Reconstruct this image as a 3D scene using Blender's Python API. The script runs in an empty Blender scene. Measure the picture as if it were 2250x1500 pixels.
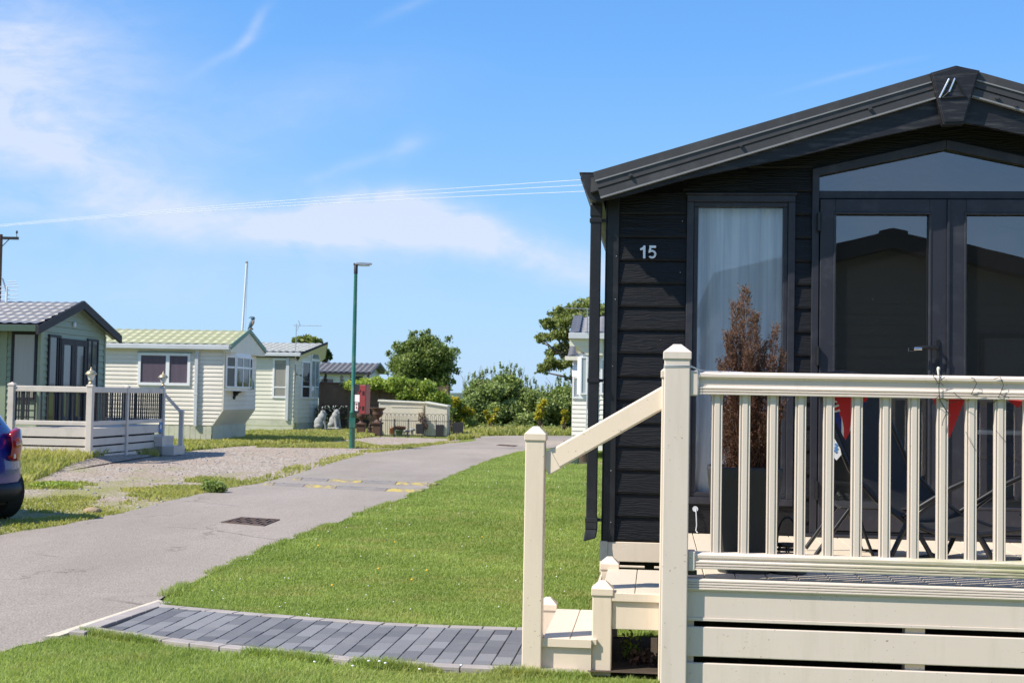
import bpy, bmesh, math, random
import numpy as np
from mathutils import Vector, Matrix
random.seed(7)
RNG = np.random.default_rng(11)
SC = bpy.context.scene
COL = SC.collection
R = math.radians

# ------------------------------------------------------------------ camera
EYE = 1.41
PITCH = math.atan(122/3000.0)
ROLL = .018
cam_d = bpy.data.cameras.new('camera')
cam = bpy.data.objects.new('camera', cam_d); COL.objects.link(cam)
cam_d.sensor_width = 36; cam_d.lens = 48.0
cam_d.clip_start = .05; cam_d.clip_end = 6000
_f = Vector((0, math.cos(PITCH), math.sin(PITCH)))
_u0 = Vector((0, -math.sin(PITCH), math.cos(PITCH)))
_r = Vector((1,0,0))*math.cos(ROLL) + _u0*math.sin(ROLL)
_u = -Vector((1,0,0))*math.sin(ROLL) + _u0*math.cos(ROLL)
cam.matrix_world = Matrix(((_r.x,_u.x,-_f.x,0),(_r.y,_u.y,-_f.y,0),(_r.z,_u.z,-_f.z,EYE),(0,0,0,1)))
cam_d.dof.use_dof = True; cam_d.dof.focus_distance = 8.2; cam_d.dof.aperture_fstop = 9.0
SC.camera = cam

def ray(x, y):
    a = (x-1125)/3000.0; b = -(y-750)/3000.0
    return _f + _r*a + _u*b
def W(x, y, Y):
    """world point on the sight line of photo pixel (x,y) at distance Y"""
    d = ray(x, y); t = Y/d.y
    return Vector((d.x*t, Y, EYE+d.z*t))
def G(x, y, z=0.0):
    d = ray(x, y); t = (z-EYE)/d.z
    return Vector((d.x*t, d.y*t, z))

# ------------------------------------------------------------------ object tree
def tag(o, label=None, cat=None, group=None, kind=None):
    if label: o['label'] = label
    if cat: o['category'] = cat
    if group: o['group'] = group
    if kind: o['kind'] = kind
    return o
def thing(name, label, cat, loc=(0,0,0), rz=0, group=None):
    o = bpy.data.objects.new(name, None); COL.objects.link(o)
    o.empty_display_size = .2
    o.location = loc; o.rotation_euler = (0,0,rz)
    return tag(o, label, cat, group)
def copy_tree(o, parent=None):
    c = o.copy(); COL.objects.link(c); c.parent = parent
    for ch in list(o.children): copy_tree(ch, c)
    return c

class MB:
    def __init__(s): s.v = []; s.f = []; s.mi = []; s.m = 0; s.sm = []; s.done = []
    def cut(s):
        """what follows becomes another object of the same name"""
        if s.v: s.done.append((s.v,s.f,s.mi,s.sm))
        s.v=[]; s.f=[]; s.mi=[]; s.sm=[]
    def add(s, vs, fs, smooth=False):
        n = len(s.v); s.v += [tuple(p) for p in vs]
        for f in fs:
            s.f.append(tuple(i+n for i in f)); s.mi.append(s.m); s.sm.append(smooth)
    def box(s, x0,x1,y0,y1,z0,z1):
        s.obox((0,0,0),(1,0,0),(0,1,0),x0,x1,y0,y1,z0,z1)
    def obox(s, o, t, n, s0,s1,d0,d1,z0,z1):
        """box in a wall frame: s along t, d along n, z up"""
        o=Vector(o); t=Vector(t); n=Vector(n); z=Vector((0,0,1))
        vs = [o+t*a+n*b+z*c for c in (z0,z1) for b in (d0,d1) for a in (s0,s1)]
        fl = [(0,1,3,2),(4,6,7,5),(0,4,5,1),(2,3,7,6),(0,2,6,4),(1,5,7,3)]
        if t.cross(n).z < 0: fl = [f[::-1] for f in fl]
        if (s1-s0)*(d1-d0)*(z1-z0) > 0: fl = [f[::-1] for f in fl]
        s.add(vs, fl)
    def prism(s, pts, fn, d0, d1, caps=True):
        """pts 2D outline, fn(a,b,d)->3D; extruded between d0 and d1"""
        n = len(pts)
        vs = [fn(a,b,d0) for a,b in pts]+[fn(a,b,d1) for a,b in pts]
        fs = [(i,(i+1)%n,(i+1)%n+n,i+n) for i in range(n)]
        if caps: fs += [tuple(range(n))[::-1], tuple(range(n,2*n))]
        s.add(vs, fs)
    def tube(s, pts, r, n=8, r1=None, caps=True, smooth=True):
        pts = [Vector(p) for p in pts]; m = len(pts)
        if r1 is None: r1 = r
        rs = [r+(r1-r)*i/max(1,m-1) for i in range(m)] if not isinstance(r,(list,tuple)) else r
        vs = []; up = Vector((0,0,1)); prev=None
        for i,p in enumerate(pts):
            d = (pts[min(i+1,m-1)]-pts[max(i-1,0)])
            if d.length<1e-9: d=Vector((0,0,1))
            d.normalize()
            if prev is None:
                a = d.cross(up)
                if a.length < .05: a = d.cross(Vector((1,0,0)))
            else:
                a = prev - d*prev.dot(d)
                if a.length<1e-6: a = d.cross(Vector((1,0,0)))
            a.normalize(); prev = a; b = d.cross(a)
            for k in range(n):
                t = 2*math.pi*k/n; vs.append(p+(a*math.cos(t)+b*math.sin(t))*rs[i])
        fs = []
        for i in range(m-1):
            for k in range(n):
                fs.append((i*n+k, i*n+(k+1)%n, (i+1)*n+(k+1)%n, (i+1)*n+k))
        s.add(vs, fs, smooth)
        if caps:
            s.add(vs[:n], [tuple(range(n))[::-1]]); s.add(vs[-n:], [tuple(range(n))])
    def bar(s, p, q, w, h, up=(0,0,1)):
        """rectangular bar from p to q: w sideways, h in the up direction"""
        p=Vector(p); q=Vector(q); d=(q-p).normalized(); a=d.cross(Vector(up)).normalized(); b=a.cross(d)
        vs=[e+a*(i*w/2)+b*(j*h/2) for e in (p,q) for i,j in ((-1,-1),(1,-1),(1,1),(-1,1))]
        s.add(vs,[(3,2,1,0),(4,5,6,7),(0,1,5,4),(1,2,6,5),(2,3,7,6),(3,0,4,7)])
    def lathe(s, prof, c=(0,0,0), n=20, sx=1, sy=1, smooth=True):
        vs=[]; m=len(prof)
        for r_,z in prof:
            for k in range(n):
                t=2*math.pi*k/n; vs.append((c[0]+r_*math.cos(t)*sx, c[1]+r_*math.sin(t)*sy, c[2]+z))
        fs=[(i*n+k,i*n+(k+1)%n,(i+1)*n+(k+1)%n,(i+1)*n+k) for i in range(m-1) for k in range(n)]
        s.add(vs,fs,smooth)
        s.add(vs[:n],[tuple(range(n))[::-1]]); s.add(vs[-n:],[tuple(range(n))])
    def ball(s, c, r, n=12, sc=(1,1,1), jitter=0, rot=None):
        c=Vector(c); vs=[]; m=n//2
        for i in range(m+1):
            ph=math.pi*i/m
            for k in range(n):
                t=2*math.pi*k/n; rr=r*(1+random.uniform(-jitter,jitter))
                p=Vector((math.sin(ph)*math.cos(t)*sc[0],math.sin(ph)*math.sin(t)*sc[1],-math.cos(ph)*sc[2]))*rr
                if rot: p=rot@p
                vs.append(c+p)
        fs=[(i*n+k,i*n+(k+1)%n,(i+1)*n+(k+1)%n,(i+1)*n+k) for i in range(m) for k in range(n)]
        s.add(vs,fs,True)
    def grid(s, P, smooth=True):
        """P[i][j] points"""
        a=len(P); b=len(P[0]); vs=[p for row in P for p in row]
        s.add(vs,[(i*b+j,i*b+j+1,(i+1)*b+j+1,(i+1)*b+j) for i in range(a-1) for j in range(b-1)],smooth)
    def build(s, name, mats, parent=None, bevel=0, seg=2, solid=0, merge=False):
        if s.done:
            s.cut(); L=s.done; s.done=[]; o=None
            for s.v,s.f,s.mi,s.sm in L: o=s.build(name,mats,parent,bevel,seg,solid,merge)
            return o
        me = bpy.data.meshes.new(name); me.from_pydata(s.v, [], s.f)
        if not isinstance(mats,(list,tuple)): mats=[mats]
        for m in mats: me.materials.append(m)
        me.polygons.foreach_set('material_index', s.mi)
        me.polygons.foreach_set('use_smooth', s.sm)
        me.validate(); me.update()
        if merge:
            bm=bmesh.new(); bm.from_mesh(me); bmesh.ops.remove_doubles(bm,verts=bm.verts,dist=1e-4)
            bmesh.ops.recalc_face_normals(bm,faces=bm.faces); bm.to_mesh(me); bm.free()
        o = bpy.data.objects.new(name, me); COL.objects.link(o)
        if parent: o.parent = parent
        if solid:
            md=o.modifiers.new('solid','SOLIDIFY'); md.thickness=solid; md.offset=0
        if bevel:
            md=o.modifiers.new('bevel','BEVEL'); md.width=bevel; md.segments=seg; md.limit_method='ANGLE'; md.angle_limit=R(40)
            md.harden_normals=False
        return o

def structure(o):
    o['kind']='structure'; return o

def np_mesh(name, V, F, mat, tint=None, parent=None, smooth=False, link=True):
    """V (n,3), F (m,k) all same k"""
    me = bpy.data.meshes.new(name)
    V=np.asarray(V,dtype=np.float32); F=np.asarray(F,dtype=np.int32); k=F.shape[1]
    me.vertices.add(len(V)); me.vertices.foreach_set('co',V.ravel())
    me.loops.add(F.size); me.loops.foreach_set('vertex_index',F.ravel())
    me.polygons.add(len(F)); me.polygons.foreach_set('loop_start',np.arange(0,F.size,k,dtype=np.int32))
    me.polygons.foreach_set('loop_total',np.full(len(F),k,dtype=np.int32))
    me.polygons.foreach_set('use_smooth',np.full(len(F),smooth))
    me.materials.append(mat)
    if tint is not None:
        at=me.attributes.new('tint','FLOAT','POINT'); at.data.foreach_set('value',np.asarray(tint,dtype=np.float32))
    me.update()
    o=bpy.data.objects.new(name,me)
    if link: COL.objects.link(o)
    if parent: o.parent=parent
    return o

# ------------------------------------------------------------------ materials
class NT:
    def __init__(s,name):
        s.m=bpy.data.materials.new(name); s.m.use_nodes=True; s.t=s.m.node_tree; s.t.nodes.clear()
        s.out=s.n('ShaderNodeOutputMaterial')
    def n(s,typ,**kw):
        nd=s.t.nodes.new(typ)
        for k,v in kw.items():
            if k.startswith('_'): setattr(nd,k[1:],v)
            else:
                nd.inputs[k.replace('__',' ')].default_value=v
        return nd
    def l(s,a,b): s.t.links.new(a,b)
    def coord(s,kind='Object',scale=(1,1,1),rot=(0,0,0),loc=(0,0,0)):
        c=s.n('ShaderNodeTexCoord'); m=s.n('ShaderNodeMapping'); s.l(c.outputs[kind],m.inputs[0])
        m.inputs['Scale'].default_value=scale; m.inputs['Rotation'].default_value=rot; m.inputs['Location'].default_value=loc
        return m.outputs[0]
    def noise(s,vec,scale,detail=4,rough=.55,dist=0):
        nd=s.n('ShaderNodeTexNoise'); nd.inputs['Scale'].default_value=scale; nd.inputs['Detail'].default_value=detail
        nd.inputs['Roughness'].default_value=rough; nd.inputs['Distortion'].default_value=dist
        if vec: s.l(vec,nd.inputs['Vector'])
        return nd.outputs['Fac']
    def ramp(s,fac,stops,interp='LINEAR'):
        nd=s.n('ShaderNodeValToRGB'); s.l(fac,nd.inputs[0]); cr=nd.color_ramp; cr.interpolation=interp
        while len(cr.elements)<len(stops): cr.elements.new(.5)
        for e,(p,c) in zip(cr.elements,stops):
            e.position=p; e.color=(c,c,c,1) if isinstance(c,(int,float)) else tuple(c)+(1,)
        return nd.outputs[0]
    def mix(s,fac,a,b,blend='MIX'):
        nd=s.n('ShaderNodeMix'); nd.data_type='RGBA'; nd.blend_type=blend
        for i,x in ((0,fac),(6,a),(7,b)):
            if hasattr(x,'is_output') or hasattr(x,'links'): s.l(x,nd.inputs[i])
            elif i==0: nd.inputs[0].default_value=x
            else: nd.inputs[i].default_value=tuple(x)+(1,)
        return nd.outputs[2]
    def math(s,op,a,b=0,c=None,clamp=False):
        nd=s.n('ShaderNodeMath'); nd.operation=op; nd.use_clamp=clamp
        for i,x in enumerate((a,b,c)):
            if x is None: continue
            if hasattr(x,'links'): s.l(x,nd.inputs[i])
            else: nd.inputs[i].default_value=x
        return nd.outputs[0]
    def bump(s,h,strength=.3,dist=.01):
        nd=s.n('ShaderNodeBump'); nd.inputs['Strength'].default_value=strength; nd.inputs['Distance'].default_value=dist
        s.l(h,nd.inputs['Height']); return nd.outputs[0]
    def principled(s,color,rough=.6,metal=0,normal=None,spec=None,coat=0):
        b=s.n('ShaderNodeBsdfPrincipled')
        if hasattr(color,'links'): s.l(color,b.inputs['Base Color'])
        else: b.inputs['Base Color'].default_value=tuple(color)+(1,)
        if hasattr(rough,'links'): s.l(rough,b.inputs['Roughness'])
        else: b.inputs['Roughness'].default_value=rough
        b.inputs['Metallic'].default_value=metal
        if spec is not None: b.inputs['Specular IOR Level'].default_value=spec
        if coat: b.inputs['Coat Weight'].default_value=coat; b.inputs['Coat Roughness'].default_value=.04
        if normal: s.l(normal,b.inputs['Normal'])
        s.l(b.outputs[0],s.out.inputs[0]); return b

def sc_(c,k): return tuple(min(1,x*k) for x in c)
def mat(name,col,rough=.6,var=.08,scale=3,bump=0,bscale=80,bdist=.003,metal=0,spec=None,stretch=(1,1,1),coat=0,dirt=None,dirt_amt=.35,dirt_scale=1.2):
    t=NT(name); v=t.coord('Object',stretch)
    f=t.noise(v,scale,5)
    c=t.mix(f, sc_(col,1-var*1.6), sc_(col,1+var*1.6))
    if dirt:
        d=t.noise(t.coord('Object',stretch,loc=(3,5,1)),dirt_scale,8,.65)
        c=t.mix(t.ramp(d,[(.5,0),(.72,dirt_amt)]),c,dirt)
    nm=None
    if bump: nm=t.bump(t.noise(v,bscale,4),bump,bdist)
    rr=t.ramp(f,[(0,max(0,rough-.06)),(1,min(1,rough+.08))])
    t.principled(c,rr,metal,nm,spec,coat)
    return t.m
# ------------------------------------------------------------------ material library
M={}
CREAM=(.72,.615,.53)
def cream_mat(name,col,grain=True,algae=False):
    t=NT(name); v=t.coord('Object')
    f=t.noise(v,2.2,6)
    c=t.mix(f,sc_(col,.92),sc_(col,1.05))
    # fine specks of dirt
    sp=t.noise(t.coord('Object',(1,1,1),loc=(9,2,4)),70,2,.5)
    big=t.noise(t.coord('Object',loc=(1,7,3)),3.0,3)
    m_=t.math('MULTIPLY',t.ramp(sp,[(.69,0),(.74,1)]),t.ramp(big,[(.44,0),(.56,.8)]))
    st=t.noise(t.coord('Object',(9,9,.9),loc=(2,2,2)),1.5,6,.7)
    c=t.mix(t.ramp(st,[(.52,0),(.75,.22)]),c,(.42,.36,.26))
    c=t.mix(m_,c,(.22,.17,.11))
    if algae:
        a=t.noise(t.coord('Object',(2.5,2.5,30)),1.6,7,.7)
        g=t.n('ShaderNodeSeparateXYZ'); cc=t.n('ShaderNodeTexCoord'); t.l(cc.outputs['Object'],g.inputs[0])
        side=t.ramp(t.math('MULTIPLY',g.outputs[0],.28),[(.2,0),(.62,1)])
        c=t.mix(t.math('MULTIPLY',t.ramp(a,[(.38,0),(.56,.9)]),side),c,(.30,.31,.13))
    g=t.noise(t.coord('Object',(1.5,22,22)),9,4)
    nm=t.bump(g,.12,.002) if grain else None
    t.principled(c,t.ramp(f,[(0,.34),(1,.5)]),0,nm)
    return t.m
M['cream']=cream_mat('cream_upvc',CREAM)
M['cream_rail']=cream_mat('cream_upvc_algae',CREAM,algae=True)
M['cream_warm']=cream_mat('cream_upvc_warm',(.80,.665,.52))
def board_mat():
    t=NT('cream_deck_board'); v=t.coord('Object',(22,1.5,1))
    f=t.noise(v,6,6,.6,1.2)
    c=t.mix(f,(.60,.50,.38),(.76,.66,.52))
    t.principled(c,.55,0,t.bump(f,.3,.003)); return t.m
M['deck']=board_mat()
def black_wood():
    t=NT('black_textured_board')
    oi=t.n('ShaderNodeObjectInfo')
    c0=t.n('ShaderNodeTexCoord'); sx=t.n('ShaderNodeSeparateXYZ'); t.l(c0.outputs['Object'],sx.inputs[0])
    row=t.math('FLOOR',t.math('DIVIDE',t.math('SUBTRACT',sx.outputs[2],.5),.15))
    off=t.math('MULTIPLY',row,3.37)
    cb=t.n('ShaderNodeCombineXYZ'); t.l(t.math('ADD',sx.outputs[0],off),cb.inputs[0]); t.l(sx.outputs[1],cb.inputs[1]); t.l(sx.outputs[2],cb.inputs[2])
    mp=t.n('ShaderNodeMapping'); mp.inputs['Scale'].default_value=(3,1,17); t.l(cb.outputs[0],mp.inputs[0])
    w=t.n('ShaderNodeTexWave'); w.wave_type='BANDS'; w.bands_direction='Z'
    w.inputs['Scale'].default_value=1.1; w.inputs['Distortion'].default_value=14; w.inputs['Detail'].default_value=4; w.inputs['Detail Scale'].default_value=1.3
    t.l(mp.outputs[0],w.inputs['Vector'])
    fine=t.noise(mp.outputs[0],4,6,.65)
    h=t.math('ADD',t.math('MULTIPLY',w.outputs['Fac'],.6),t.math('MULTIPLY',fine,.7))
    f=t.noise(t.coord('Object'),2,5)
    c=t.mix(f,(.006,.006,.007),(.012,.012,.0135))
    sp=t.noise(t.coord('Object',loc=(2,8,1)),38,3,.6)
    c=t.mix(t.ramp(sp,[(.74,0),(.78,.8)]),c,(.25,.25,.24))
    t.principled(c,t.ramp(fine,[(.3,.34),(.7,.6)]),0,t.bump(h,.45,.005),.28); return t.m
M['black_wood']=black_wood()
M['black_trim']=mat('black_trim',(.008,.008,.010),.45,.15,4,.15,60,dirt=(.10,.10,.10),dirt_amt=.2,dirt_scale=6)
M['black_barge']=mat('black_barge_board',(.006,.006,.010),.55,.15,3,.3,40,dirt=(.2,.2,.2),dirt_amt=.25,dirt_scale=14,stretch=(.4,1,3))
M['roof_metal']=mat('grey_roof_metal',(.042,.041,.043),.55,.08,6,.1,90,dirt=(.12,.12,.12),dirt_amt=.3,dirt_scale=8)
M['roof_edge_glint']=mat('roof_metal_edge_glint',(.22,.22,.225),.35,.1,6)  # sky glint along the trim lips, put into a lighter colour
M['anthracite']=mat('anthracite_frame',(.022,.022,.029),.42,.08,3,.05,60,dirt=(.10,.10,.11),dirt_amt=.25,dirt_scale=9)
M['black_plastic']=mat('black_plastic',(.01,.01,.011),.35,.1,5)
M['rubber']=mat('black_rubber',(.015,.015,.015),.7,.1,9,.3,60)
M['chrome']=mat('polished_chrome',(.8,.8,.82),.12,.02,5,metal=1)
M['steel']=mat('galvanised_steel',(.5,.51,.53),.4,.1,8,metal=.9)
M['white_paint']=mat('white_paint',(.78,.78,.76),.45,.06,3,dirt=(.4,.38,.33),dirt_amt=.2)
M['white_upvc']=mat('white_upvc',(.80,.80,.80),.3,.03,3)
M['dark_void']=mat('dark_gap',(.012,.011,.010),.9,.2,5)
M['soil']=mat('dark_soil',(.05,.035,.022),.95,.3,6,.6,25,.02)

def glass(name,refl=.10,tintc=(1,1,1)):
    t=NT(name)
    g=t.n('ShaderNodeBsdfGlossy'); g.inputs['Roughness'].default_value=.0; g.inputs['Color'].default_value=(.93,.96,1,1)
    tr=t.n('ShaderNodeBsdfTransparent'); tr.inputs['Color'].default_value=tuple(tintc)+(1,)
    lw=t.n('ShaderNodeFresnel'); lw.inputs['IOR'].default_value=1.5
    fac=t.math('ADD',t.math('MULTIPLY',lw.outputs[0],1.3),refl-.052,clamp=True)
    # specks of dirt on the glass
    d=t.n('ShaderNodeBsdfDiffuse'); d.inputs['Color'].default_value=(.6,.6,.6,1)
    sp=t.noise(t.coord('Object',loc=(5,1,2)),55,2,.5)
    nz=t.noise(t.coord('Object'),1.2,2)
    wob=t.bump(nz,.02,.02); t.l(wob,g.inputs['Normal'])
    mx=t.n('ShaderNodeMixShader'); t.l(fac,mx.inputs[0]); t.l(tr.outputs[0],mx.inputs[1]); t.l(g.outputs[0],mx.inputs[2])
    m2=t.n('ShaderNodeMixShader'); t.l(t.ramp(sp,[(.75,.012),(.80,.22)]),m2.inputs[0]); t.l(mx.outputs[0],m2.inputs[1]); t.l(d.outputs[0],m2.inputs[2])
    t.l(m2.outputs[0],t.out.inputs[0]); return t.m
M['glass']=glass('window_glass',.175,(.95,.96,.97))
M['glass_clear']=glass('clear_window_glass',.085,(1,1,1))
M['glass_dark']=glass('tinted_glass',.12,(.30,.31,.32))
def far_glass(name,c1,c2,sx=14):
    t=NT(name); f=t.noise(t.coord('Object',(sx,sx,1.2)),1.0,3)
    c=t.mix(f,c1,c2); t.principled(c,.04,0,None,.8); return t.m
M['pane_dark']=far_glass('pane_dark',(.02,.022,.024),(.075,.07,.06))
M['pane_mauve']=far_glass('pane_curtained',(.10,.075,.10),(.15,.12,.16))
M['pane_net']=far_glass('pane_net_curtain',(.30,.33,.33),(.42,.45,.46),40)
M['pane_mid']=far_glass('pane_half_curtained',(.03,.035,.035),(.20,.21,.20),16)
M['pane_blind']=far_glass('pane_blind',(.25,.24,.21),(.33,.32,.28),30)
def curtain_mat():
    t=NT('net_curtain'); f=t.ramp(t.noise(t.coord('Object',(16,1,.55),(0,R(4),0)),1.4,4,.6,.6),[(.36,0),(.62,1)])  # streaks of layered net, with fold shading put into the cloth colour
    d=t.n('ShaderNodeBsdfDiffuse'); t.l(t.mix(f,(.76,.77,.80),(.99,.99,.99)),d.inputs[0])
    tr=t.n('ShaderNodeBsdfTranslucent'); tr.inputs[0].default_value=(.9,.9,.93,1)
    mx=t.n('ShaderNodeMixShader'); mx.inputs[0].default_value=.06; t.l(d.outputs[0],mx.inputs[1]); t.l(tr.outputs[0],mx.inputs[2])
    t.l(mx.outputs[0],t.out.inputs[0]); return t.m
M['curtain']=curtain_mat()
M['interior']=mat('interior_wall',(.16,.13,.10),.8,.1,2)
M['carpet']=mat('interior_floor',(.14,.12,.10),.9,.15,9)
M['oak']=mat('oak_furniture',(.34,.22,.11),.5,.2,3,stretch=(1,1,8))
M['navy']=mat('navy_cushion',(.03,.04,.12),.9,.1,8)
M['red_cloth']=mat('red_cloth',(.62,.03,.035),.75,.06,9)
M['blue_cloth']=mat('blue_cloth',(.02,.035,.22),.75,.06,9)
M['white_cloth']=mat('white_cloth',(.80,.80,.80),.75,.04,9)

# ground materials -------------------------------------------------
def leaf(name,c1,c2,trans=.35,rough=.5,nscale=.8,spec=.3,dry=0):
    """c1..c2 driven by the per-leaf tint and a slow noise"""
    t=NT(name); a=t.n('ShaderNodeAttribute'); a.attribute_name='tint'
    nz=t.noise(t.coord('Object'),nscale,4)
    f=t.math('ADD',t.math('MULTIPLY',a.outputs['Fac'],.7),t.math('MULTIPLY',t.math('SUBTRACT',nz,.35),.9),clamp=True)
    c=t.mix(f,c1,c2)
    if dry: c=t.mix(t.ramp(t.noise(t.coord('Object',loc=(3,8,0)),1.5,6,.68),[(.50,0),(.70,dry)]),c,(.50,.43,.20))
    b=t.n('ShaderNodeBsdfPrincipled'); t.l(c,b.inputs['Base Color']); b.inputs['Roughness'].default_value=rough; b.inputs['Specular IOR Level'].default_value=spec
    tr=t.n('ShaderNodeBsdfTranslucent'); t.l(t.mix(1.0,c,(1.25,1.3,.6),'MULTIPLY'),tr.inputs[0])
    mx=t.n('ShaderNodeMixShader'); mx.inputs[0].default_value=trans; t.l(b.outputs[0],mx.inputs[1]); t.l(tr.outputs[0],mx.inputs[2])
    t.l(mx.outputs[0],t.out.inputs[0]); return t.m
M['blade']=leaf('grass_blade',(.155,.235,.05),(.47,.55,.18),.42,.6,.55,.3,.6)
M['blade_dry']=leaf('verge_grass_blade',(.20,.26,.05),(.56,.50,.21),.45,.6,.6)
def grass_ground():
    t=NT('grass_ground'); v=t.coord('Object')
    f=t.noise(v,.35,6,.6); g=t.noise(v,9,5,.7); h=t.noise(v,60,3,.7)
    c=t.mix(f,(.16,.22,.04),(.30,.32,.09))
    c=t.mix(t.ramp(g,[(.35,.5),(.65,0)]),c,(.06,.11,.015))
    c=t.mix(t.ramp(t.noise(t.coord('Object',loc=(4,4,4)),1.1,5,.6),[(.58,0),(.72,.6)]),c,(.27,.23,.10))
    t.principled(c,.9,0,t.bump(h,.8,.03),.1); return t.m
M['grass_ground']=grass_ground()
def lawn_soil():
    t=NT('lawn_soil'); v=t.coord('Object')
    f=t.noise(v,2.2,6,.6); g=t.noise(v,45,4,.7)
    c=t.mix(f,(.13,.19,.035),(.25,.28,.07)); c=t.mix(t.ramp(g,[(.5,0),(.7,.5)]),c,(.16,.12,.06))
    t.principled(c,.95,0,t.bump(g,.8,.02),.1); return t.m
M['lawn_soil']=lawn_soil()
def road_mat():
    t=NT('worn_asphalt'); v=t.coord('Object')
    agg=t.n('ShaderNodeTexVoronoi'); agg.inputs['Scale'].default_value=58; t.l(v,agg.inputs['Vector'])
    ag=t.mix(.5,t.ramp(agg.outputs['Distance'],[(0,0),(.6,1)]),agg.outputs['Color'])
    sep=t.n('ShaderNodeRGBToBW'); t.l(ag,sep.inputs[0])
    base=t.mix(sep.outputs[0],(.17,.143,.12),(.43,.372,.32))
    pat=t.noise(t.coord('Object',(1,.35,1)),.55,6,.6)
    base=t.mix(t.ramp(pat,[(.35,.55),(.62,0)]),base,(.225,.195,.16))
    pat2=t.noise(t.coord('Object',loc=(7,3,0)),1.7,5,.65)
    base=t.mix(t.ramp(pat2,[(.55,0),(.75,.22)]),base,(.44,.38,.33))
    # cracks
    cn=t.noise(v,2.5,5,.6)
    mp=t.n('ShaderNodeVectorMath'); mp.operation='ADD'; cb=t.n('ShaderNodeCombineXYZ'); t.l(t.math('MULTIPLY',cn,.9),cb.inputs[0]); t.l(t.math('MULTIPLY',cn,-.7),cb.inputs[1])
    t.l(v,mp.inputs[0]); t.l(cb.outputs[0],mp.inputs[1])
    vc=t.n('ShaderNodeTexVoronoi'); vc.feature='DISTANCE_TO_EDGE'; vc.inputs['Scale'].default_value=.42; t.l(mp.outputs[0],vc.inputs['Vector'])
    crack=t.math('MULTIPLY',t.ramp(vc.outputs['Distance'],[(0,1),(.008,0)]),t.ramp(t.noise(t.coord('Object',loc=(2,9,0)),.7,3),[(.46,0),(.56,.55)]))
    base=t.mix(crack,base,(.06,.05,.04))
    t.principled(base,.85,0,t.bump(agg.outputs['Distance'],.5,.008),.25); return t.m
M['road']=road_mat()
def gravel_mat(name,moss=.5):
    t=NT(name); v=t.coord('Object')
    vo=t.n('ShaderNodeTexVoronoi'); vo.inputs['Scale'].default_value=28; t.l(v,vo.inputs['Vector'])
    bw=t.n('ShaderNodeRGBToBW'); t.l(vo.outputs['Color'],bw.inputs[0])
    c=t.ramp(bw.outputs[0],[(.1,(.17,.13,.10)),(.45,(.34,.28,.225)),(.75,(.48,.41,.34)),(.95,(.74,.69,.61))])
    c=t.mix(t.ramp(t.noise(v,.5,6,.6),[(.4,0),(.65,.6)]),c,(.36,.27,.21))
    n1=t.noise(t.coord('Object',(1,.45,1),loc=(0,3,0)),.9,7,.68)
    gx=t.n('ShaderNodeSeparateXYZ'); cc=t.n('ShaderNodeTexCoord'); t.l(cc.outputs['Object'],gx.inputs[0])
    near=t.math('MULTIPLY',t.math('SUBTRACT',24.0,gx.outputs[1]),.028)   # mossier towards the entrance of the plot
    n2=t.math('ADD',n1,t.math('MAXIMUM',near,-.06))
    c=t.mix(t.ramp(n2,[(.53,0),(.72,moss)]),c,t.mix(t.noise(v,7,3),(.17,.20,.05),(.36,.31,.13)))
    t.principled(c,.9,0,t.bump(vo.outputs['Distance'],.9,.02),.2); return t.m
M['gravel']=gravel_mat('grey_gravel',.85)
M['block']=None
def block_mat():
    t=NT('charcoal_block_paver'); v=t.coord('Object')
    a=t.n('ShaderNodeAttribute'); a.attribute_name='tint'
    g=t.noise(v,120,4,.6); s_=t.noise(v,6,5,.6)
    c=t.mix(a.outputs['Fac'],(.12,.12,.13),(.27,.265,.27))
    c=t.mix(t.ramp(g,[(.4,.35),(.65,0)]),c,(.12,.12,.125))
    c=t.mix(t.ramp(s_,[(.55,0),(.75,.3)]),c,(.30,.285,.27))
    t.principled(c,.75,0,t.bump(g,.4,.003),.35); return t.m
M['block']=block_mat()
M['kerb']=mat('pale_kerb_block',(.36,.32,.295),.8,.15,5,.4,90,dirt=(.22,.18,.14),dirt_amt=.4,dirt_scale=4)
M['joint']=mat('sandy_joint',(.09,.08,.07),.95,.3,20,.5,60)
M['mortar']=mat('pale_mortar',(.62,.54,.42),.9,.15,9,.6,50,.01)

# caravans
def lap_mat(name,col,rough=.45,dirt=(.25,.27,.18)):
    return mat(name,col,rough,.06,1.5,.1,30,dirt=dirt,dirt_amt=.18,dirt_scale=1.0,stretch=(1,1,.6))
M['sage']=lap_mat('sage_green_cladding',(.25,.30,.20))
M['sage_dark']=lap_mat('dark_green_fascia',(.06,.10,.07))
M['ivory_clad']=lap_mat('ivory_cladding',(.77,.70,.60),.45,(.35,.33,.2))
M['ivory_clad2']=lap_mat('pale_cream_cladding',(.72,.68,.56),.45,(.35,.33,.22))
M['white_clad']=lap_mat('white_cladding',(.86,.81,.72))
M['grey_clad']=lap_mat('pale_grey_cladding',(.62,.64,.62))
def tile_mat(name,c1,c2,rough=.35,moss=None):
    t=NT(name); f=t.noise(t.coord('Object'),2.5,6,.6); g=t.noise(t.coord('Object'),18,4,.6)
    c=t.mix(f,c1,c2)
    if moss: c=t.mix(t.ramp(g,[(.45,0),(.62,.5)]),c,moss)
    t.principled(c,rough,0,t.bump(g,.15,.004),.5); return t.m
M['tile_grey']=tile_mat('grey_metal_tiles',(.15,.15,.165),(.27,.27,.29),.5,(.12,.12,.12))
M['tile_green']=tile_mat('mossy_green_tiles',(.29,.30,.17),(.42,.41,.27),.5,(.22,.28,.10))
M['tile_silver']=tile_mat('silver_grey_tiles',(.30,.31,.29),(.44,.45,.43),.5,(.18,.19,.17))
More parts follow.
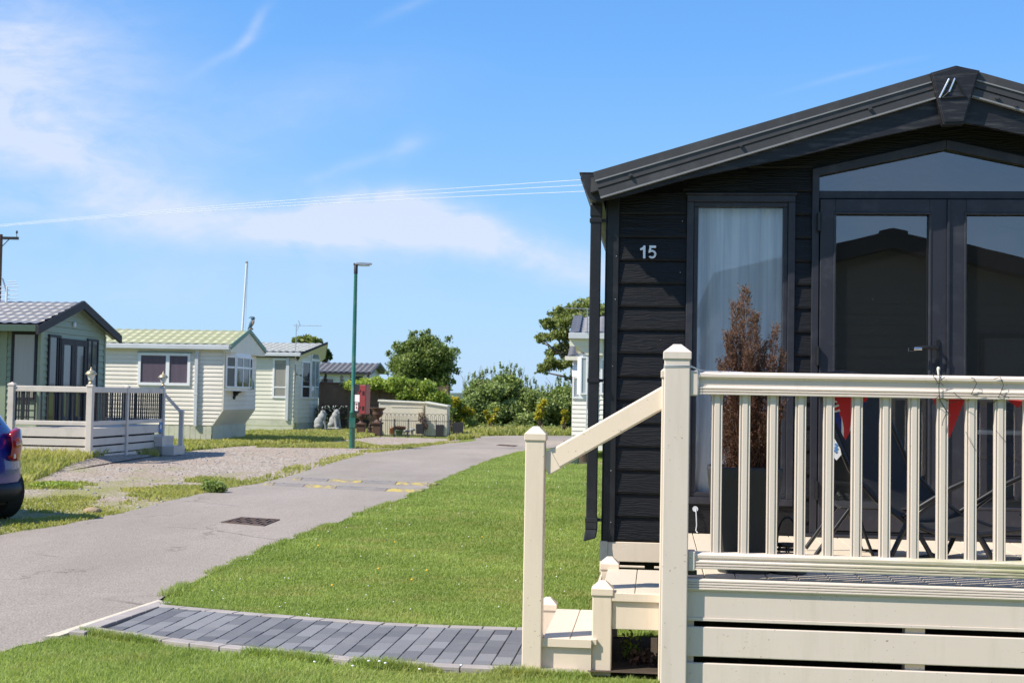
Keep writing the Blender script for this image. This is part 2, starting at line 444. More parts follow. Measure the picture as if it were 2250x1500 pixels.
M['tile_dark']=tile_mat('dark_slate_tiles',(.06,.062,.072),(.12,.125,.14),.55)
M['barge_dark']=mat('dark_barge',(.013,.013,.019),.6,.1,3)
M['barge_green']=mat('green_barge',(.10,.19,.13),.4,.1,3)
M['gutter_grey']=mat('pale_grey_gutter',(.55,.57,.58),.35,.06,3,dirt=(.3,.3,.28),dirt_amt=.3)
M['skirt']=mat('cream_skirting',(.55,.54,.42),.6,.08,2,dirt=(.2,.22,.12),dirt_amt=.4,dirt_scale=2)
M['veranda']=mat('taupe_upvc',(.64,.57,.50),.45,.06,2,dirt=(.25,.22,.17),dirt_amt=.3,dirt_scale=2)
M['green_post']=mat('green_post_paint',(.02,.14,.10),.35,.12,2,.1,30,dirt=(.35,.33,.28),dirt_amt=.3,dirt_scale=5,stretch=(1,1,.5))
M['red_paint']=mat('red_cabinet_paint',(.24,.04,.04),.4,.08,4)
M['brown_board']=mat('brown_wall_board',(.13,.085,.06),.85,.2,3,.4,30,.01,dirt=(.25,.18,.12),dirt_amt=.4,dirt_scale=3)
M['beige_metal']=mat('beige_store_metal',(.66,.60,.47),.5,.06,1.5,dirt=(.35,.33,.2),dirt_amt=.35,dirt_scale=2)
M['terracotta']=mat('terracotta',(.45,.18,.08),.8,.12,6)
M['rust']=mat('rusty_brown_iron',(.10,.05,.035),.7,.25,9,.4,40,.01)
M['stone_white']=mat('weathered_white_stone',(.33,.33,.32),.85,.15,12,.6,30,.02,dirt=(.2,.22,.2),dirt_amt=.6,dirt_scale=9)
M['stone_tan']=mat('tan_stone',(.36,.27,.18),.85,.15,12,.5,30,.02)
M['bronze_dark']=mat('dark_bronze_statue',(.06,.035,.03),.6,.2,9,.4,30,.01)
M['bark']=mat('bark',(.09,.065,.045),.9,.25,6,.8,20,.02,stretch=(3,3,.6))
M['pole_wood']=mat('weathered_pole_wood',(.17,.085,.065),.85,.2,5,.5,30,.01,stretch=(4,4,.3))
M['car_blue']=mat('blue_car_paint',(.009,.020,.23),.25,.03,2,coat=1.0)
M['car_trim']=mat('black_car_trim',(.015,.015,.017),.5,.1,5)
M['lamp_red']=mat('red_tail_lens',(.32,.01,.012),.08,.05,5,coat=1)
M['lamp_red2']=mat('bright_red_lens',(.75,.03,.03),.1,.05,5,coat=1)
M['lamp_clear']=mat('clear_lens',(.65,.6,.58),.1,.05,5,coat=1)
M['yellow_unused']=mat('worn_yellow_rubber',(.46,.37,.12),.7,.2,5,.4,40,dirt=(.25,.22,.17),dirt_amt=1.0,dirt_scale=7)
M['bump_black']=mat('worn_black_rubber',(.19,.175,.165),.75,.2,5,.4,40,dirt=(.25,.22,.19),dirt_amt=.7,dirt_scale=3)
M['grate']=mat('rusty_drain_iron',(.10,.062,.045),.75,.25,12,.4,60)
M['planter']=mat('charcoal_planter',(.036,.037,.036),.6,.1,5,.15,60)
M['planter_black']=mat('black_planter',(.02,.02,.022),.6,.1,5)
M['recliner']=mat('black_mesh_fabric',(.012,.012,.013),.75,.1,40,.3,220)
M['paper']=mat('paper_label',(.75,.75,.74),.6,.08,20)
M['print_blue']=mat('printed_blue',(.08,.25,.55),.6,.1,20)
M['brass']=mat('aged_brass',(.55,.45,.28),.35,.15,9,metal=.6)
M['lamp_glass']=mat('milky_lamp_glass',(.70,.70,.64),.2,.05,9)
M['bird_blue']=mat('blue_grey_feathers',(.05,.11,.16),.6,.2,20)
M['bird_buff']=mat('buff_feathers',(.35,.24,.16),.7,.15,20)
M['white_wire']=mat('white_cable',(.62,.66,.75),.5,.02,3)
M['leaf_tree']=leaf('tree_leaf',(.045,.08,.016),(.30,.37,.10),.25,.5,.6)
M['leaf_dark']=leaf('dark_tree_leaf',(.016,.038,.010),(.065,.115,.024),.2,.5,.8)
M['leaf_right']=leaf('sycamore_leaf',(.07,.10,.022),(.32,.36,.11),.3,.5,.9)
M['leaf_hedge']=leaf('hedge_leaf',(.09,.15,.03),(.38,.47,.14),.25,.5,.8)
M['leaf_hedge2']=leaf('grey_hedge_leaf',(.11,.17,.045),(.42,.50,.19),.25,.5,.9)
M['leaf_yellow']=leaf('golden_conifer_leaf',(.26,.26,.02),(.62,.52,.05),.3,.5,1.5)
M['leaf_ivy']=leaf('bright_ivy_leaf',(.12,.20,.025),(.50,.58,.13),.35,.4,1.2)
M['leaf_dry']=leaf('dried_red_brown_spray',(.06,.016,.013),(.33,.20,.13),.2,.7,3)
M['petal']=mat('white_petal',(.85,.85,.82),.6,.02,5)
M['yellow_petal']=mat('yellow_petal',(.8,.5,.03),.6,.02,5)

M['hill']=mat('distant_woodland',(.06,.09,.05),.95,.3,.05)
M['number']=mat('brushed_number',(.75,.76,.78),.3,.05,60,metal=.5)

def hump_yellow():
    t=NT('worn_yellow_paint'); v=t.coord('Object',(1,1,1))
    n=t.noise(v,9,6,.7); c=t.mix(t.ramp(n,[(.44,0),(.56,1)]),(.42,.33,.09),(.22,.19,.16))
    t.principled(c,.75,0,t.bump(n,.4,.01)); return t.m
M['yellow']=hump_yellow()
# ------------------------------------------------------------------ light & sky
SUN_TO = Vector((-.843,-.373,1.0)).normalized()
sl=bpy.data.lights.new('sun','SUN'); sl.energy=4.6; sl.angle=R(.53); sl.color=(1,.94,.84)
so=bpy.data.objects.new('sun',sl); COL.objects.link(so); so.rotation_euler=(-SUN_TO).to_track_quat('-Z','Y').to_euler(); so.location=(-20,-10,30)
world=bpy.data.worlds.new('World'); SC.world=world; world.use_nodes=True
wt=world.node_tree; wt.nodes.clear()
def wn(t,**k):
    n=wt.nodes.new(t)
    for a,b in k.items(): setattr(n,a,b)
    return n
def wl(a,b): wt.links.new(a,b)
def wm(op,a,b=0.0,c=None,clamp=False):
    n=wn('ShaderNodeMath',operation=op,use_clamp=clamp)
    for i,x in enumerate((a,b,c)):
        if x is None: continue
        if hasattr(x,'links'): wl(x,n.inputs[i])
        else: n.inputs[i].default_value=x
    return n.outputs[0]
tc=wn('ShaderNodeTexCoord'); sp=wn('ShaderNodeSeparateXYZ'); wl(tc.outputs['Generated'],sp.inputs[0]); sp_z=sp.outputs[2]
sky=wn('ShaderNodeTexSky',sky_type='NISHITA',sun_disc=False)
sky.sun_elevation=math.asin(SUN_TO.z); sky.sun_rotation=math.atan2(SUN_TO.x,SUN_TO.y)
sky.altitude=50; sky.air_density=1.0; sky.dust_density=.35; sky.ozone_density=2.6
rm=wn('ShaderNodeValToRGB'); wl(wm('MULTIPLY',wm('MAXIMUM',sp_z,0.0),1.0),rm.inputs[0]); cr=rm.color_ramp
while len(cr.elements)<6: cr.elements.new(.5)
for e_,(p_,c_) in zip(cr.elements,((0,(.42,.66,1)),(.06,(.38,.65,1)),(.14,(.28,.58,1)),(.25,(.17,.46,1)),(.45,(.09,.30,.80)),(1,(.06,.18,.52)))): e_.position=p_; e_.color=c_+(1,)
sc7=wn('ShaderNodeMix'); sc7.data_type='RGBA'; sc7.blend_type='MULTIPLY'; sc7.inputs[0].default_value=1; wl(rm.outputs[0],sc7.inputs[6]); sc7.inputs[7].default_value=(6.9,6.9,6.9,1)
hs=wn('ShaderNodeHueSaturation'); hs.inputs['Saturation'].default_value=1.16; hs.inputs['Value'].default_value=1.0
wl(sky.outputs[0],hs.inputs['Color'])
bl=wn('ShaderNodeMix'); bl.data_type='RGBA'; bl.inputs[0].default_value=.8; wl(hs.outputs[0],bl.inputs[6]); wl(sc7.outputs[2],bl.inputs[7])
ay=wm('MAXIMUM',wm('ABSOLUTE',sp.outputs[1]),.02)
A=wm('DIVIDE',sp.outputs[0],ay); B=wm('DIVIDE',sp.outputs[2],ay)       # bearing and height slopes of the sky ahead
cb=wn('ShaderNodeCombineXYZ'); wl(A,cb.inputs[0]); wl(B,cb.inputs[1]); wl(sp.outputs[1],cb.inputs[2])
def wnoise(scale,detail,rough,dist,rot=0,sc=(1,1,1)):
    m=wn('ShaderNodeMapping'); wl(cb.outputs[0],m.inputs[0]); m.inputs['Rotation'].default_value=(0,0,rot); m.inputs['Scale'].default_value=sc
    n=wn('ShaderNodeTexNoise'); wl(m.outputs[0],n.inputs['Vector']); n.inputs['Scale'].default_value=scale; n.inputs['Detail'].default_value=detail
    n.inputs['Roughness'].default_value=rough; n.inputs['Distortion'].default_value=dist
    return n.outputs['Fac']
warp=wnoise(5,5,.6,0)
warp2=wnoise(4,5,.6,0,.7)
def cloud(px,py,rx,ry,ang,s,soft=1.0,wp=.05):
    """soft cloud centred on a bearing; ang = tilt of its long axis"""
    a0=(px-1125)/3000.; b0=(872-py)/3000.; rx/=3000.; ry/=3000.
    x=wm('ADD',wm('SUBTRACT',A,a0),wm('MULTIPLY',wm('SUBTRACT',warp,.5),wp))
    y=wm('ADD',wm('SUBTRACT',B,b0),wm('MULTIPLY',wm('SUBTRACT',warp2,.5),wp*.6))
    c,s_=math.cos(ang),math.sin(ang)
    xr=wm('ADD',wm('MULTIPLY',x,c/rx),wm('MULTIPLY',y,s_/rx)); yr=wm('ADD',wm('MULTIPLY',x,-s_/ry),wm('MULTIPLY',y,c/ry))
    d=wm('ADD',wm('MULTIPLY',xr,xr),wm('MULTIPLY',yr,yr))
    g=wm('EXPONENT',wm('MULTIPLY',d,-soft))
    return wm('MULTIPLY',g,s)
parts=[cloud(80,280,360,280,-.5,.40),cloud(110,350,420,60,-.42,.42),cloud(-60,150,260,170,0,.45),
       cloud(830,520,280,62,-.02,1.15,1.1,.13),cloud(700,500,180,45,.1,.4,1.1,.13),cloud(1150,560,300,42,-.2,.8,1,.12),cloud(280,480,400,50,-.05,.36,1,.14),
       cloud(560,640,600,60,.0,.16,1,.1),
       cloud(545,65,62,13,.95,.24,1,.04),cloud(490,120,80,12,.55,.20,1,.04),
       cloud(885,330,46,24,.65,.34,1,.04),cloud(790,365,130,14,.35,.20,1,.04),cloud(1870,145,140,7,.28,.14,1,.02),
       cloud(620,260,300,80,.3,.20,1,.08),cloud(900,5,90,12,.5,.2,1,.03)]
tot=parts[0]
for p_ in parts[1:]: tot=wm('ADD',tot,p_)
tex=wnoise(7,8,.62,.6,-.35,(1,2.6,1)); tex2=wnoise(16,8,.65,.9,.2,(1,2.2,1))
det=wm('ADD',wm('MULTIPLY',tex,.9),wm('MULTIPLY',tex2,.55))           # ~.72 mean
tot=wm('MULTIPLY',tot,wm('ADD',wm('MULTIPLY',wm('SUBTRACT',det,.44),3.0),.25,clamp=False),clamp=True)
front=wm('GREATER_THAN',sp.outputs[1],0)
back=wn('ShaderNodeMapRange'); wl(wnoise(2.2,8,.6,.8,.4,(1,1.8,1)),back.inputs[0]); back.inputs[1].default_value=.45; back.inputs[2].default_value=.75; back.inputs[3].default_value=0; back.inputs[4].default_value=.65
side=wn('ShaderNodeMapRange'); wl(wm('ABSOLUTE',A),side.inputs[0]); side.inputs[1].default_value=.5; side.inputs[2].default_value=1.2
amt=wm('ADD',wm('MULTIPLY',tot,front),wm('MULTIPLY',back.outputs[0],wm('MAXIMUM',wm('SUBTRACT',1.0,front),side.outputs[0])),clamp=True)
up=wn('ShaderNodeMapRange'); wl(sp.outputs[2],up.inputs[0]); up.inputs[1].default_value=-.01; up.inputs[2].default_value=.01
amt=wm('MULTIPLY',amt,up.outputs[0])
amt=wm('MULTIPLY',wm('POWER',amt,1.15),.82)
mx=wn('ShaderNodeMix'); mx.data_type='RGBA'; wl(amt,mx.inputs[0]); wl(bl.outputs[2],mx.inputs[6]); mx.inputs[7].default_value=(5.0,5.45,6.45,1)
bg=wn('ShaderNodeBackground'); wl(mx.outputs[2],bg.inputs[0]); bg.inputs[1].default_value=.105
wo=wn('ShaderNodeOutputWorld'); wl(bg.outputs[0],wo.inputs[0])
SC.view_settings.view_transform='Standard'; SC.view_settings.look='None'; SC.view_settings.gamma=1
SC.view_settings.exposure=.55

# ------------------------------------------------------------------ house frame
TH=math.atan(.106)
HO=Vector((.6087,8.83,0)); HU=Vector((math.cos(TH),-math.sin(TH),0)); HV=Vector((math.sin(TH),math.cos(TH),0))
def H(u,v,z=0): return HO+HU*u+HV*v+Vector((0,0,z))
def HP(px,py,v):
    d=ray(px,py); t=(v+HO.dot(HV))/Vector((d.x,d.y,0)).dot(HV)
    q=Vector((d.x*t,d.y*t,0))-HO
    return Vector((q.dot(HU),v,EYE+d.z*t))
DECK=.565

# ------------------------------------------------------------------ ground sheets
def sheet(name,pts,z,m,jit=0,sub=0):
    P=[]
    n=len(pts)
    for i in range(n):
        a=Vector((pts[i][0],pts[i][1])); b=Vector((pts[(i+1)%n][0],pts[(i+1)%n][1]))
        k=max(1,int((b-a).length/sub)) if sub else 1
        k=min(k,60)
        for j in range(k):
            p=a.lerp(b,j/k)
            if jit: p=p+Vector((random.uniform(-jit,jit),random.uniform(-jit,jit)))
            P.append((p.x,p.y,z))
    from mathutils.geometry import tessellate_polygon
    tri=tessellate_polygon([[Vector(p) for p in P]])
    me=bpy.data.meshes.new(name); me.from_pydata(P,[],[tuple(t) for t in tri]); me.materials.append(m)
    bm=bmesh.new(); bm.from_mesh(me)
    for f in bm.faces:
        if f.normal.z<0: f.normal_flip()
    bm.to_mesh(me); bm.free()
    o=bpy.data.objects.new(name,me); COL.objects.link(o); return structure(o)
g=MB(); n_=96
ring=lambda r:[(r*math.cos(2*math.pi*i/n_),r*math.sin(2*math.pi*i/n_)+20,0) for i in range(n_)]
vs=ring(60)+ring(2600); g.add(vs,[tuple(range(n_))]+[(i,n_+i,n_+(i+1)%n_,(i+1)%n_) for i in range(n_)])
structure(g.build('ground',M['grass_ground']))

def smooth_line(L,k=4):
    """Catmull-Rom through 2D points"""
    out=[]
    for i in range(len(L)-1):
        p0=Vector(L[max(i-1,0)]); p1=Vector(L[i]); p2=Vector(L[i+1]); p3=Vector(L[min(i+2,len(L)-1)])
        for j in range(k):
            t=j/k; out.append(.5*((2*p1)+(p2-p0)*t+(2*p0-5*p1+4*p2-p3)*t*t+(3*p1-p0-3*p2+p3)*t**3))
    out.append(Vector(L[-1])); return [(p.x,p.y) for p in out]
def gp(L): return [tuple(G(*p)[:2]) for p in L]
ROAD_R=[(-3.2,3.0),(-2.9,5.6)]+gp([(0,1437),(150,1399),(317,1335),(500,1245),(700,1165),(900,1092),(960,1065),(1040,1029),(1110,1003)])+[(.7,36.5),(2.2,41.0),(5.5,44.5),(12,47)]
ROAD_L=[(-5.6,2.0),(-5.2,9)]+gp([(0,1178),(130,1155),(300,1120),(400,1095),(500,1073),(600,1056),(700,1027),(800,999),(900,986),(983,975)])+[(-1.1,43.5),(-1.2,47.5),(.6,50.2),(5,51.5),(12,53)]
ROAD_R=smooth_line(ROAD_R); ROAD_L=smooth_line(ROAD_L)
sheet('road',ROAD_R+ROAD_L[::-1],.012,M['road'],.018,.22)
GR_TOP=gp([(0,1085),(60,1062),(140,1032),(260,1008),(350,1003),(430,990),(520,981),(600,977),(690,974),(760,964),(840,959),(1010,965)])
GRAVEL=[(-5.2,13)]+[p for p in ROAD_L if 13.2<p[1]<41.5][::1]
GRAVEL=[(p[0]+.05,p[1]) for p in GRAVEL]
sheet('gravel_area',[(-12,13.0)]+GRAVEL+GR_TOP[::-1]+[(-12,20)],.005,M['gravel'],.06,.3)
# ------------------------------------------------------------------ block paved path
TOPL=[(-3.15,-.10),(-2.966,-.194),(-2.511,-.34),(-2.029,-.47),(-1.543,-.573),(-1.146,-.638),(-.464,-.63),(.0,-.61)]
BOTL=[(-3.15,-1.10),(-2.81,-1.28),(-2.515,-1.405),(-2.093,-1.569),(-1.682,-1.684),(-1.258,-1.812),(-.938,-1.88),(-.7,-1.90),(.0,-1.90)]
def interp(L,u):
    if u<=L[0][0]: return L[0][1]
    for a,b in zip(L,L[1:]):
        if a[0]<=u<=b[0]: return a[1]+(b[1]-a[1])*(u-a[0])/(b[0]-a[0])
    return L[-1][1]
TOPS=smooth_line(TOPL,3); BOTS=smooth_line(BOTL,3)
def road_u(v):   # where the path meets the road, house frame
    a=(-3.03,-.06); b=(-3.00,-1.40)
    return a[0]+(b[0]-a[0])*(v-a[1])/(b[1]-a[1])
def leftedge(v):
    # road edge from px (317,1335) to (150,1399)
    p=Vector(G(330,1337))-HO; q=Vector(G(150,1399))-HO
    pu,pv=p.dot(HU),p.dot(HV); qu,qv=q.dot(HU),q.dot(HV)
    return pu+(qu-pu)*(v-pv)/(qv-pv)
sheet('path',[tuple(H(u,v)[:2]) for u,v in TOPS if u>leftedge(v)]+[tuple(H(u,v)[:2]) for u,v in BOTS[::-1] if u>leftedge(v)],.016,M['joint'])
V=[];F=[];T=[]
def blk(pts,z,zt,t):
    n=len(V); k=len(pts)
    cx=sum(p[0] for p in pts)/k; cy=sum(p[1] for p in pts)/k
    for zz,s in ((z,1),(zt-.004,1),(zt,.95)):
        for p in pts:
            q=H(cx+(p[0]-cx)*s if s==1 else p[0]+math.copysign(.0022,cx-p[0]), cy+(p[1]-cy)*s if s==1 else p[1]+math.copysign(.0022,cy-p[1]),zz+random.uniform(-.0006,.0006)); V.append(tuple(q)); T.append(t)
    for r_ in (0,1):
        for i in range(4): F.append((n+r_*4+i,n+r_*4+(i+1)%4,n+(r_+1)*4+(i+1)%4,n+(r_+1)*4+i))
    F.append((n+8,n+9,n+10,n+11))
u=-3.1; ci=0
while u<-.02:
    u0_,u1_=u+.0022,u+.0978; uc=u+.05
    vt=interp(TOPS,uc)-.10; vb=interp(BOTS,uc)+.10
    v=-2.4+(ci%2)*.1+random.uniform(-.012,.012)
    while v<0:
        a,b=v+.0022,v+.1978
        a=max(a,vb); b=min(b,vt)
        vm=(a+b)/2
        if b-a>.03 and u0_>leftedge(vm)+.10:
            blk([(u0_,a),(u1_,a),(u1_,b),(u0_,b)],.0,.034+random.uniform(-.0015,.0015),random.random())
        v+=.2
    u+=.1; ci+=1
o=np_mesh('block_paving',V,F,M['block'],T); structure(o)
# kerb blocks along both edges and at the road
kb=MB()
def kerb_run(L,inner,l=.2,w=.1,skip=None):
    s=0; P=[Vector(p) for p in L]
    seg=[(P[i+1]-P[i]).length for i in range(len(P)-1)]; tot_=sum(seg)
    def at_(d):
        for i,x in enumerate(seg):
            if d<=x or i==len(seg)-1: return P[i]+(P[i+1]-P[i])*(d/x)
            d-=x
    d=0
    while d+l<tot_:
        a=at_(d+.003); b=at_(d+l-.003); t=(b-a).normalized(); n=Vector((-t.y,t.x))*inner
        zt=.034+random.uniform(-.001,.001)
        q=[a,b,b+n*w,a+n*w]
        kb.prism([(p.x,p.y) for p in q],lambda x,y,z:H(x,y,z),0,zt) if inner>0 else kb.prism([(p.x,p.y) for p in q[::-1]],lambda x,y,z:H(x,y,z),0,zt)
        d+=l
kerb_run([p for p in TOPS if p[0]>leftedge(p[1])],-1,.2,.085)
kerb_run([p for p in BOTS if p[0]>leftedge(p[1])],1,.2,.085)
lp=[(leftedge(v),v) for v in (-.12,-.5,-.9,-1.2,-1.36)]
kerb_run(lp,1,.2,.1)
structure(kb.build('kerb',M['kerb'],bevel=.003,seg=1))
mo=MB(); a=lp[0]; 
mo.prism([(leftedge(-.05)-.045,-.02),(leftedge(-.05),-.05),(leftedge(-1.42)+.0,-1.42),(leftedge(-1.42)-.07,-1.45)][::-1],lambda x,y,z:H(x,y,z),0,.026)
structure(mo.build('kerb_haunching',M['mortar']))

# ------------------------------------------------------------------ grass blades
def ground_z(x,y):
    a=np.clip((np.asarray(y)-22.6)/3.0,0,1); b=np.clip((-7.45-np.asarray(x))/.55,0,1); c=np.clip((33-np.asarray(y))/3,0,1)
    s=lambda t:t*t*(3-2*t)
    return .12*s(a)*s(b)*s(c)
from mathutils import noise as mnoise
def inpoly(X,Y,poly):
    poly=np.array(poly); n=len(poly); c=np.zeros(len(X),bool); j=n-1
    for i in range(n):
        xi,yi=poly[i][:2]; xj,yj=poly[j][:2]
        k=((yi>Y)!=(yj>Y))&(X<(xj-xi)*(Y-yi)/((yj-yi) if abs(yj-yi)>1e-12 else 1e-12)+xi)
        c^=k; j=i
    return c
def vnoise(X,Y,s,seed=0):
    """cheap smooth value noise"""
    r=np.random.default_rng(seed); tab=r.random((256,256))
    x=X/s; y=Y/s; xi=np.floor(x).astype(int); yi=np.floor(y).astype(int); fx=x-xi; fy=y-yi
    fx=fx*fx*(3-2*fx); fy=fy*fy*(3-2*fy)
    a=tab[xi%256,yi%256]; b=tab[(xi+1)%256,yi%256]; c=tab[xi%256,(yi+1)%256]; d=tab[(xi+1)%256,(yi+1)%256]
    return (a*(1-fx)+b*fx)*(1-fy)+(c*(1-fx)+d*fx)*fy
def blades(name,poly,count,h,w,m,ref=None,pw=1.6,z=0,patch=None,label=None,excl=None,edge=None,lean=.5):
    poly=np.array([p[:2] for p in poly]); lo=poly.min(0); hi=poly.max(0)
    N=count*3
    # favour near ground so that blades per picture area stay even
    if ref:
        q=RNG.random(N); y0,y1=lo[1],hi[1]; e=1-pw
        Y=(y0**e+(y1**e-y0**e)*q)**(1/e)
        X=lo[0]+(hi[0]-lo[0])*RNG.random(N)
    else:
        X=lo[0]+(hi[0]-lo[0])*RNG.random(N); Y=lo[1]+(hi[1]-lo[1])*RNG.random(N)
    k=inpoly(X,Y,poly)
    for e_ in (excl or []): k&=~inpoly(X,Y,e_)
    if patch is not None: k&=(vnoise(X,Y,patch[0],3)*.65+vnoise(X,Y,patch[0]*.33,4)*.35)+RNG.normal(0,.04,N)>patch[1]
    X=X[k][:count]; Y=Y[k][:count]; n=len(X)
    sc=np.clip((Y/8.0)**.55,.9,3.2)
    nz=vnoise(X,Y,.13,5)*.5+vnoise(X,Y,.55,6)*.5
    hh=h*(.5+.9*nz)*(.6+.8*RNG.random(n))*np.clip(sc*.9,1,1.6); ww=w*sc*(.7+.6*RNG.random(n))
    a=RNG.random(n)*2*np.pi; la=RNG.random(n)*2*np.pi; ln=hh*lean*(.3+RNG.random(n)*1.3)
    dx=np.cos(a)*ww/2; dy=np.sin(a)*ww/2; lx=np.cos(la)*ln; ly=np.sin(la)*ln
    Z=np.full(n,z)+ground_z(X,Y)
    P=np.stack([np.stack([X-dx,Y-dy,Z],1),np.stack([X+dx,Y+dy,Z],1),
                np.stack([X-dx*.7+lx*.35,Y-dy*.7+ly*.35,Z+hh*.6],1),np.stack([X+dx*.7+lx*.35,Y+dy*.7+ly*.35,Z+hh*.6],1),
                np.stack([X+lx,Y+ly,Z+hh],1)],1).reshape(-1,3)
    b=np.arange(n)[:,None]*5
    Fc=np.concatenate([b+np.array([0,1,2]),b+np.array([1,3,2]),b+np.array([2,3,4])],0)
    t=np.clip(.25+.5*vnoise(X,Y,.6,7)+.35*(RNG.random(n)-.5)+(RNG.random(n)<.06)*.6,0,1)
    tint=np.repeat(t,5); tint[4::5]=np.clip(tint[4::5]+.2,0,1)
    o=np_mesh(name,P,Fc,m,tint)
    tag(o,label,'grass',kind='stuff'); return o
rr=[p for p in ROAD_R if 8.95<p[1]<37.5]
lawn_poly=rr+[(3.0,37.5),(3.4,30),(H(-.12,9)[0],H(-.12,9)[1]),tuple(H(-.12,.1)[:2]),tuple(H(.33,-.05)[:2]),tuple(H(.33,-.62)[:2])]+[tuple((H(u,v+.015))[:2]) for u,v in TOPS[::-1] if u>-2.95]
sheet('lawn',lawn_poly,.004,M['lawn_soil'],.02,.2)
LAWN=lawn_poly
stair_ex=[tuple(H(u,v)[:2]) for u,v in ((-.36,-1.95),(.5,-1.95),(.5,-.7),(-.36,-.7))]
blades('mown_grass',LAWN,260000,.022,.0060,M['blade'],ref=True,pw=1.75,label='short green mown lawn between the road and the black lodge',excl=[stair_ex])
near_poly=[p for p in ROAD_R if 5.4<p[1]<8.0]+[tuple((H(u,v-.012))[:2]) for u,v in BOTS if -2.95<u<-.3]+[tuple(H(-.3,-1.93)[:2]),tuple(H(.45,-1.93)[:2]),tuple(H(.45,-3.0)[:2]),tuple(H(.3,-4.2)[:2]),(-2.8,5.4)]
sheet('near_lawn',near_poly,.006,M['lawn_soil'],.01,.2)
blades('near_grass',near_poly,95000,.027,.0046,M['blade'],label='rougher bright green grass in front of the paved path',lean=.6)
# tufts hanging over the path edges and road edge
def edge_tufts(name,line,count,h,spread,label,m='blade',w=.006):
    P=np.array([p[:2] for p in line]); seg=np.linalg.norm(P[1:]-P[:-1],axis=1); cs=np.concatenate([[0],np.cumsum(seg)])
    s=RNG.random(count*2)*cs[-1]; s=s[vnoise(s,s*0,.35,9)>.38][:count]
    X=np.interp(s,cs,P[:,0]); Y=np.interp(s,cs,P[:,1])
    X+=RNG.normal(0,spread,len(s)); Y+=RNG.normal(0,spread,len(s)); n=len(s)
    sc=np.clip((Y/8.0)**.5,.9,2.6); hh=h*(.4+1.1*vnoise(X,Y,.3,2))*(.5+RNG.random(n))
    a=RNG.random(n)*6.28; la=RNG.random(n)*6.28; dx=np.cos(a)*w*sc/2; dy=np.sin(a)*w*sc/2; lx=np.cos(la)*hh*.6; ly=np.sin(la)*hh*.6; Z=np.full(n,.01)
    V=np.stack([np.stack([X-dx,Y-dy,Z],1),np.stack([X+dx,Y+dy,Z],1),np.stack([X+lx,Y+ly,Z+hh],1)],1).reshape(-1,3)
    o=np_mesh(name,V,np.arange(n*3).reshape(-1,3),M[m],np.repeat(RNG.random(n),3)); tag(o,label,'grass',kind='stuff')
edge_tufts('edge_grass',[p for p in ROAD_R if 8.95<p[1]<36],16000,.03,.03,'ragged grass fringe along the road edge of the mown lawn')
edge_tufts('edge_grass',[tuple(H(u,v+.02)[:2]) for u,v in TOPS if -2.95<u<.3],5000,.035,.012,'grass fringe hanging over the upper kerb of the paved path')
edge_tufts('edge_grass',[tuple(H(u,v-.01)[:2]) for u,v in BOTS if -3<u<.3],7500,.034,.018,'long grass fringe along the lower kerb of the paved path')
# verges on the left of the road, patches on the gravel, grass round the caravans
ROADP=ROAD_R+ROAD_L[::-1]
ver=[(p[0]+.02,p[1]) for p in ROAD_L if 12<p[1]<42]
verge=ver+[(p[0]-.28-.25*abs(math.sin(p[1]*.8)),p[1]+.2) for p in ver[::-1]]
blades('verge_grass',verge,12000,.035,.012,M['blade_dry'],patch=(.9,.40),label='thin yellowish grass verge between the road and the gravel')
gravel_poly=[(-12,13.0)]+GRAVEL+GR_TOP[::-1]+[(-12,20)]
blades('gravel_weeds',[(-9,13.5)]+[(p[0],p[1]) for p in GRAVEL if p[1]<22]+[(-5.4,22.5),(-6.5,20.5),(-9,20.5)],30000,.028,.013,M['blade_dry'],patch=(1.15,.55),label='patches of low weeds growing through the gravel plot')
blades('plot_grass',[(-12,20)]+GR_TOP[:5]+[G(352,1000)[:2],(-9.0,28.0),(-14,28)],30000,.085,.016,M['blade_dry'],label='unmown grass in front of the green lodge veranda')
blades('plot_grass',[G(400,992)[:2],G(520,981)[:2],G(690,974)[:2],G(820,960)[:2],G(830,948)[:2],G(560,950)[:2],G(360,975)[:2]],34000,.06,.022,M['blade_dry'],label='grass strip beside the cream caravans')
blades('plot_grass',[G(560,983)[:2],G(770,985)[:2],G(900,984)[:2],G(990,973)[:2],G(840,982)[:2],G(780,972)[:2],G(690,974)[:2]],9000,.035,.02,M['blade_dry'],label='straw coloured grass round the foot of the green lamp post')
blades('far_grass',[G(1000,950)[:2],(-1.9,48),(.6,50.6),(5,52),(12,53.5),(12,60),(-3,60)],16000,.13,.03,M['blade_dry'],label='rank grass at the foot of the hedge beyond the road')
blades('far_grass',[G(985,968)[:2],G(1055,962)[:2],G(1030,955)[:2],G(1000,953)[:2]],2500,.08,.03,M['blade_dry'],label='tuft of grass where the black railing ends')
# flowers in the lawn
fl=MB()
for i in range(110):
    for _ in range(9):
        y=8.6+ (random.random()**1.8)*20; x=random.uniform(-2.6,1.4)
        if inpoly(np.array([x]),np.array([y]),LAWN)[0]: break
    else: continue
    if vnoise(np.array([x]),np.array([y]),1.2,21)[0]<.45: continue
    fl.ball((x,y,.03),.0065*max(1,(y/9)**.5),6,(1,1,.5))
for i in range(7):
    x=random.gauss(-.95,.22); v=random.uniform(-2.12,-1.95); p=H(x,v); fl.ball((p.x,p.y,.06),.009,6,(1,1,.5))
tag(fl.build('daisies',M['petal']),'tiny white daisies and clover heads dotted over the lawn','flowers',kind='stuff')
fl=MB()
for x,y in ((730,1300),(938,1266),(832,1262),(905,1287),(700,1210),(868,1202),(1060,1190)):
    p=G(x,y); fl.ball((p.x,p.y,.05),.013,7,(1,1,.5))
tag(fl.build('dandelions',M['yellow_petal']),'few small yellow flower heads in the mown lawn','flowers',kind='stuff')
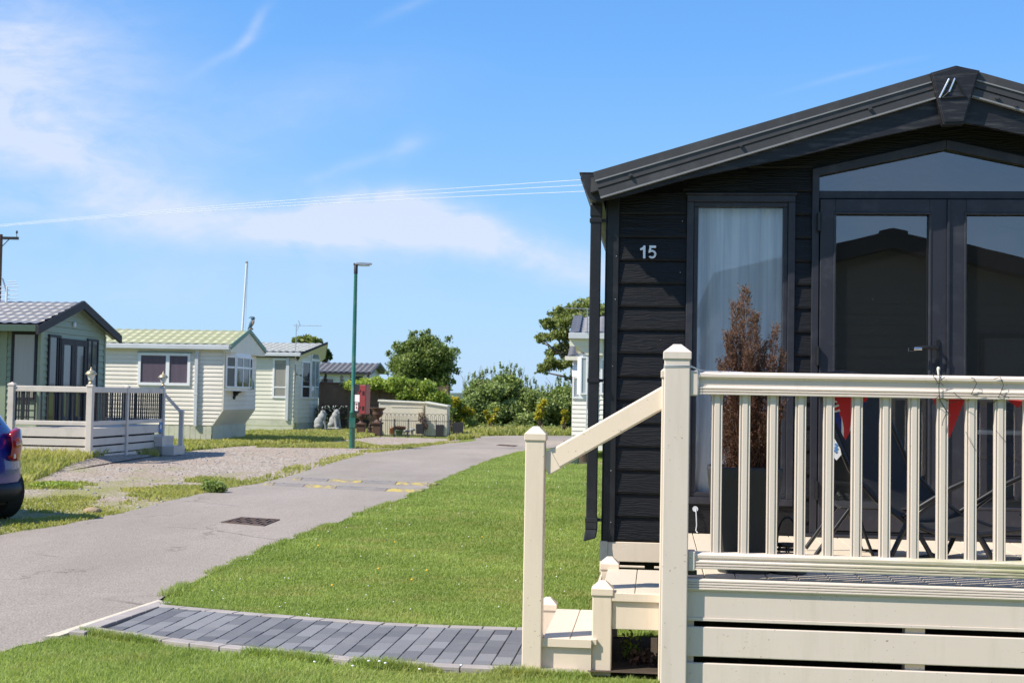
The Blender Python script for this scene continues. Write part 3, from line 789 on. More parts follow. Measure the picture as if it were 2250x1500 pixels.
# scattered loose stones on the gravel
st=MB()
for i in range(900):
    y=14+random.random()**1.4*21; x=random.uniform(-9,-2.4)
    if not inpoly(np.array([x]),np.array([y]),gravel_poly)[0]: continue
    st.ball((x,y,.008),random.uniform(.012,.032),6,(1,.8,.55),.15)
tag(st.build('loose_stones',M['stone_white']),'pale loose stones lying on the gravel plot','stones',kind='stuff')
for x,y in ((1,),) and ((203,1128),):
    p=G(x,y); b=MB(); b.ball((0,0,.03),.09,9,(1.2,.8,.5),.12); o=b.build('stone',M['stone_tan']); o.location=p; tag(o,'single larger tan stone on the gravel near the blue car shadow','stone')

# ------------------------------------------------------------------ road furniture
def speed_hump(a,b,width,seq,label):
    """row of rubber segments from a to b (ground points)"""
    a=Vector(a); b=Vector(b); d=(b-a); L=d.length; t=d.normalized(); n=Vector((-t.y,t.x,0))
    e=thing('speed_hump',label,'speed bump',tuple(a)+() if len(a)==3 else (a.x,a.y,0),0,'rubber speed bumps across the road')
    s=0
    for k,(ln,col) in enumerate(seq):
        m=MB(); s1=s+ln*L
        prof=[(-width/2,.012),(-width/2+.03,.024),(-width*.2,.046),(width*.2,.046),(width/2-.03,.024),(width/2,.012)]
        m.prism(prof,lambda p,z,q:t*q+n*p+Vector((0,0,z)),s+.004,s1-.004)
        m.build('segment',M['yellow'] if col else M['bump_black'],e,bevel=.004,seg=1)
        bo=MB()
        for f_ in (.25,.75):
            bo.cut(); c=t*(s+(s1-s)*f_); bo.lathe([(.022,.0),(.022,.0475),(.014,.049)],(c.x,c.y,.0),8)
        bo.build('bolt',M['black_plastic'],e)
        s=s1
    return e
speed_hump(G(650,1055),G(962,1068),.27,[(.06,1),(.19,0),(.24,1),(.24,0),(.27,1)],'farther of the two rubber speed bumps, yellow and black, across the road')
speed_hump(G(588,1066),G(930,1083),.25,[(.06,1),(.20,0),(.21,1),(.32,0),(.21,1)],'nearer of the two rubber speed bumps, mostly worn black, across the road')
def drain(pts,label,nx,ny):
    P=[G(*p) for p in pts]; c=sum(P,Vector())/4; e=thing('drain_cover',label,'drain',(c.x,c.y,0)); Q=[p-c for p in P]
    m=MB(); z=.017
    def q(a,b,zz): 
        p=Q[0].lerp(Q[1],a).lerp(Q[3].lerp(Q[2],a),b); return (p.x,p.y,zz)
    m.add([q(0,0,.0135),q(1,0,.0135),q(1,1,.0135),q(0,1,.0135)],[(0,3,2,1),(0,1,2,3)][:1]); m.build('pit',M['dark_void'],e)
    m=MB()
    def cell(a0,a1,b0,b1): m.add([q(a,b,zz) for zz in (.013,.021) for a,b in ((a0,b0),(a1,b0),(a1,b1),(a0,b1))],[(4,5,6,7),(0,1,5,4),(1,2,6,5),(2,3,7,6),(3,0,4,7),(7,6,5,4)][:5])
    w=.05
    cell(0,1,0,w*.6);cell(0,1,1-w*.6,1);cell(0,w,w*.6,1-w*.6);cell(1-w,1,w*.6,1-w*.6)
    for i in range(nx):
        for j in range(ny):
            a0=w+(1-2*w)*i/nx; a1=w+(1-2*w)*(i+1)/nx; b0=w+(1-2*w)*j/ny; b1=w+(1-2*w)*(j+1)/ny
            cell(a0,a0+(a1-a0)*.38,b0,b1) if (i+j)%2 else cell(a0,a1,b0,b0+(b1-b0)*.42)
    m.build('grating',M['grate'],e)
drain([(485,1150),(530,1139),(615,1144),(580,1158)],'rusty brown iron drain cover set in the near part of the road',4,7)
drain([(1090,979),(1098,977),(1138,979.5),(1130,982)],'small mossy drain cover at the far bend of the road',3,5)
# ------------------------------------------------------------------ black lodge (number 15)
lodge=thing('black_lodge','black timber clad holiday lodge numbered 15 with anthracite french doors','lodge',tuple(HO),-TH)
RU=2.13          # ridge
def zroof(u): return 2.853+.296*(RU-abs(u-RU)) 
def ztrim(u): return zroof(u)-.166
LEN=10.2
# lapped boards of the front
def lap_board(m,u0,u1,z0,z1,zc=None):
    """one lapped board, optional clip line zc(u) on its top"""
    d0=-.024; d1=-.008
    n=max(1,int((u1-u0)/.35)) if zc else 1
    us=[u0+(u1-u0)*i/n for i in range(n+1)]
    for a,b in zip(us,us[1:]):
        za=min(z1,zc(a)) if zc else z1; zb=min(z1,zc(b)) if zc else z1
        if max(za,zb)<=z0+.004: continue
        za=max(za,z0+.002); zb=max(zb,z0+.002)
        g=.016
        ya=d0+(d1-d0)*(za-z0)/(z1-z0)
        vs=[(a,d0,z0+g),(b,d0,z0+g),(b,ya,zb),(a,ya,za),(a,-.004,z0),(b,-.004,z0),(a,d0+.003,z0+g-.012),(b,d0+.003,z0+g-.012)]
        if min(za,zb)>z0+g+.004: m.add(vs,[(0,1,2,3),(6,7,1,0),(4,5,7,6)])
m=MB(); z=.50
clip=lambda u: ztrim(u)+.02
while z<3.5:
    z1=z+.15
    spans=[(.075,4.19)]
    cuts=[]
    if z1>.76 and z<2.74: cuts+=[(.505,1.198),(2*RU-1.198,2*RU-.505)]
    if z1>.57 and z<3.1: cuts+=[(1.300,2*RU-1.300)]
    for c0,c1 in cuts:
        ns=[]
        for a,b in spans:
            if c1<=a or c0>=b: ns.append((a,b)); continue
            if a<c0: ns.append((a,c0))
            if c1<b: ns.append((c1,b))
        spans=ns
    # the gable boards above the door frame
    for a,b in spans: lap_board(m,a,b,z,z1,clip)
    z=z1
# fill strips above and below the side windows
for s0,s1 in ((.505,1.198),(2*RU-1.198,2*RU-.505)):
    m.box(s0,s1,-.02,-.004,.50,.752); m.box(s0,s1,-.02,-.004,2.733,2.80)
m.prism([(1.30,2.898),(RU,3.086),(2*RU-1.30,2.898),(2*RU-1.30,3.02),(RU,3.30),(1.30,3.02)],lambda a,b,d:(a,d,b),-.018,-.003)
m.build('cladding',M['black_wood'],lodge)
# structural walls behind the boards
w=MB()
def panel(u0,u1,z0,z1): w.box(u0,u1,0,.06,z0,z1)
panel(0,.56,.5,2.70); panel(1.15,1.34,.5,2.95); panel(2*RU-1.34,2*RU-1.15,.5,2.95); panel(2*RU-.56,2*RU,.5,2.70)
panel(.56,1.15,.5,.80); panel(.56,1.15,2.69,2.86); panel(2*RU-1.15,2*RU-.56,.5,.80); panel(2*RU-1.15,2*RU-.56,2.69,2.86)
w.prism([(1.34,2.91),(RU,3.10),(2*RU-1.34,2.91),(2*RU-1.34,3.05),(RU,3.30),(1.34,3.05)],lambda a,b,d:(a,d,b),0,.06)
w.box(0,.06,.06,.35,.5,2.75); w.box(0,.06,1.55,LEN,.5,2.75); w.box(0,.06,.35,1.55,.5,1.25); w.box(0,.06,.35,1.55,2.4,2.75); w.box(2*RU-.06,2*RU,.06,LEN,.5,2.75); w.box(.06,2*RU-.06,LEN-.06,LEN,.5,2.75)
w.build('wall',M['black_trim'],lodge)
m=MB(); m.box(-.004,.075,-.036,.02,.495,2.72); m.box(-.012,-.004,-.036,.12,.495,2.72); m.cut(); m.box(2*RU-.075,2*RU+.004,-.036,.02,.495,2.72)
m.build('corner_post',M['black_trim'],lodge,bevel=.004)
m=MB(); random.seed(3)
for z_ in (.62,.95,1.25,1.62,2.05,2.33): m.ball((.055+random.uniform(-.01,.01),-.038,z_),.0035,6,(1,.5,1))
for p in ((.48,-.03,2.56),(.47,-.03,2.23),(1.20,-.03,1.60)): m.ball(p,.0035,6,(1,.5,1))
m.build('screw_heads',M['steel'],lodge)
# interior
m=MB(); m.box(.06,2*RU-.06,.06,3.7,.53,.562); m.build('floor',M['carpet'],lodge)
m=MB(); m.box(.062,.075,.062,.35,.562,2.74); m.box(.062,.075,1.55,3.7,.562,2.74); m.box(.062,.075,.35,1.55,.562,1.25); m.box(.062,.075,.35,1.55,2.4,2.74); m.box(2*RU-.075,2*RU-.062,.062,3.7,.562,2.74); m.box(.075,2*RU-.075,3.6,3.66,.562,2.74)
m.prism([(.075,2.735),(2*RU-.075,2.735),(2*RU-.075,2.80),(RU,3.36),(.075,2.80)],lambda a,b,d:(a,d,b),3.6,3.66)
m.build('interior_wall',M['interior'],lodge)
# roof slabs, ridge, soffit
m=MB()
for s in (1,-1):
    X=lambda u: u if s==1 else 2*RU-u
    pts=[(X(-.10),zroof(-.10)-.03),(X(RU),zroof(RU)-.03),(X(RU),zroof(RU)-.12),(X(-.10),zroof(-.10)-.12)]
    if s==-1: pts=pts[::-1]
    m.prism(pts,lambda a,b,d:(a,d,b),-.305,LEN+.2)
m.build('roof',M['roof_metal'],lodge)
m=MB()
for s in (1,-1):
    X=lambda u: u if s==1 else 2*RU-u
    def band(t0,t1,d0,d1,mi):
        m.m=mi
        a,b=-.088,RU
        pts=[(X(a+t0*.32),zroof(a)-t0),(X(b),zroof(b)-t0),(X(b),zroof(b)-t1),(X(a+t1*.32),zroof(a)-t1)]
        if s==-1: pts=pts[::-1]
        m.prism(pts,lambda p,q,d:(p,d,q),d0,d1)
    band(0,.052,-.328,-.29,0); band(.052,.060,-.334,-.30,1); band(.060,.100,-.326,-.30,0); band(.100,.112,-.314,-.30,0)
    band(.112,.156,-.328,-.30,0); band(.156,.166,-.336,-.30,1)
m.build('roof_edge_trim',[M['roof_metal'],M['roof_edge_glint']],lodge)
m=MB()
for px,py in ((1385,386),(1628,320),(1912,240)):
    m.cut(); p=HP(px,py,-.33); m.tube([(p.x,-.326,p.z),(p.x,-.345,p.z)],.012,8); m.tube([(p.x,-.345,p.z),(p.x,-.35,p.z)],.007,6)
for px,py in ((2150+40,215),(2200+30,232)):
    m.cut(); p=HP(px,py,-.33); m.tube([(p.x,-.326,p.z),(p.x,-.345,p.z)],.012,8)
m.build('trim_screw',M['roof_metal'],lodge)
m=MB()
def bb(u):   # curved lower edge of the barge board
    k=min(1,abs(u-RU)/RU); return [3.145,3.062,2.985,2.905,2.80,2.640][0] if k==0 else np.interp(k,[0,.06,.25,.45,.75,.99],[3.135,3.125,3.035,2.93,2.80,2.655])
for s in (1,-1):
    X=lambda u: u if s==1 else 2*RU-u
    us=[-.03+(RU+.03)*i/16 for i in range(17)]
    pts=[(X(u),float(bb(u))) for u in us]+[(X(u),ztrim(u)+.012) for u in us[::-1]]
    if s==-1: pts=pts[::-1]
    for i in range(16):
        q=[(X(us[i]),float(bb(us[i]))),(X(us[i+1]),float(bb(us[i+1]))),(X(us[i+1]),ztrim(us[i+1])+.012),(X(us[i]),ztrim(us[i])+.012)]
        if s==-1: q=q[::-1]
        m.prism(q,lambda a,b,d:(a,d,b),-.300,-.262,caps=True)
m.build('barge_board',M['black_barge'],lodge)
m=MB()
for s in (1,-1):
    X=lambda u: u if s==1 else 2*RU-u
    pts=[(X(-.06),ztrim(-.06)+.0),(X(RU),ztrim(RU)+.0),(X(RU),ztrim(RU)-.015),(X(-.06),ztrim(-.06)-.015)]
    if s==-1: pts=pts[::-1]
    m.prism([(a,b+.05) for a,b in pts],lambda a,b,d:(a,d,b),-.262,-.036)
m.build('soffit',M['black_trim'],lodge)
# ridge shield with emblem
m=MB()
ks=[(1.966,3.434),(2.118,3.478),(2.262,3.446),(2.168,3.118),(2.045,3.112)]
kc=(2.112,3.31)
def inset(P,k,c=kc): return [(c[0]+(x-c[0])*k,c[1]+(y-c[1])*k) for x,y in P]
m.prism(ks[::-1],lambda a,b,d:(a,d,b),-.355,-.29)
m.prism(inset(ks,.93)[::-1],lambda a,b,d:(a,d,b),-.362,-.352)
sh=m.build('ridge_shield',M['black_barge'],lodge,bevel=.006)
m=MB()
def embar(mb,a,b,w=.010,v=-.366):
    p=HP(*a,-.36); q=HP(*b,-.36); mb.bar((p.x,v,p.z),(q.x,v,q.z),.008,w,(0,1,0)) if False else mb.tube([(p.x,v,p.z),(q.x,v,q.z)],w/2,8)
embar(m,(2064,216),(2085,174),.013); embar(m,(2085,203),(2098,173),.012); m.build('silver_slash',M['chrome'],sh)
m=MB(); embar(m,(2098,173),(2121,212),.012); embar(m,(2121,212),(2070,216),.012); embar(m,(2070,216),(2085,203),.010)
m.build('black_triangle',M['black_plastic'],sh)
# gutter and downpipe on the left corner
m=MB()
gp_=[(-.162,2.835),(-.170,2.80),(-.150,2.775),(-.148,2.755),(-.112,2.675),(-.07,2.655),(-.02,2.655),(-.02,2.835)]
m.prism(gp_[::-1],lambda a,b,d:(a,d,b),-.235,LEN)
m.prism([(-.178,2.842),(-.178,2.834),(-.06,2.834),(-.06,2.842)],lambda a,b,d:(a,d,b),-.238,LEN)
gut=m.build('gutter',M['black_trim'],lodge,bevel=.004)
m=MB()
m.box(-.108,-.040,-.085,-.018,.60,2.665); m.box(-.112,-.036,-.089,-.014,.575,.64); m.box(-.112,-.036,-.089,-.014,2.58,2.66)
m.add([(-.112,-.089,.575),(-.036,-.089,.575),(-.036,-.014,.575),(-.112,-.014,.575),(-.122,-.10,.50),(-.044,-.10,.522),(-.044,-.014,.522),(-.122,-.014,.50)],[(0,1,5,4),(1,2,6,5),(2,3,7,6),(3,0,4,7),(4,5,6,7)])
dp=m.build('downpipe',M['black_trim'],lodge,bevel=.006)
m=MB()
for z_ in (2.555,1.525,.635):
    m.cut(); m.box(-.114,-.034,-.091,-.012,z_-.012,z_+.014); m.box(-.034,-.012,-.07,-.04,z_-.009,z_+.011)
m.build('pipe_bracket',M['black_trim'],dp,bevel=.002)
# skirting
m=MB(); m.box(-.012,2*RU,-.03,-.01,.372,.497); m.box(-.018,.030,-.038,-.008,.30,.500)
for x in (.03,.33,.63,.93): m.box(x,x+.24 if x>.03 else x+.24,-.036,-.012,.335,.348)
m.build('skirting',M['cream_warm'],lodge,bevel=.003)  # lighter warm cream puts the bounce light from the steps into the colour
m=MB(); m.box(.0,2*RU,.10,LEN,.25,.49); m.build('chassis',M['dark_void'],lodge)
m=MB(); m.tube([(-.01,1.2,2.62),(.0,1.2,2.50),(-.012,1.2,2.44)],.012,6); m.tube([(-.02,1.0,2.42),(-.025,1.0,2.34),(-.004,1.0,2.29)],.008,6); m.build('wall_hook',M['black_plastic'],lodge)

# left and right windows
def ring_frame(mb,u0,u1,z0,z1,w,d0,d1):
    mb.box(u0,u1,d0,d1,z1-w,z1); mb.box(u0,u1,d0,d1,z0,z0+w); mb.box(u0,u0+w,d0,d1,z0+w,z1-w); mb.box(u1-w,u1,d0,d1,z0+w,z1-w)
def side_window(u0,u1):
    m=MB(); ring_frame(m,u0,u1,.752,2.728,.044,-.040,.05); ring_frame(m,u0+.044,u1-.044,.796,2.684,.030,-.024,.045)
    m.box(u0-.01,u1+.01,-.052,-.02,2.728,2.742)
    f=m.build('window',M['anthracite'],lodge,bevel=.004)
    g_=MB(); g_.add([(u0+.07,.012,.82),(u1-.07,.012,.82),(u1-.07,.012,2.66),(u0+.07,.012,2.66)],[(0,1,2,3)]); g_.build('pane',M['glass_clear'],f)
    return f
wf=side_window(.509,1.195); side_window(2*RU-1.195,2*RU-.509)
P=[]; NZ=40; NU=120
for i in range(NZ+1):
    z_=2.72-(2.72-.62)*i/NZ; k=max(0,(2.2-z_)/1.6); row=[]
    wd=.60*(1-.42*min(1,k)**1.8) if k<1 else .35
    for j in range(NU+1):
        s=j/NU; u_=.545+wd*s-.03*k*math.sin(s*3); amp=.018+.014*k
        v_=.068+.6*amp*math.sin(s*38+3*math.sin(s*5+1)+.9*k)*(.6+.4*math.sin(s*9+2))+.014*math.sin(s*17-1.5*k)
        row.append((u_,v_,z_))
    P.append(row)
m=MB(); m.grid(P); m.build('curtain',M['curtain'],wf)
# french doors and gable light
m=MB()
m.box(1.300,1.345,-.040,.055,.565,2.90); m.box(2*RU-1.345,2*RU-1.300,-.040,.055,.565,2.90)
m.box(1.345,2*RU-1.345,-.034,.05,2.708,2.757); m.box(1.345,2*RU-1.345,-.040,.055,.565,.604)
m.box(1.25,2*RU-1.25,-.07,-.03,.566,.585)
for s in (1,-1):
    X=lambda u: u if s==1 else 2*RU-u
    q=[(X(1.300),2.8985),(X(1.300),2.845),(X(RU),3.022),(X(RU),3.085)]
    if s==-1: q=q[::-1]
    m.prism(q,lambda a,b,d:(a,d,b),-.0405,.05)
df=m.build('door_frame',M['anthracite'],lodge,bevel=.004)
m=MB(); m.add([(1.34,.01,2.75),(2*RU-1.34,.01,2.75),(2*RU-1.34,.01,2.86),(RU,.01,3.03),(1.34,.01,2.86)],[(0,1,2,3,4)]); m.build('gable_pane',M['glass'],df)
def leaf_(u0,u1,g0,g1,tilt=0):
    m=MB(); 
    d0,d1=-.052,.02
    m.box(u0,g0,d0,d1,.608,2.703); m.box(g1,u1,d0,d1,.608,2.703); m.box(g0,g1,d0,d1,2.609,2.703); m.box(g0,g1,d0,d1,.608,.775)
    ring_frame(m,g0-.012,g1+.012,.763,2.621,.016,-.058,-.03)
    f=m.build('door',M['anthracite'],lodge,bevel=.005)
    g_=MB(); g_.add([(g0-.004,-.012,.77),(g1+.004,-.012-tilt,.77),(g1+.004,-.012-tilt,2.614),(g0-.004,-.012,2.614)],[(0,1,2,3)]); g_.build('pane',M['glass'],f)
    return f
dl=leaf_(1.350,2.136,1.445,2.028); dr=leaf_(2.146,2*RU-1.350,2.250,2*RU-1.445,.006)
m=MB(); m.box(2.133,2.149,-.066,-.045,.63,2.70); m.build('meeting_strip',M['anthracite'],dr,bevel=.003)
m=MB()
for z_ in (2.555,1.705,.86): m.cut(); m.box(1.327,1.350,-.075,-.038,z_-.055,z_+.055); m.tube([(1.339,-.078,z_-.06),(1.339,-.078,z_+.06)],.011,8)
m.build('hinge',M['black_plastic'],dl,bevel=.002)
m=MB(); m.box(2.062,2.092,-.064,-.05,1.60,1.82); m.build('handle_plate',M['black_plastic'],dl,bevel=.008,seg=3)
m=MB(); m.tube([(2.077,-.06,1.765),(2.077,-.105,1.765),(2.055,-.112,1.766),(1.98,-.108,1.765),(1.93,-.104,1.762)],[.009,.010,.012,.012,.009],10); h_=m.build('door_handle',M['black_plastic'],dl)
m=MB(); m.tube([(1.972,-.110,1.7575),(1.925,-.106,1.757)],.0115,10); m.build('handle_tip',M['chrome'],h_)
# unseen side window, added in the long wall to brighten the curtain
m=MB()
for a,b,c,d in ((.35,1.55,2.35,2.40),(.35,1.55,1.25,1.30),(.35,.40,1.30,2.35),(1.50,1.55,1.30,2.35),(.93,.97,1.30,2.35)): m.box(-.02,.07,a,b,c,d)
f=m.build('window',M['anthracite'],lodge); m=MB(); m.add([(.02,.38,1.28),(.02,1.52,1.28),(.02,1.52,2.37),(.02,.38,2.37)],[(0,1,2,3)]); m.build('pane',M['glass_clear'],f)
# number
def digit(name,polys,x0):
    m=MB()
    for P in polys: m.prism([(x0+x,2.316+z) for x,z in P],lambda a,b,d:(a,d,b),-.046,-.037)
    return m.build(name,M['number'],lodge,bevel=.0012,seg=1)
digit('number_one',[[(.021,0),(.036,0),(.036,.084),(.025,.084),(.016,.072),(.002,.066),(.002,.052),(.020,.057)]],.210)
def arc5():
    cx,cz,ro,ri=.026,.028,.0285,.0145; A=[-2.45+4.35*k/12 for k in range(13)]
    quads=[]
    for a,b in zip(A,A[1:]): quads.append([(cx+ro*math.cos(a),cz+ro*math.sin(a)*.98),(cx+ro*math.cos(b),cz+ro*math.sin(b)*.98),(cx+ri*math.cos(b),cz+ri*math.sin(b)),(cx+ri*math.cos(a),cz+ri*math.sin(a))])
    return quads
digit('number_five',[[(.008,.068),(.052,.068),(.052,.084),(.008,.084)],[(.002,.036),(.018,.040),(.022,.068),(.008,.068)]]+arc5(),.262)
# small wall socket with cord low on the wall
m=MB(); m.tube([(.585,-.02,.72),(.585,-.045,.72)],.018,12); m.tube([(.585,-.045,.72),(.590,-.055,.70),(.594,-.055,.62),(.590,-.05,.585),(.600,-.06,.572)],.004,6)
m.build('wall_socket',M['gutter_grey'],lodge)
# interior furniture, dim behind the glass
m=MB(); m.box(1.55,2.15,1.2,1.7,.562,1.02); m.box(1.50,2.20,1.15,1.75,1.02,1.06); o=m.build('cabinet',M['oak'],None,bevel=.006); o.location=HO; o.rotation_euler=(0,0,-TH); tag(o,'light oak cabinet just inside the left french door','cabinet')
m=MB(); m.box(2.5,3.9,1.5,2.3,.562,1.0); m.box(2.5,3.9,2.1,2.35,1.0,1.42); o=m.build('sofa',M['navy'],None,bevel=.05,seg=3); o.location=HO; o.rotation_euler=(0,0,-TH); tag(o,'dark navy sofa inside behind the right french door','sofa')
m=MB(); m.box(2.33,2.36,.5,.53,.562,1.22); m.box(2.60,2.63,.5,.53,.562,1.22); m.box(2.30,2.9,.45,.9,1.22,1.25); m.box(2.33,2.36,.8,.83,.562,1.22); m.box(2.8,2.83,.5,.53,.562,1.22)
o=m.build('side_table',M['white_paint'],None,bevel=.004); o.location=HO; o.rotation_euler=(0,0,-TH); tag(o,'pale side table inside just behind the right french door','table')

# ------------------------------------------------------------------ decking with steps and railing
dk=thing('veranda_deck','cream decking with railing and steps in front of the black lodge','decking',tuple(HO),-TH)
V0=-2.26; UE=5.6
m=MB(); u=.42; random.seed(5)
while u<UE:
    m.box(u+.0025,min(u+.1475,UE),V0+.02,-.036,DECK-.028+random.uniform(-.0005,.0005),DECK); u+=.15
m.build('deck_boards',M['deck'],dk,bevel=.0025,seg=1)
def xprism(mb,prof,u0,u1):
    """profile (v,z) extruded along u; profile clockwise seen from -u"""
    mb.prism(prof,lambda a,b,d:(d,a,b),u0,u1)
m=MB()
tr=[(-.022,0),(.02,0),(.02,-.055),(-.016,-.055)]
prof=[(V0+.02,DECK+.004),(V0-.022,DECK+.004)]
for i in range(4):
    zt=DECK-.002-i*.012; prof+=[(V0-.028,zt-.002),(V0-.028,zt-.008),(V0-.022,zt-.010)]
prof+=[(V0-.02,DECK-.055),(V0+.02,DECK-.055)]
xprism(m,prof[::-1],.482,UE); m.build('edge_trim',M['cream'],dk)
m=MB(); m.box(.482,UE,V0-.012,V0+.012,.385,DECK-.056); m.box(.482,UE,V0-.016,V0+.010,.369,.385); m.build('fascia_board',M['cream'],dk,bevel=.002)
for z0,z1 in ((.202,.341),(.032,.172)):
    m=MB(); m.box(.482,UE,V0-.015,V0+.007,z0,z1); m.build('skirt_slat',M['cream'],dk,bevel=.004)
m=MB()
for z_ in (.285,.12): m.ball((.505,V0-.016,z_),.006,8,(1,.5,1))
m.build('screw_heads',M['cream'],dk)
m=MB()
for u_ in (.47,1.50,2.55,3.6,4.6): m.cut(); m.box(u_,u_+.09 if u_>.5 else u_+.05,V0+.012,V0+.09,.0,.50)
m.build('support_leg',M['cream_warm'],dk)
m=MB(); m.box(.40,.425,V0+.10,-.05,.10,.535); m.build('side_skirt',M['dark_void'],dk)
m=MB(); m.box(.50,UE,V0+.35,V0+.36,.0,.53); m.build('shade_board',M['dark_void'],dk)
def post(u0,u1,v0,v1,zt,mt='cream'):
    m=MB(); m.box(u0,u1,v0,v1,0,zt-.045); p=m.build('post',M[mt],dk,bevel=.006,seg=3)
    m=MB(); e=.006; a,b,c,d=u0-e,u1+e,v0-e,v1+e; z0,z1=zt-.072,zt-.038
    m.box(a,b,c,d,z0,z1); cx,cy=(a+b)/2,(c+d)/2; k=.28
    T_=[(cx+(x-cx)*k,cy+(y-cy)*k,zt) for x,y in ((a,c),(b,c),(b,d),(a,d))]
    m.add([(a,c,z1),(b,c,z1),(b,d,z1),(a,d,z1)]+T_,[(0,1,5,4),(1,2,6,5),(2,3,7,6),(3,0,4,7),(4,5,6,7)])
    m.build('post_cap',M[mt],p,bevel=.003,merge=True); return p
post(.364,.486,-2.322,-2.200,1.676)
post(UE-.12,UE,-2.322,-2.200,1.676)
post(.355,.455,-1.90,-1.80,1.594,'cream_warm')
post(-.336,-.236,-1.865,-1.765,1.262,'cream_warm')
post(.017,.117,-1.815,-1.715,.478,'cream_warm')
post(-.336,-.236,-.86,-.76,.245,'cream_warm')
post(.020,.120,-.83,-.73,.488,'cream_warm')
# rails
def rail_prof(zb,zt,cap=.045):
    h=zt-zb; P=[(-cap+.006,zt-.030),(-cap,zt-.024),(-cap,zt-.012),(-cap+.016,zt),(cap-.016,zt),(cap,zt-.012),(cap,zt-.026),(.030,zt-.032)]
    P+=[(.030,zb+.036),(.040,zb+.030),(.040,zb),(-.040,zb)]
    for i in range(3):
        z0=zb+.002+i*.0125; P+=[(-.041,z0+.001),(-.041,z0+.007),(-.034,z0+.0095)]
    P+=[(-.029,zb+.042),(-.029,zt-.034)]
    return P
m=MB(); xprism(m,[(V0+a,b) for a,b in rail_prof(1.439,1.547)],.486,UE-.12); m.build('top_rail',M['cream'],dk)
m=MB(); xprism(m,[(V0+a,b) for a,b in rail_prof(.617,.693,.036)],.486,UE-.12); m.build('bottom_rail',M['cream_rail'],dk)
m=MB(); m.box(.486,.525,V0-.050,V0+.048,1.432,1.5525); m.build('rail_collar',M['cream'],dk,bevel=.006)
m=MB(); m.box(.486,.522,V0-.045,V0+.043,.606,.6985); m.build('rail_collar',M['cream'],dk,bevel=.006)
m=MB(); m.box(.488,.53,V0-.03,V0+.02,.585,.604); m.build('rail_bracket',M['black_plastic'],dk)
k=0; u=.617
m=MB()
m.box(-.025,.025,-.014,.018,.69,1.442); m.box(-.0125,.0125,-.021,-.013,.69,1.442); m.box(-.025,-.019,-.018,-.013,.69,1.442); m.box(.019,.025,-.018,-.013,.69,1.442)
b0=m.build('baluster',M['cream'],dk,bevel=.0018,seg=1); b0.location=(u,V0,0)
while u+.1305<UE-.16:
    u+=.1305; c=b0.copy(); COL.objects.link(c); c.location=(u,V0,0)
# stairs
def tread(u0,u1,v0,v1,zt,boards):
    m=MB(); w_=(u1-u0)/boards
    for i in range(boards): m.box(u0+i*w_+.002,u0+(i+1)*w_-.002,v0,v1,zt-.028,zt)
    m.build('tread',M['deck'],dk,bevel=.002,seg=1)
tread(-.232,.045,-1.835,-.865,.187,2); tread(.060,.405,-1.80,-.825,.422,2)
m=MB(); m.box(-.236,.017,-1.845,-1.8365,.143,.1865); m.cut(); m.box(-.236,.017,-1.828,-1.812,.0,.1425)
m.cut(); m.box(-.236,-.222,-1.76,-.87,0,.155); m.cut(); m.box(.017,.030,-1.70,-.85,.19,.39); m.cut()
m.box(.118,.356,-1.815,-1.802,.380,.4215); m.cut(); m.box(.118,.356,-1.800,-1.785,.238,.3795)
m.build('riser',M['cream_warm'],dk,bevel=.002)
m=MB(); a=HP(1197,1021,-1.815); b=HP(1470,866,-1.86); m.bar((a.x,a.y,a.z),(b.x,b.y,b.z),.045,.105); m.build('handrail',M['cream_warm'],dk,bevel=.008)
m=MB(); a2=HP(1222,1007,-1.82); m.bar((a.x-.002,a.y,a.z),(a2.x,a2.y,a2.z),.054,.114); m.build('handrail_collar',M['cream_warm'],dk,bevel=.004)
# soil and rank weeds below the stairs
sheet('soil',[tuple(H(u,v)[:2]) for u,v in ((.0,-1.86),(.46,-1.86),(.46,-.8),(-.02,-.8))],.03,M['soil'])
# ------------------------------------------------------------------ things on the deck
pf=HP(1631,1230,-2.02)
pl=thing('tapered_planter','tall charcoal tapered planter holding the dried conical shrub','planter',tuple(H(.772,-1.90,DECK)),-TH)
m=MB()
def sq(r,z,n=28,e=4.0):
    out=[]
    for i in range(n):
        t=2*math.pi*i/n; c,s=math.cos(t),math.sin(t); k=(abs(c)**e+abs(s)**e)**(-1/e); out.append((r*c*k,r*s*k,z))
    return out
rings=[sq(.128,.0),sq(.140,.10),sq(.158,.25),sq(.172,.38),sq(.182,.47),sq(.186,.505),sq(.184,.520),sq(.174,.522),sq(.168,.505),sq(.160,.45)]
n=28; vs=[p for r_ in rings for p in r_]
m.add(vs,[(i*n+k,i*n+(k+1)%n,(i+1)*n+(k+1)%n,(i+1)*n+k) for i in range(len(rings)-1) for k in range(n)],True); m.add(rings[0],[tuple(range(n))[::-1]]); m.build('pot',M['planter'],pl)
m=MB(); m.add(rings[-1],[tuple(range(n))]); m.build('soil_surface',M['soil'],pl)
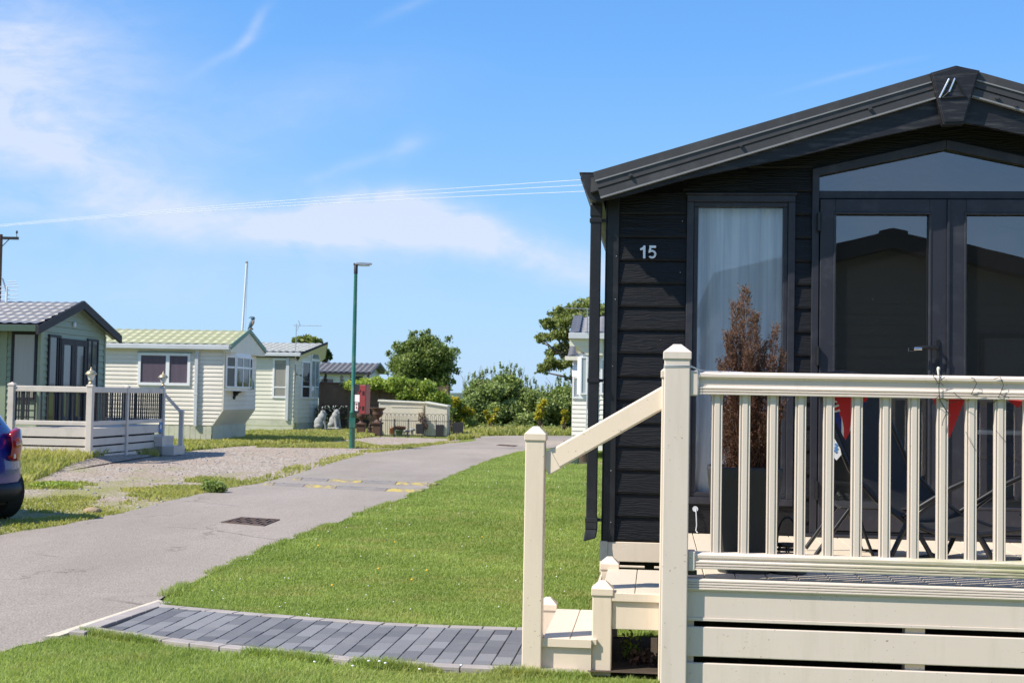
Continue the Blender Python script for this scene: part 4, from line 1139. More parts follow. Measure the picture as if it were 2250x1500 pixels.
# conical dried shrub
def spray(name,label,loc,zs,n_sp,mt,seed=1):
    r=np.random.default_rng(seed); e=thing(name,label,'shrub',tuple(loc),-TH)
    V=[];F=[];T=[]
    stems=MB()
    # separate upright plumes: (tip x, tip y, tip height, plume radius)
    PL=[(-.02,0,.93,.042),(-.065,.03,.86,.050),(.03,-.02,.80,.05),(-.10,-.03,.70,.055),(-.13,.02,.55,.06),(.075,.02,.66,.05),(.135,.0,.74,.030),(.115,-.04,.58,.05),
        (.155,.03,.50,.045),(-.16,-.02,.42,.06),(.165,-.02,.36,.055),(.0,-.07,.62,.06),(-.05,.08,.60,.05),(.05,.09,.55,.05),(-.15,.05,.26,.06),(.15,.06,.24,.06),(.0,-.12,.36,.07),(.07,-.12,.30,.06),(-.08,-.11,.42,.06),(.178,.0,.62,.022)]
    for (tx,ty,th,pr) in PL:
        c1=(tx*.75,ty*.75,th*.5)
        pt=lambda f:(tx*f**.6,ty*f**.6,-.04+(th+.04)*f)
        stems.tube([pt(k/6) for k in range(7)],.0045,5,.0012)
        n_=int(n_sp*th*pr/.62)
        for i in range(n_):
            f=.06+.94*r.random()**.8; x,y,z0=pt(f); rad=pr*.9*(1.25-f*1.0)*(.35+.65*r.random())*(1+.35*math.sin(f*17+tx*40))
            a=r.random()*6.28; L=(.022+.05*r.random())*(1.15-.4*f); lean=.35+.5*r.random()
            dx,dy=math.cos(a)*lean,math.sin(a)*lean; dn=math.sqrt(dx*dx+dy*dy+1); x+=math.cos(a)*rad*.8; y+=math.sin(a)*rad*.8
            hz=max(0,z0/zs); t0=.02+.22*r.random()+.62*max(0,hz-.35)*(.5+.7*r.random())+.12*(rad/pr)*r.random()
            b=len(V); p0=np.array([x,y,z0]); d=np.array([dx/dn,dy/dn,1/dn]); sd=np.cross(d,r.normal(0,1,3)); sd/=np.linalg.norm(sd)
            V+=[p0-sd*.0007,p0+sd*.0007,p0+d*L]; F.append((b,b+1,b+2)); T+=[t0,t0,t0+.1]
            for k in range(4):
                c=p0+d*L*(.3+.7*r.random()); q_=d+r.normal(0,.45,3); q_/=np.linalg.norm(q_); s2=np.cross(q_,r.normal(0,1,3)); s2/=np.linalg.norm(s2); w_=.0018+.0018*r.random(); b=len(V)
                V+=[c-s2*w_,c+s2*w_,c+q_*(.007+.009*r.random())]; F.append((b,b+1,b+2)); T+=[t0,t0,min(1,t0+.3)]
    stems.build('stem',M['leaf_dry_stem'],e)
    np_mesh('foliage',np.array(V),F,M[mt],np.clip(T,0,1),e); return e
M['leaf_dry_stem']=mat('dried_stem',(.16,.08,.05),.8,.2,9)
spray('dried_conical_shrub','reddish brown dried conical shrub standing in the tall charcoal planter',H(.785,-1.88,DECK+.47),.93,13000,'leaf_dry',4)
# a looser side plume
def plume(px,py,px2,py2,n_,w,seed):
    r=np.random.default_rng(seed); a=HP(px,py,-1.84); b=HP(px2,py2,-1.84); return a,b
# lantern
ln=thing('black_lantern','small black slatted lantern with an arched handle beside the tall planter','lantern',tuple(H(.985,-1.93,DECK)),-TH)
m=MB(); m.lathe([(.092,0),(.095,.012),(.085,.02),(.07,.022)],(0,0,0),20); m.lathe([(.052,.130),(.056,.136),(.052,.146)],(0,0,0),20)
for i in range(4): m.lathe([(.060-.002*i,.045+i*.022),(.062-.002*i,.049+i*.022),(.060-.002*i,.053+i*.022)],(0,0,0),20)
m.build('body',M['black_plastic'],ln)
m=MB()
for i in range(8):
    a=i*math.pi/4; m.tube([(.075*math.cos(a),.075*math.sin(a),.02),(.053*math.cos(a),.053*math.sin(a),.135)],.004,5)
m.build('cage_bars',M['black_plastic'],ln)
m=MB(); m.tube([(.052*math.cos(t),.0,.140+.135*math.sin(t)) for t in [math.pi*i/14 for i in range(15)]],.006,7); m.build('handle',M['black_plastic'],ln)
# folding recliner
rc=thing('folding_recliner','black folding recliner chair with mesh fabric behind the railing','chair',tuple(HO),-TH)
vn,vf=-1.42,-.92; DU=.40
def q(px,py,v): p=HP(px,py,v); return Vector((p.x,v,p.z))
def off(p,f): return (p.x+DU*f,vn+(vf-vn)*f,p.z)
def sling(name,pts,mt,sag=.02,f0=.04,f1=.96):
    m=MB(); rows=[]; n=len(pts)-1
    for i in range(n*4+1):
        a=pts[min(i//4,n-1)]; b=pts[min(i//4,n-1)+1]; p=a.lerp(b,(i-4*min(i//4,n-1))/4)
        rows.append([(off(p,f0+(f1-f0)*j/6)[0]-.3*sag*math.sin(math.pi*j/6),off(p,f0+(f1-f0)*j/6)[1],p.z-sag*math.sin(math.pi*j/6)) for j in range(7)])
    m.grid(rows); return m.build(name,M[mt],rc,solid=.004)
bk=[q(1790,826,vn),q(1826,935,vn),q(1867,1030,vn),q(1925,1098,vn),q(1990,1146,vn)]
sling('back_sling',bk,'recliner')
m=MB()
for f in (0,1): m.tube([off(p,f) for p in bk],.014,8)
m.tube([off(bk[0],0),(bk[0].x+DU*.5-.02,(vn+vf)/2,bk[0].z+.03),off(bk[0],1)],.012,8)
m.build('back_frame',M['black_plastic'],rc)
st_=[q(1990,1146,vn),q(2060,1172,vn),q(2120,1178,vn),q(2300,1158,vn)]
sling('seat_sling',st_[:3],'recliner'); sling('leg_sling',st_[2:],'recliner',.015)
for f in (0,1):
    m=MB(); m.tube([off(p,f) for p in st_],.013,8); m.build('seat_frame',M['black_plastic'],rc)
m=MB(); rows=[]
for a in range(9):
    t=2*math.pi*a/8; rows.append([(off(bk[0],.12+.76*k/6)[0]+.03+.045*math.cos(t),off(bk[0],.12+.76*k/6)[1]-.01+.02*math.cos(t),bk[0].z-.02+.05*math.sin(t)*(1-.25*abs(k-3)/3)) for k in range(7)])
m.grid(rows); m.build('head_pillow',M['recliner'],rc)
def onfloor(px,py): p=q(px,py,vn); p.z=DECK+.012; return p
for f in (0,1):
    m=MB(); m.tube([off(p,f) for p in (onfloor(1952,1222),q(1992,1150,vn),q(2030,1118,vn),q(2075,1085,vn))],.014,8); m.build('leg',M['black_plastic'],rc)
    m=MB(); m.tube([off(p,f) for p in (q(2000,1148,vn),q(2026,1185,vn),onfloor(2056,1226))],.013,8); m.build('leg',M['black_plastic'],rc)
    m=MB(); m.tube([off(p,f) for p in (q(2125,1140,vn),q(2150,1176,vn),onfloor(2186,1236))],.013,8); m.build('leg',M['black_plastic'],rc)
    m=MB(); m.tube([off(p,f) for p in (q(1985,1135,vn),q(2035,1105,vn),q(2090,1072,vn),q(2125,1056,vn))],.016,8); m.build('armrest',M['black_plastic'],rc)
m=MB(); a,b=onfloor(1952,1222),onfloor(2186,1236); m.tube([off(a,0),off(a,1)],.011,8); m.cut(); m.tube([off(b,0),off(b,1)],.011,8); m.build('floor_bar',M['black_plastic'],rc)
# second folded chair leg set to the left: folding side table
ft=thing('folding_table','low black folding side table standing behind the recliner back','table',tuple(HO),-TH)
tz=q(1850,1112,-1.30).z
m=MB(); m.box(q(1845,1112,-1.3).x,q(2000,1112,-1.3).x,-1.30,-.85,tz-.015,tz); m.build('table_top',M['planter_black'],ft,bevel=.01)
for v in (-1.29,-.86):
    a=q(1790,1216,-1.3); b=q(1868,1108,-1.3); c=q(1930,1186,-1.3); d=q(1896,1160,-1.3)
    m=MB(); m.tube([(a.x,v,DECK+.012),(q(1830,1168,-1.3).x,v,q(1830,1168,-1.3).z),(b.x,v,tz-.01)],.012,8); m.build('leg',M['black_plastic'],ft)
    m=MB(); m.tube([(b.x+.04,v,tz-.01),(d.x,v,max(DECK+.03,d.z)),(c.x-.02,v,DECK+.012),(c.x+.08,v,DECK+.010)],.009,8); m.build('leg',M['black_plastic'],ft)
# paper tag hanging by the chair
m=MB(); P_=[q(1833,962,-1.46),q(1846,985,-1.46),q(1849,998,-1.46),q(1838,1011,-1.46),q(1828,1000,-1.46)]
m.add([tuple(p) for p in P_]+[(p.x,p.y+.002,p.z) for p in P_],[(0,1,2,3,4),(9,8,7,6,5)]); pt=m.build('paper_label',M['paper'],None); pt.location=HO; pt.rotation_euler=(0,0,-TH); tag(pt,'crumpled white printed paper label hanging on the recliner frame','label')
m=MB(); 
for a_,b_,c_,d_ in ((1834,982,1840,985),(1833,988,1838,992),(1835,974,1839,978)):
    p,r_=q(a_,b_,-1.463),q(c_,d_,-1.463); m.bar(tuple(p),tuple(r_),.002,.012)
m.build('print',M['print_blue'],pt)
# bunting pennants
def clip_poly(P,Q):
    """clip polygon P by convex polygon Q (both ccw)"""
    out=P
    for i in range(len(Q)):
        a=Q[i]; b=Q[(i+1)%len(Q)]; inp=out; out=[]
        ins=lambda p:(b[0]-a[0])*(p[1]-a[1])-(b[1]-a[1])*(p[0]-a[0])>=-1e-9
        for j in range(len(inp)):
            p=inp[j]; q_=inp[(j+1)%len(inp)]
            if ins(p): out.append(p)
            if ins(p)!=ins(q_):
                d1=(b[0]-a[0])*(p[1]-a[1])-(b[1]-a[1])*(p[0]-a[0]); d2=(b[0]-a[0])*(q_[1]-a[1])-(b[1]-a[1])*(q_[0]-a[0]); t=d1/(d1-d2)
                out.append((p[0]+(q_[0]-p[0])*t,p[1]+(q_[1]-p[1])*t))
        if not out: return []
    return out
def pennant(px0,px1,py,tx,ty,v,label,flag):
    a=HP(px0,py,v); b=HP(px1,py,v); c=HP(tx,ty,v); tri=[(c.x,c.z),(b.x,b.z),(a.x,a.z)]
    e=thing('flag_pennant',label,'bunting',tuple(HO),-TH,'triangular bunting pennants behind the railing')
    def lay(name,P,mt,d):
        P=clip_poly(P,tri)
        if len(P)<3: return
        m=MB(); n=len(P); bend=lambda x,z: .008*math.sin((x-a.x)*40)+.01*(b.z-z)
        m.add([(x,v-d-bend(x,z),z) for x,z in P]+[(x,v-d-bend(x,z)+.0012,z) for x,z in P],[tuple(range(n)),tuple(range(n,2*n))[::-1]]); m.build(name,M[mt],e)
    if not flag: lay('cloth',tri,'red_cloth',0)
    else:
        lay('cloth',tri,'red_cloth',0)
        W_=b.x-a.x; Hh=a.z-c.z; cx=c.x
        f=lambda s,t:(a.x+W_*s,a.z-Hh*t)
        lay('blue_field',[f(.04,1.2),f(.42,1.2),f(.42,.14),f(.04,.14)],'blue_cloth',.0008)
        lay('blue_field',[f(.64,1.2),f(.96,1.2),f(.96,.14),f(.64,.14)],'blue_cloth',.0008)
        lay('white_stripe',[f(.42,1.0),f(.47,1.0),f(.47,.12),f(.42,.12)],'white_cloth',.0016)
        lay('white_stripe',[f(.60,1.0),f(.65,1.0),f(.65,.12),f(.60,.12)],'white_cloth',.0016)
        lay('white_stripe',[f(.0,.16),f(.42,.16),f(.42,.12),f(.0,.12)],'white_cloth',.0016)
        lay('white_stripe',[f(.08,.44),f(.08,.30),f(.42,.17),f(.42,.34)],'white_cloth',.0012)
        lay('red_stripe',[f(.10,.40),f(.10,.34),f(.42,.22),f(.42,.29)],'red_cloth',.0018)
        lay('red_edge',[f(-.1,1.3),f(.10,.0),f(.0,.0),f(-.1,.0)][::1],'red_cloth',.0022)
    return e
pennant(1806,1910,868,1858,967,-2.17,'red pennant printed with a union flag hanging behind the fifth baluster',True)
pennant(2046,2124,868,2086,963,-2.17,'plain faded red pennant behind the wire wrapped part of the railing',False)
pennant(2208,2262,874,2236,896,-2.17,'red pennant at the right end of the railing in view',False)
m=MB(); m.tube([HP(x,y,-2.17) for x,y in ((1600,860),(1806,868),(1910,868),(2046,868),(2124,868),(2205,874),(2262,872),(2400,870))],.0025,5)
o=m.build('bunting_cord',M['white_cloth'],None); o.location=HO; o.rotation_euler=(0,0,-TH); tag(o,'thin cord carrying the pennants behind the top rail','cord')
# cord tied round the corner post and fairy light wire
def loopz(z,e=.002,dz=0): return [(.364-e,-2.322-e,z),(.486+e,-2.322-e,z+dz),(.486+e,-2.20+e,z+dz),(.364-e,-2.20+e,z),(.364-e,-2.322-e,z)]
m=MB(); m.tube(loopz(1.574),.0014,5); m.tube(loopz(1.567,.002,.002),.0014,5); m.tube([(.488,-2.324,1.574),(.505,-2.314,1.566),(.53,-2.312,1.552),(.60,-2.302,1.5495),(.74,-2.25,1.5485)],.0012,5)
m.tube([(.488,-2.324,1.568),(.512,-2.316,1.560),(.522,-2.312,1.545),(.524,-2.312,1.50),(.523,-2.314,1.44),(.520,-2.28,1.435)],.0012,5)
o=m.build('string',M['white_wire'],None); o.location=HO; o.rotation_euler=(0,0,-TH); tag(o,'thin white string tied round the corner post of the railing','string')
fw=thing('fairy_lights','thin dark fairy light wires wound over the railing','fairy lights',tuple(HO),-TH)
def wire(pts,r=.0016,v=-2.312): 
    m=MB(); L=[HP(x,y,v+dv) for x,y,dv in pts]; m.tube(L,r,5); return m.build('wire',M['wire'],fw)
M['wire']=mat('dark_green_wire',(.02,.03,.03),.6,.1,9)
wire([(2064,812,.03),(2065,830,0),(2063,850,0),(2064,868,.0),(2066,880,.02),(2078,900,.03),(2088,912,.02)],.0022)
wire([(2064,845,0),(2052,828,0),(2050,820,.0)]); wire([(2065,836,0),(2076,828,0)]); wire([(2066,840,0),(2073,847,0)])
wire([(2064,870,0),(2055,875,0),(2046,888,.05),(2042,896,.08)]); wire([(2066,872,0),(2090,884,.05),(2104,880,.08),(2120,872,.1)]); wire([(2080,905,.02),(2072,925,.02),(2070,935,.02)])
wire([(2133,829,.0),(2140,831,0),(2146,842,0),(2138,858,0),(2128,878,.03)]); wire([(2095,862,.0),(2108,873,0),(2118,879,0)]); wire([(2184,832,0),(2198,828,0),(2205,846,0),(2197,866,0),(2190,878,.02),(2178,888,.06)])
wire([(2138,868,0),(2160,862,0)]); wire([(2197,866,0),(2218,874,0)]); wire([(2122,948,.02),(2132,970,.02),(2144,990,.02)],.001); wire([(2188,945,.02),(2210,970,.02)],.001)
m=MB(); p=HP(2062,814,-2.26); m.tube([(p.x,-2.26,p.z-.02),(p.x,-2.26,p.z+.006)],[.004,.008],8); m.ball((p.x,-2.26,p.z+.010),.0085,8); m.build('bulb',M['lamp_glass'],fw)

# ------------------------------------------------------------------ neighbouring lodge behind the photographer (seen mirrored in the glass)
ap=HP(1952,512,10.6)
nl=thing('grey_lodge','grey clad lodge with black gable roof, mirrored in the french doors','lodge',tuple(H(ap.x,-10.6,0)),-TH)
zt_=ap.z; hw=2.42
m=MB(); m.box(-hw+.15,hw-.15,-9.8,0,.35,zt_-.80)
m.prism([(-hw+.15,zt_-.80),(hw-.15,zt_-.80),(hw-.15,zt_-.72),(0,zt_-.15),(-hw+.15,zt_-.72)],lambda a,b,d:(a,d,b),-9.8,0)
for i in range(17): m.box(-hw+.14,hw-.14,0,.018,.40+i*.15,.40+i*.15+.135)
M['grey_dark_clad']=mat('grey_brown_cladding',(.13,.125,.12),.7,.08,2)
m.build('wall',M['grey_dark_clad'],nl)
m=MB()
for s in (1,-1):
    q_=[(0,zt_),(s*hw,zt_-.60),(s*hw,zt_-.85),(0,zt_-.24)]
    if s==1: q_=q_[::-1]
    m.prism(q_,lambda a,b,d:(a,d,b),-10,.35)
m.prism([(-.2,zt_-.10),(.2,zt_-.10),(.2,zt_-.015),(0,zt_+.03),(-.2,zt_-.015)],lambda a,b,d:(a,d,b),.352,.38)
m.build('roof',M['black_barge'],nl)
m=MB(); ring_frame(m,-1.9,-1.0,.9,2.4,.06,.02,.07); ring_frame(m,1.0,1.9,.9,2.4,.06,.02,.07)
fr=m.build('window',M['anthracite'],nl); m=MB(); m.box(-1.85,-1.05,.02,.03,.95,2.35); m.box(1.05,1.85,.02,.03,.95,2.35); m.build('pane',M['pane_dark'],fr)
# ------------------------------------------------------------------ shared caravan pieces
def lap_panel(m,p0,p1,zb,zt,pitch=.14,dep=.02,clipf=None,rounded=False):
    p0=Vector((p0[0],p0[1],0)); p1=Vector((p1[0],p1[1],0)); t=(p1-p0); L=t.length; t.normalize(); n=Vector((t.y,-t.x,0))
    z=zb
    while z<zt-.01:
        z1=min(z+pitch,zt); s0,s1,s2,s3=0,L,0,L
        if clipf: s0,s1=clipf(z); s2,s3=clipf(z1)
        if s1-s0<.02: break
        if s3<s2: s2=s3=(s0+s1)/2
        rows=[(0,.0),(.06,1.0),(.55,.85),(1,.25)] if rounded else [(0,.1),(.08,1.0),(1,.2)]
        P=[]
        for f,d in rows:
            a=s0+(s2-s0)*f; b=s1+(s3-s1)*f
            P.append([tuple(p0+t*a+n*(dep*d)+Vector((0,0,z+(z1-z)*f))),tuple(p0+t*b+n*(dep*d)+Vector((0,0,z+(z1-z)*f)))])
        vs=[q for r_ in P for q in r_]; k=len(P)
        m.add(vs,[(2*i,2*i+1,2*i+3,2*i+2) for i in range(k-1)])
        z=z1
def win(parent,p0,p1,s0,s1,z0,z1,vb=(),hb=(),fw_=.055,fm='white_upvc',pm='pane_dark',proud=.05,bw=.045,name='window'):
    """window on the wall line p0-p1 (outside is right-hand side)"""
    p0=Vector((p0[0],p0[1],0)); p1=Vector((p1[0],p1[1],0)); t=(p1-p0).normalized(); n=Vector((t.y,-t.x,0))
    m=MB(); O=(p0.x,p0.y,0)
    m.obox(O,t,n,s0,s1,.0,proud,z1-fw_,z1); m.obox(O,t,n,s0,s1,.0,proud,z0,z0+fw_)
    m.obox(O,t,n,s0,s0+fw_,.0,proud,z0+fw_,z1-fw_); m.obox(O,t,n,s1-fw_,s1,.0,proud,z0+fw_,z1-fw_)
    for v in vb: m.obox(O,t,n,v-bw/2,v+bw/2,.0,proud-.004,z0+fw_,z1-fw_)
    for h in hb: m.obox(O,t,n,s0+fw_,s1-fw_,.0,proud-.006,h-bw/2,h+bw/2)
    f=m.build(name,M[fm],parent)
    g=MB(); g.obox(O,t,n,s0+fw_*.6,s1-fw_*.6,.0,.031,z0+fw_*.6,z1-fw_*.6); g.build('pane',M[pm],f)
    return f
def tile_roof(parent,x0,x1e,x1r,ye,ze,yr,zr,mt,wave=.2,course=.33,amp=.016,name='roof',step=.022):
    """metal tile slope from eave (ye,ze) to ridge (yr,zr)"""
    nx=int(abs(x1e-x0)/wave*6); L=math.hypot(yr-ye,zr-ze); nc=max(1,round(L/course)); P=[]
    nrm=Vector((0,-(zr-ze),abs(yr-ye))) if yr>ye else Vector((0,(zr-ze),abs(yr-ye))); nrm.normalize()
    for c in range(nc):
        for e_ in (0,.5,1):
            f=(c+e_)/nc; h=step*(1-e_)
            row=[]
            x1=x1e+(x1r-x1e)*f
            for i in range(nx+1):
                x=x0+(x1-x0)*i/nx; wv=amp*math.cos(2*math.pi*(x0+(x1e-x0)*i/nx)/wave)
                p=Vector((x,ye+(yr-ye)*f,ze+(zr-ze)*f))+nrm*(h+wv); row.append(tuple(p))
            P.append(row)
    m=MB(); m.grid(P if yr>ye else [r_[::-1] for r_ in P])
    # closed underside
    m.add([(x0,ye,ze-.02),(x1e,ye,ze-.02),(x1r,yr,zr-.02),(x0,yr,zr-.02)],[(3,2,1,0),(0,1,2,3)])
    return m.build(name,M[mt],parent)
def gable_poly(y0,y1,ze,yr,zr): return [(y0,ze),(y1,ze),(yr,zr)]

# ------------------------------------------------------------------ raised ground by the green lodge
P=[[(-16+.3*i,22+.3*j,float(ground_z(-16+.3*i,22+.3*j))+.004) for i in range(29)] for j in range(38)]
m=MB(); m.grid(P); structure(m.build('raised_ground',M['gravel']))

# ------------------------------------------------------------------ green lodge (far left)
TA=R(4.5); A0=Vector((-9.34,27.01,0))
def AF(u,v,z=0): return A0+Vector((math.cos(TA)*u+math.sin(TA)*v,-math.sin(TA)*u+math.cos(TA)*v,z))
ga=thing('green_lodge','sage green lodge with grey tiled gable roof and dark framed french doors','lodge',tuple(A0),-TA)
WA=3.4; LA=9.5; ze,zr=2.66,3.24
def za_(y): return ze+(zr-ze)*(1-abs(y-WA/2)/(WA/2+.5))
m=MB(); lap_panel(m,(-LA,0),(0,0),.2,2.62,.13,.022)
sl_=lambda z: (0,WA) if z<za_(0) else ((z-ze)/(zr-ze)*(WA/2+.5)-.5, WA-((z-ze)/(zr-ze)*(WA/2+.5)-.5))
lap_panel(m,(0,0),(0,WA),.2,3.2,.13,.022,lambda z:(max(0,sl_(z)[0]),min(WA,sl_(z)[1])))
m.prism([(.0,.2),(WA,.2),(WA,za_(WA)-.04),(WA/2,zr-.04),(0,za_(0)-.04)],lambda a,b,d:(d,a,b),-LA,-.002)
m.build('wall',M['sage'],ga)
m=MB(); m.box(-.03,.035,-.035,.10,.2,2.60); m.cut(); m.box(-.03,.03,WA-.06,WA+.02,.2,2.60); m.cut(); m.box(-.80,-.66,-.03,.0,.2,2.6); m.build('corner_post',M['sage'],ga)
tile_roof(ga,-LA-.2,.16,.16,-.5,ze,WA/2,zr,'tile_grey',.2,.33,.010); tile_roof(ga,-LA-.2,.16,.16,WA+.5,ze,WA/2,zr,'tile_grey',.2,.33,.010)
m=MB(); m.box(-LA,.12,-.50,-.46,ze-.14,ze-.02); m.build('fascia',M['sage_dark'],ga)
m=MB()
for s in (1,-1):
    Y=lambda y: y if s==1 else WA-y
    p=[(Y(-.53),ze-.03),(Y(WA/2),zr+.03),(Y(WA/2),zr-.14),(Y(-.53),ze-.20)]
    m.prism(p if s==1 else p[::-1],lambda a,b,d:(d,a,b),.14,.20); m.cut()
m.build('barge_board',M['barge_dark'],ga)
m=MB()
for s in (1,-1):
    Y=lambda y: y if s==1 else WA-y
    p=[(Y(-.45),ze-.09),(Y(WA/2),zr-.07),(Y(WA/2),zr-.10),(Y(-.45),ze-.12)]
    m.prism(p,lambda a,b,d:(d,a,b),.0,.14); m.cut()
m.build('soffit',M['sage'],ga)
m=MB(); m.box(-LA,.0,-.46,.0,ze-.12,ze-.105); m.build('eave_soffit',M['sage_dark'],ga)
win(ga,(-1,0),(0,0),.44,.96,1.18,2.52,fm='barge_dark',pm='pane_blind',fw_=.05)
win(ga,(-1,0),(0,0),.0,.03,1.18,2.5,fm='sage',pm='pane_dark',fw_=.01) if False else None
win(ga,(0,0),(0,WA),.34,.92,.70,2.50,fm='barge_dark',pm='pane_dark',vb=(.78,),fw_=.05)
win(ga,(0,0),(0,WA),.95,1.62,.62,2.45,fm='barge_dark',pm='pane_mid',fw_=.13,name='door')
win(ga,(0,0),(0,WA),1.63,2.30,.62,2.45,fm='barge_dark',pm='pane_dark',fw_=.13,name='door')
win(ga,(0,0),(0,WA),2.34,2.95,.70,2.50,fm='barge_dark',pm='pane_mid',vb=(2.6,),fw_=.05)
m=MB(); m.lathe([(.07,0),(.07,.02),(.05,.03)],(0,0,0),14); o=m.build('number_disc',M['gutter_grey'],ga); o.rotation_euler=(0,R(90),0); o.location=(.02,1.62,2.76)
m=MB(); m.box(-.93,-.84,-.05,-.022,1.98,2.04); m.cut(); m.box(-.90,-.86,-.05,-.022,1.90,1.95); m.build('meter_box',M['black_plastic'],ga)
m=MB(); m.tube([(-.85,-.02,2.55),(-.85,-.12,2.56),(-.82,-.14,2.54)],.014,6); m.ball((-.82,-.14,2.52),.05,8,(1,1,.8)); m.build('wall_lamp',M['gutter_grey'],ga)
# aerials on its roof
def yagi(name,label,loc,rz,masth,boom,elems,el,mt='steel',tilt=0,vertical=False,group=None):
    e=thing(name,label,'aerial',tuple(loc),rz,group)
    m=MB(); m.tube([(0,0,0),(tilt,0,masth)],.014,6); m.build('mast',M[mt],e)
    m=MB(); m.tube([(-.12,0,masth*.96),(boom,0,masth*.96)],.010,6); m.build('boom',M[mt],e)
    for i in range(elems):
        x=-.08+(boom+.06)*i/(elems-1); m=MB()
        if vertical: m.tube([(x,0,masth*.96-el),(x,0,masth*.96+el)],.006,5)
        else: m.tube([(x,-el,masth*.96),(x,el,masth*.96)],.006,5)
        m.build('element',M[mt],e)
    return e
p=W(14,668,28.6)
ae=thing('tv_aerial','white many-rod television aerial on the roof of the green lodge','aerial',(p.x,p.y,p.z-.08))
m=MB(); m.tube([(0,0,0),(.0,0,.45)],.018,6); m.build('mast',M['white_upvc'],ae)
m=MB(); m.tube([(.01,0,.30),(-.10,0,.62)],.016,6); m.build('boom',M['steel'],ae)
for i,(z_,a_,b_) in enumerate(((.08,-.3,.16),(.17,-.3,.10),(.19,.08,.24),(.26,-.24,.24),(.36,-.2,.24),(.44,-.18,.24),(.50,-.02,.20),(.55,-.0,.18))):
    m=MB(); m.tube([(a_,0,z_),(b_,.02,z_+.02)],.009,5); m.build('element',M['white_wire'],ae)

# veranda of the green lodge
va=thing('lodge_veranda','taupe plastic veranda with black spindles beside the green lodge','veranda',tuple(A0),-TA)
ZD=.66
def vpost(u,v,zt,w=.11,zb=.0):
    m=MB(); m.box(u-w/2,u+w/2,v-w/2,v+w/2,zb,zt-.05); p=m.build('post',M['veranda'],va,bevel=.006,seg=1)
    m=MB(); e=w/2+.008; m.box(u-e,u+e,v-e,v+e,zt-.07,zt-.04); m.add([(u-e,v-e,zt-.04),(u+e,v-e,zt-.04),(u+e,v+e,zt-.04),(u-e,v+e,zt-.04),(u,v,zt)],[(0,1,4),(1,2,4),(2,3,4),(3,0,4)]); m.build('post_cap',M['veranda'],p)
UL,UR=-.17,1.38; VN,VM,VF=-.81,1.05,3.25
for u,v in ((UL,VN),(UR,VN),(UR+.02,VM),(UR+.03,VF)): vpost(u,v,1.53,.115 if v<0 else .10)
vpost(UL,VF+.2,1.53); vpost(1.78,3.45,1.0,.09)
m=MB(); 
m.box(UL-.03,UR,VN,VF,ZD-.03,ZD); m.build('deck_boards',M['veranda'],va)
def vpanel(a,b,closed=True,spin=True):
    a=Vector((a[0],a[1],0)); b=Vector((b[0],b[1],0)); t=(b-a).normalized(); L=(b-a).length; n=Vector((t.y,-t.x,0)); s0,s1=.05,L-.05
    O=tuple(a)
    m=MB(); m.obox(O,t,n,s0,s1,-.035,.035,1.35,1.46); m.build('top_rail',M['veranda'],va,bevel=.008,seg=1)
    m=MB(); m.obox(O,t,n,s0,s1,-.03,.03,.715,.80); m.build('bottom_rail',M['veranda'],va,bevel=.008,seg=1)
    if spin:
        k=int((s1-s0)/.13)
        for i in range(k+1):
            s=s0+.04+(s1-s0-.08)*i/k; m=MB(); m.obox(O,t,n,s-.013,s+.013,-.012,.012,.79,1.36); m.build('spindle',M['barge_dark'],va)
    if closed:
        for z0,z1 in ((.50,.665),(.335,.465),(.175,.305),(.02,.15)):
            m=MB(); m.obox(O,t,n,s0,s1,-.012,.012,z0,z1); m.build('skirt_slat',M['veranda'],va)
vpanel((UL,VN),(UR,VN)); vpanel((UR,VN),(UR+.02,VM)); vpanel((UR+.02,VM),(UR+.03,VF)); vpanel((UL,VF+.2),(UR-.3,VF+.2)); vpanel((UL,VN),(UL,-.05),closed=False)
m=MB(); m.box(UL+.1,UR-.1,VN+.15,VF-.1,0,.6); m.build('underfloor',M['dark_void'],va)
m=MB(); m.bar((UR+.03,VF+.05,1.36),(1.78,3.45,.93),.04,.07); m.build('handrail',M['veranda'],va)
m=MB(); m.box(UR+.05,1.60,VF-.5,VF+.25,.02,.42); m.cut(); m.box(UR+.05,1.86,VF-.5,VF+.25,.02,.21); m.build('step',M['veranda'],va)
m=MB(); m.box(-.075,.075,-.004,.004,-.11,.11); sg=m.build('small_sign',M['print_blue'],None); sg.location=AF(UR+.055,VF-.16,.61); sg.rotation_euler=(0,0,R(90)-TA); tag(sg,'small blue sign with a white disc on the veranda skirting','sign')
m=MB(); m.lathe([(.048,0),(.048,.003)],(0,0,0),14); o=m.build('disc',M['paper'],sg); o.rotation_euler=(R(90),0,0); o.location=(0,-.004,.01)
# lanterns on posts
def lantern(u,v,z,label):
    e=thing('post_lantern',label,'lantern',tuple(AF(u,v,z)),0,'coach lanterns on the veranda posts')
    m=MB(); m.lathe([(.05,0),(.05,.015),(.02,.03),(.02,.05),(.045,.06)],(0,0,0),12); m.build('base',M['brass'],e)
    m=MB(); m.lathe([(.045,.06),(.085,.17),(.08,.175)],(0,0,0),8,smooth=False); m.build('glass_body',M['lamp_glass'],e)
    m=MB(); m.lathe([(.11,.17),(.112,.185),(.08,.225),(.04,.25),(.02,.265),(.022,.285),(.008,.315)],(0,0,0),12); m.build('lid',M['brass'],e)
    return e
lantern(UR,VN,1.525,'coach lantern on the nearest corner post of the veranda'); lantern(UR+.03,VF,1.525,'coach lantern on the far end post of the veranda, by the steps')

# ------------------------------------------------------------------ cream caravan with green roof
TB=R(4.5); B0=Vector((-7.96,37.8,0))
cb_=thing('cream_caravan','cream static caravan with mossy green tiled roof and a bay window','caravan',tuple(B0),-TB)
WB=3.35; LB=9.6; ze,zr=2.70,3.19
m=MB(); lap_panel(m,(-LB,0),(-.02,0),.90,2.62,.115,.026,None,True)
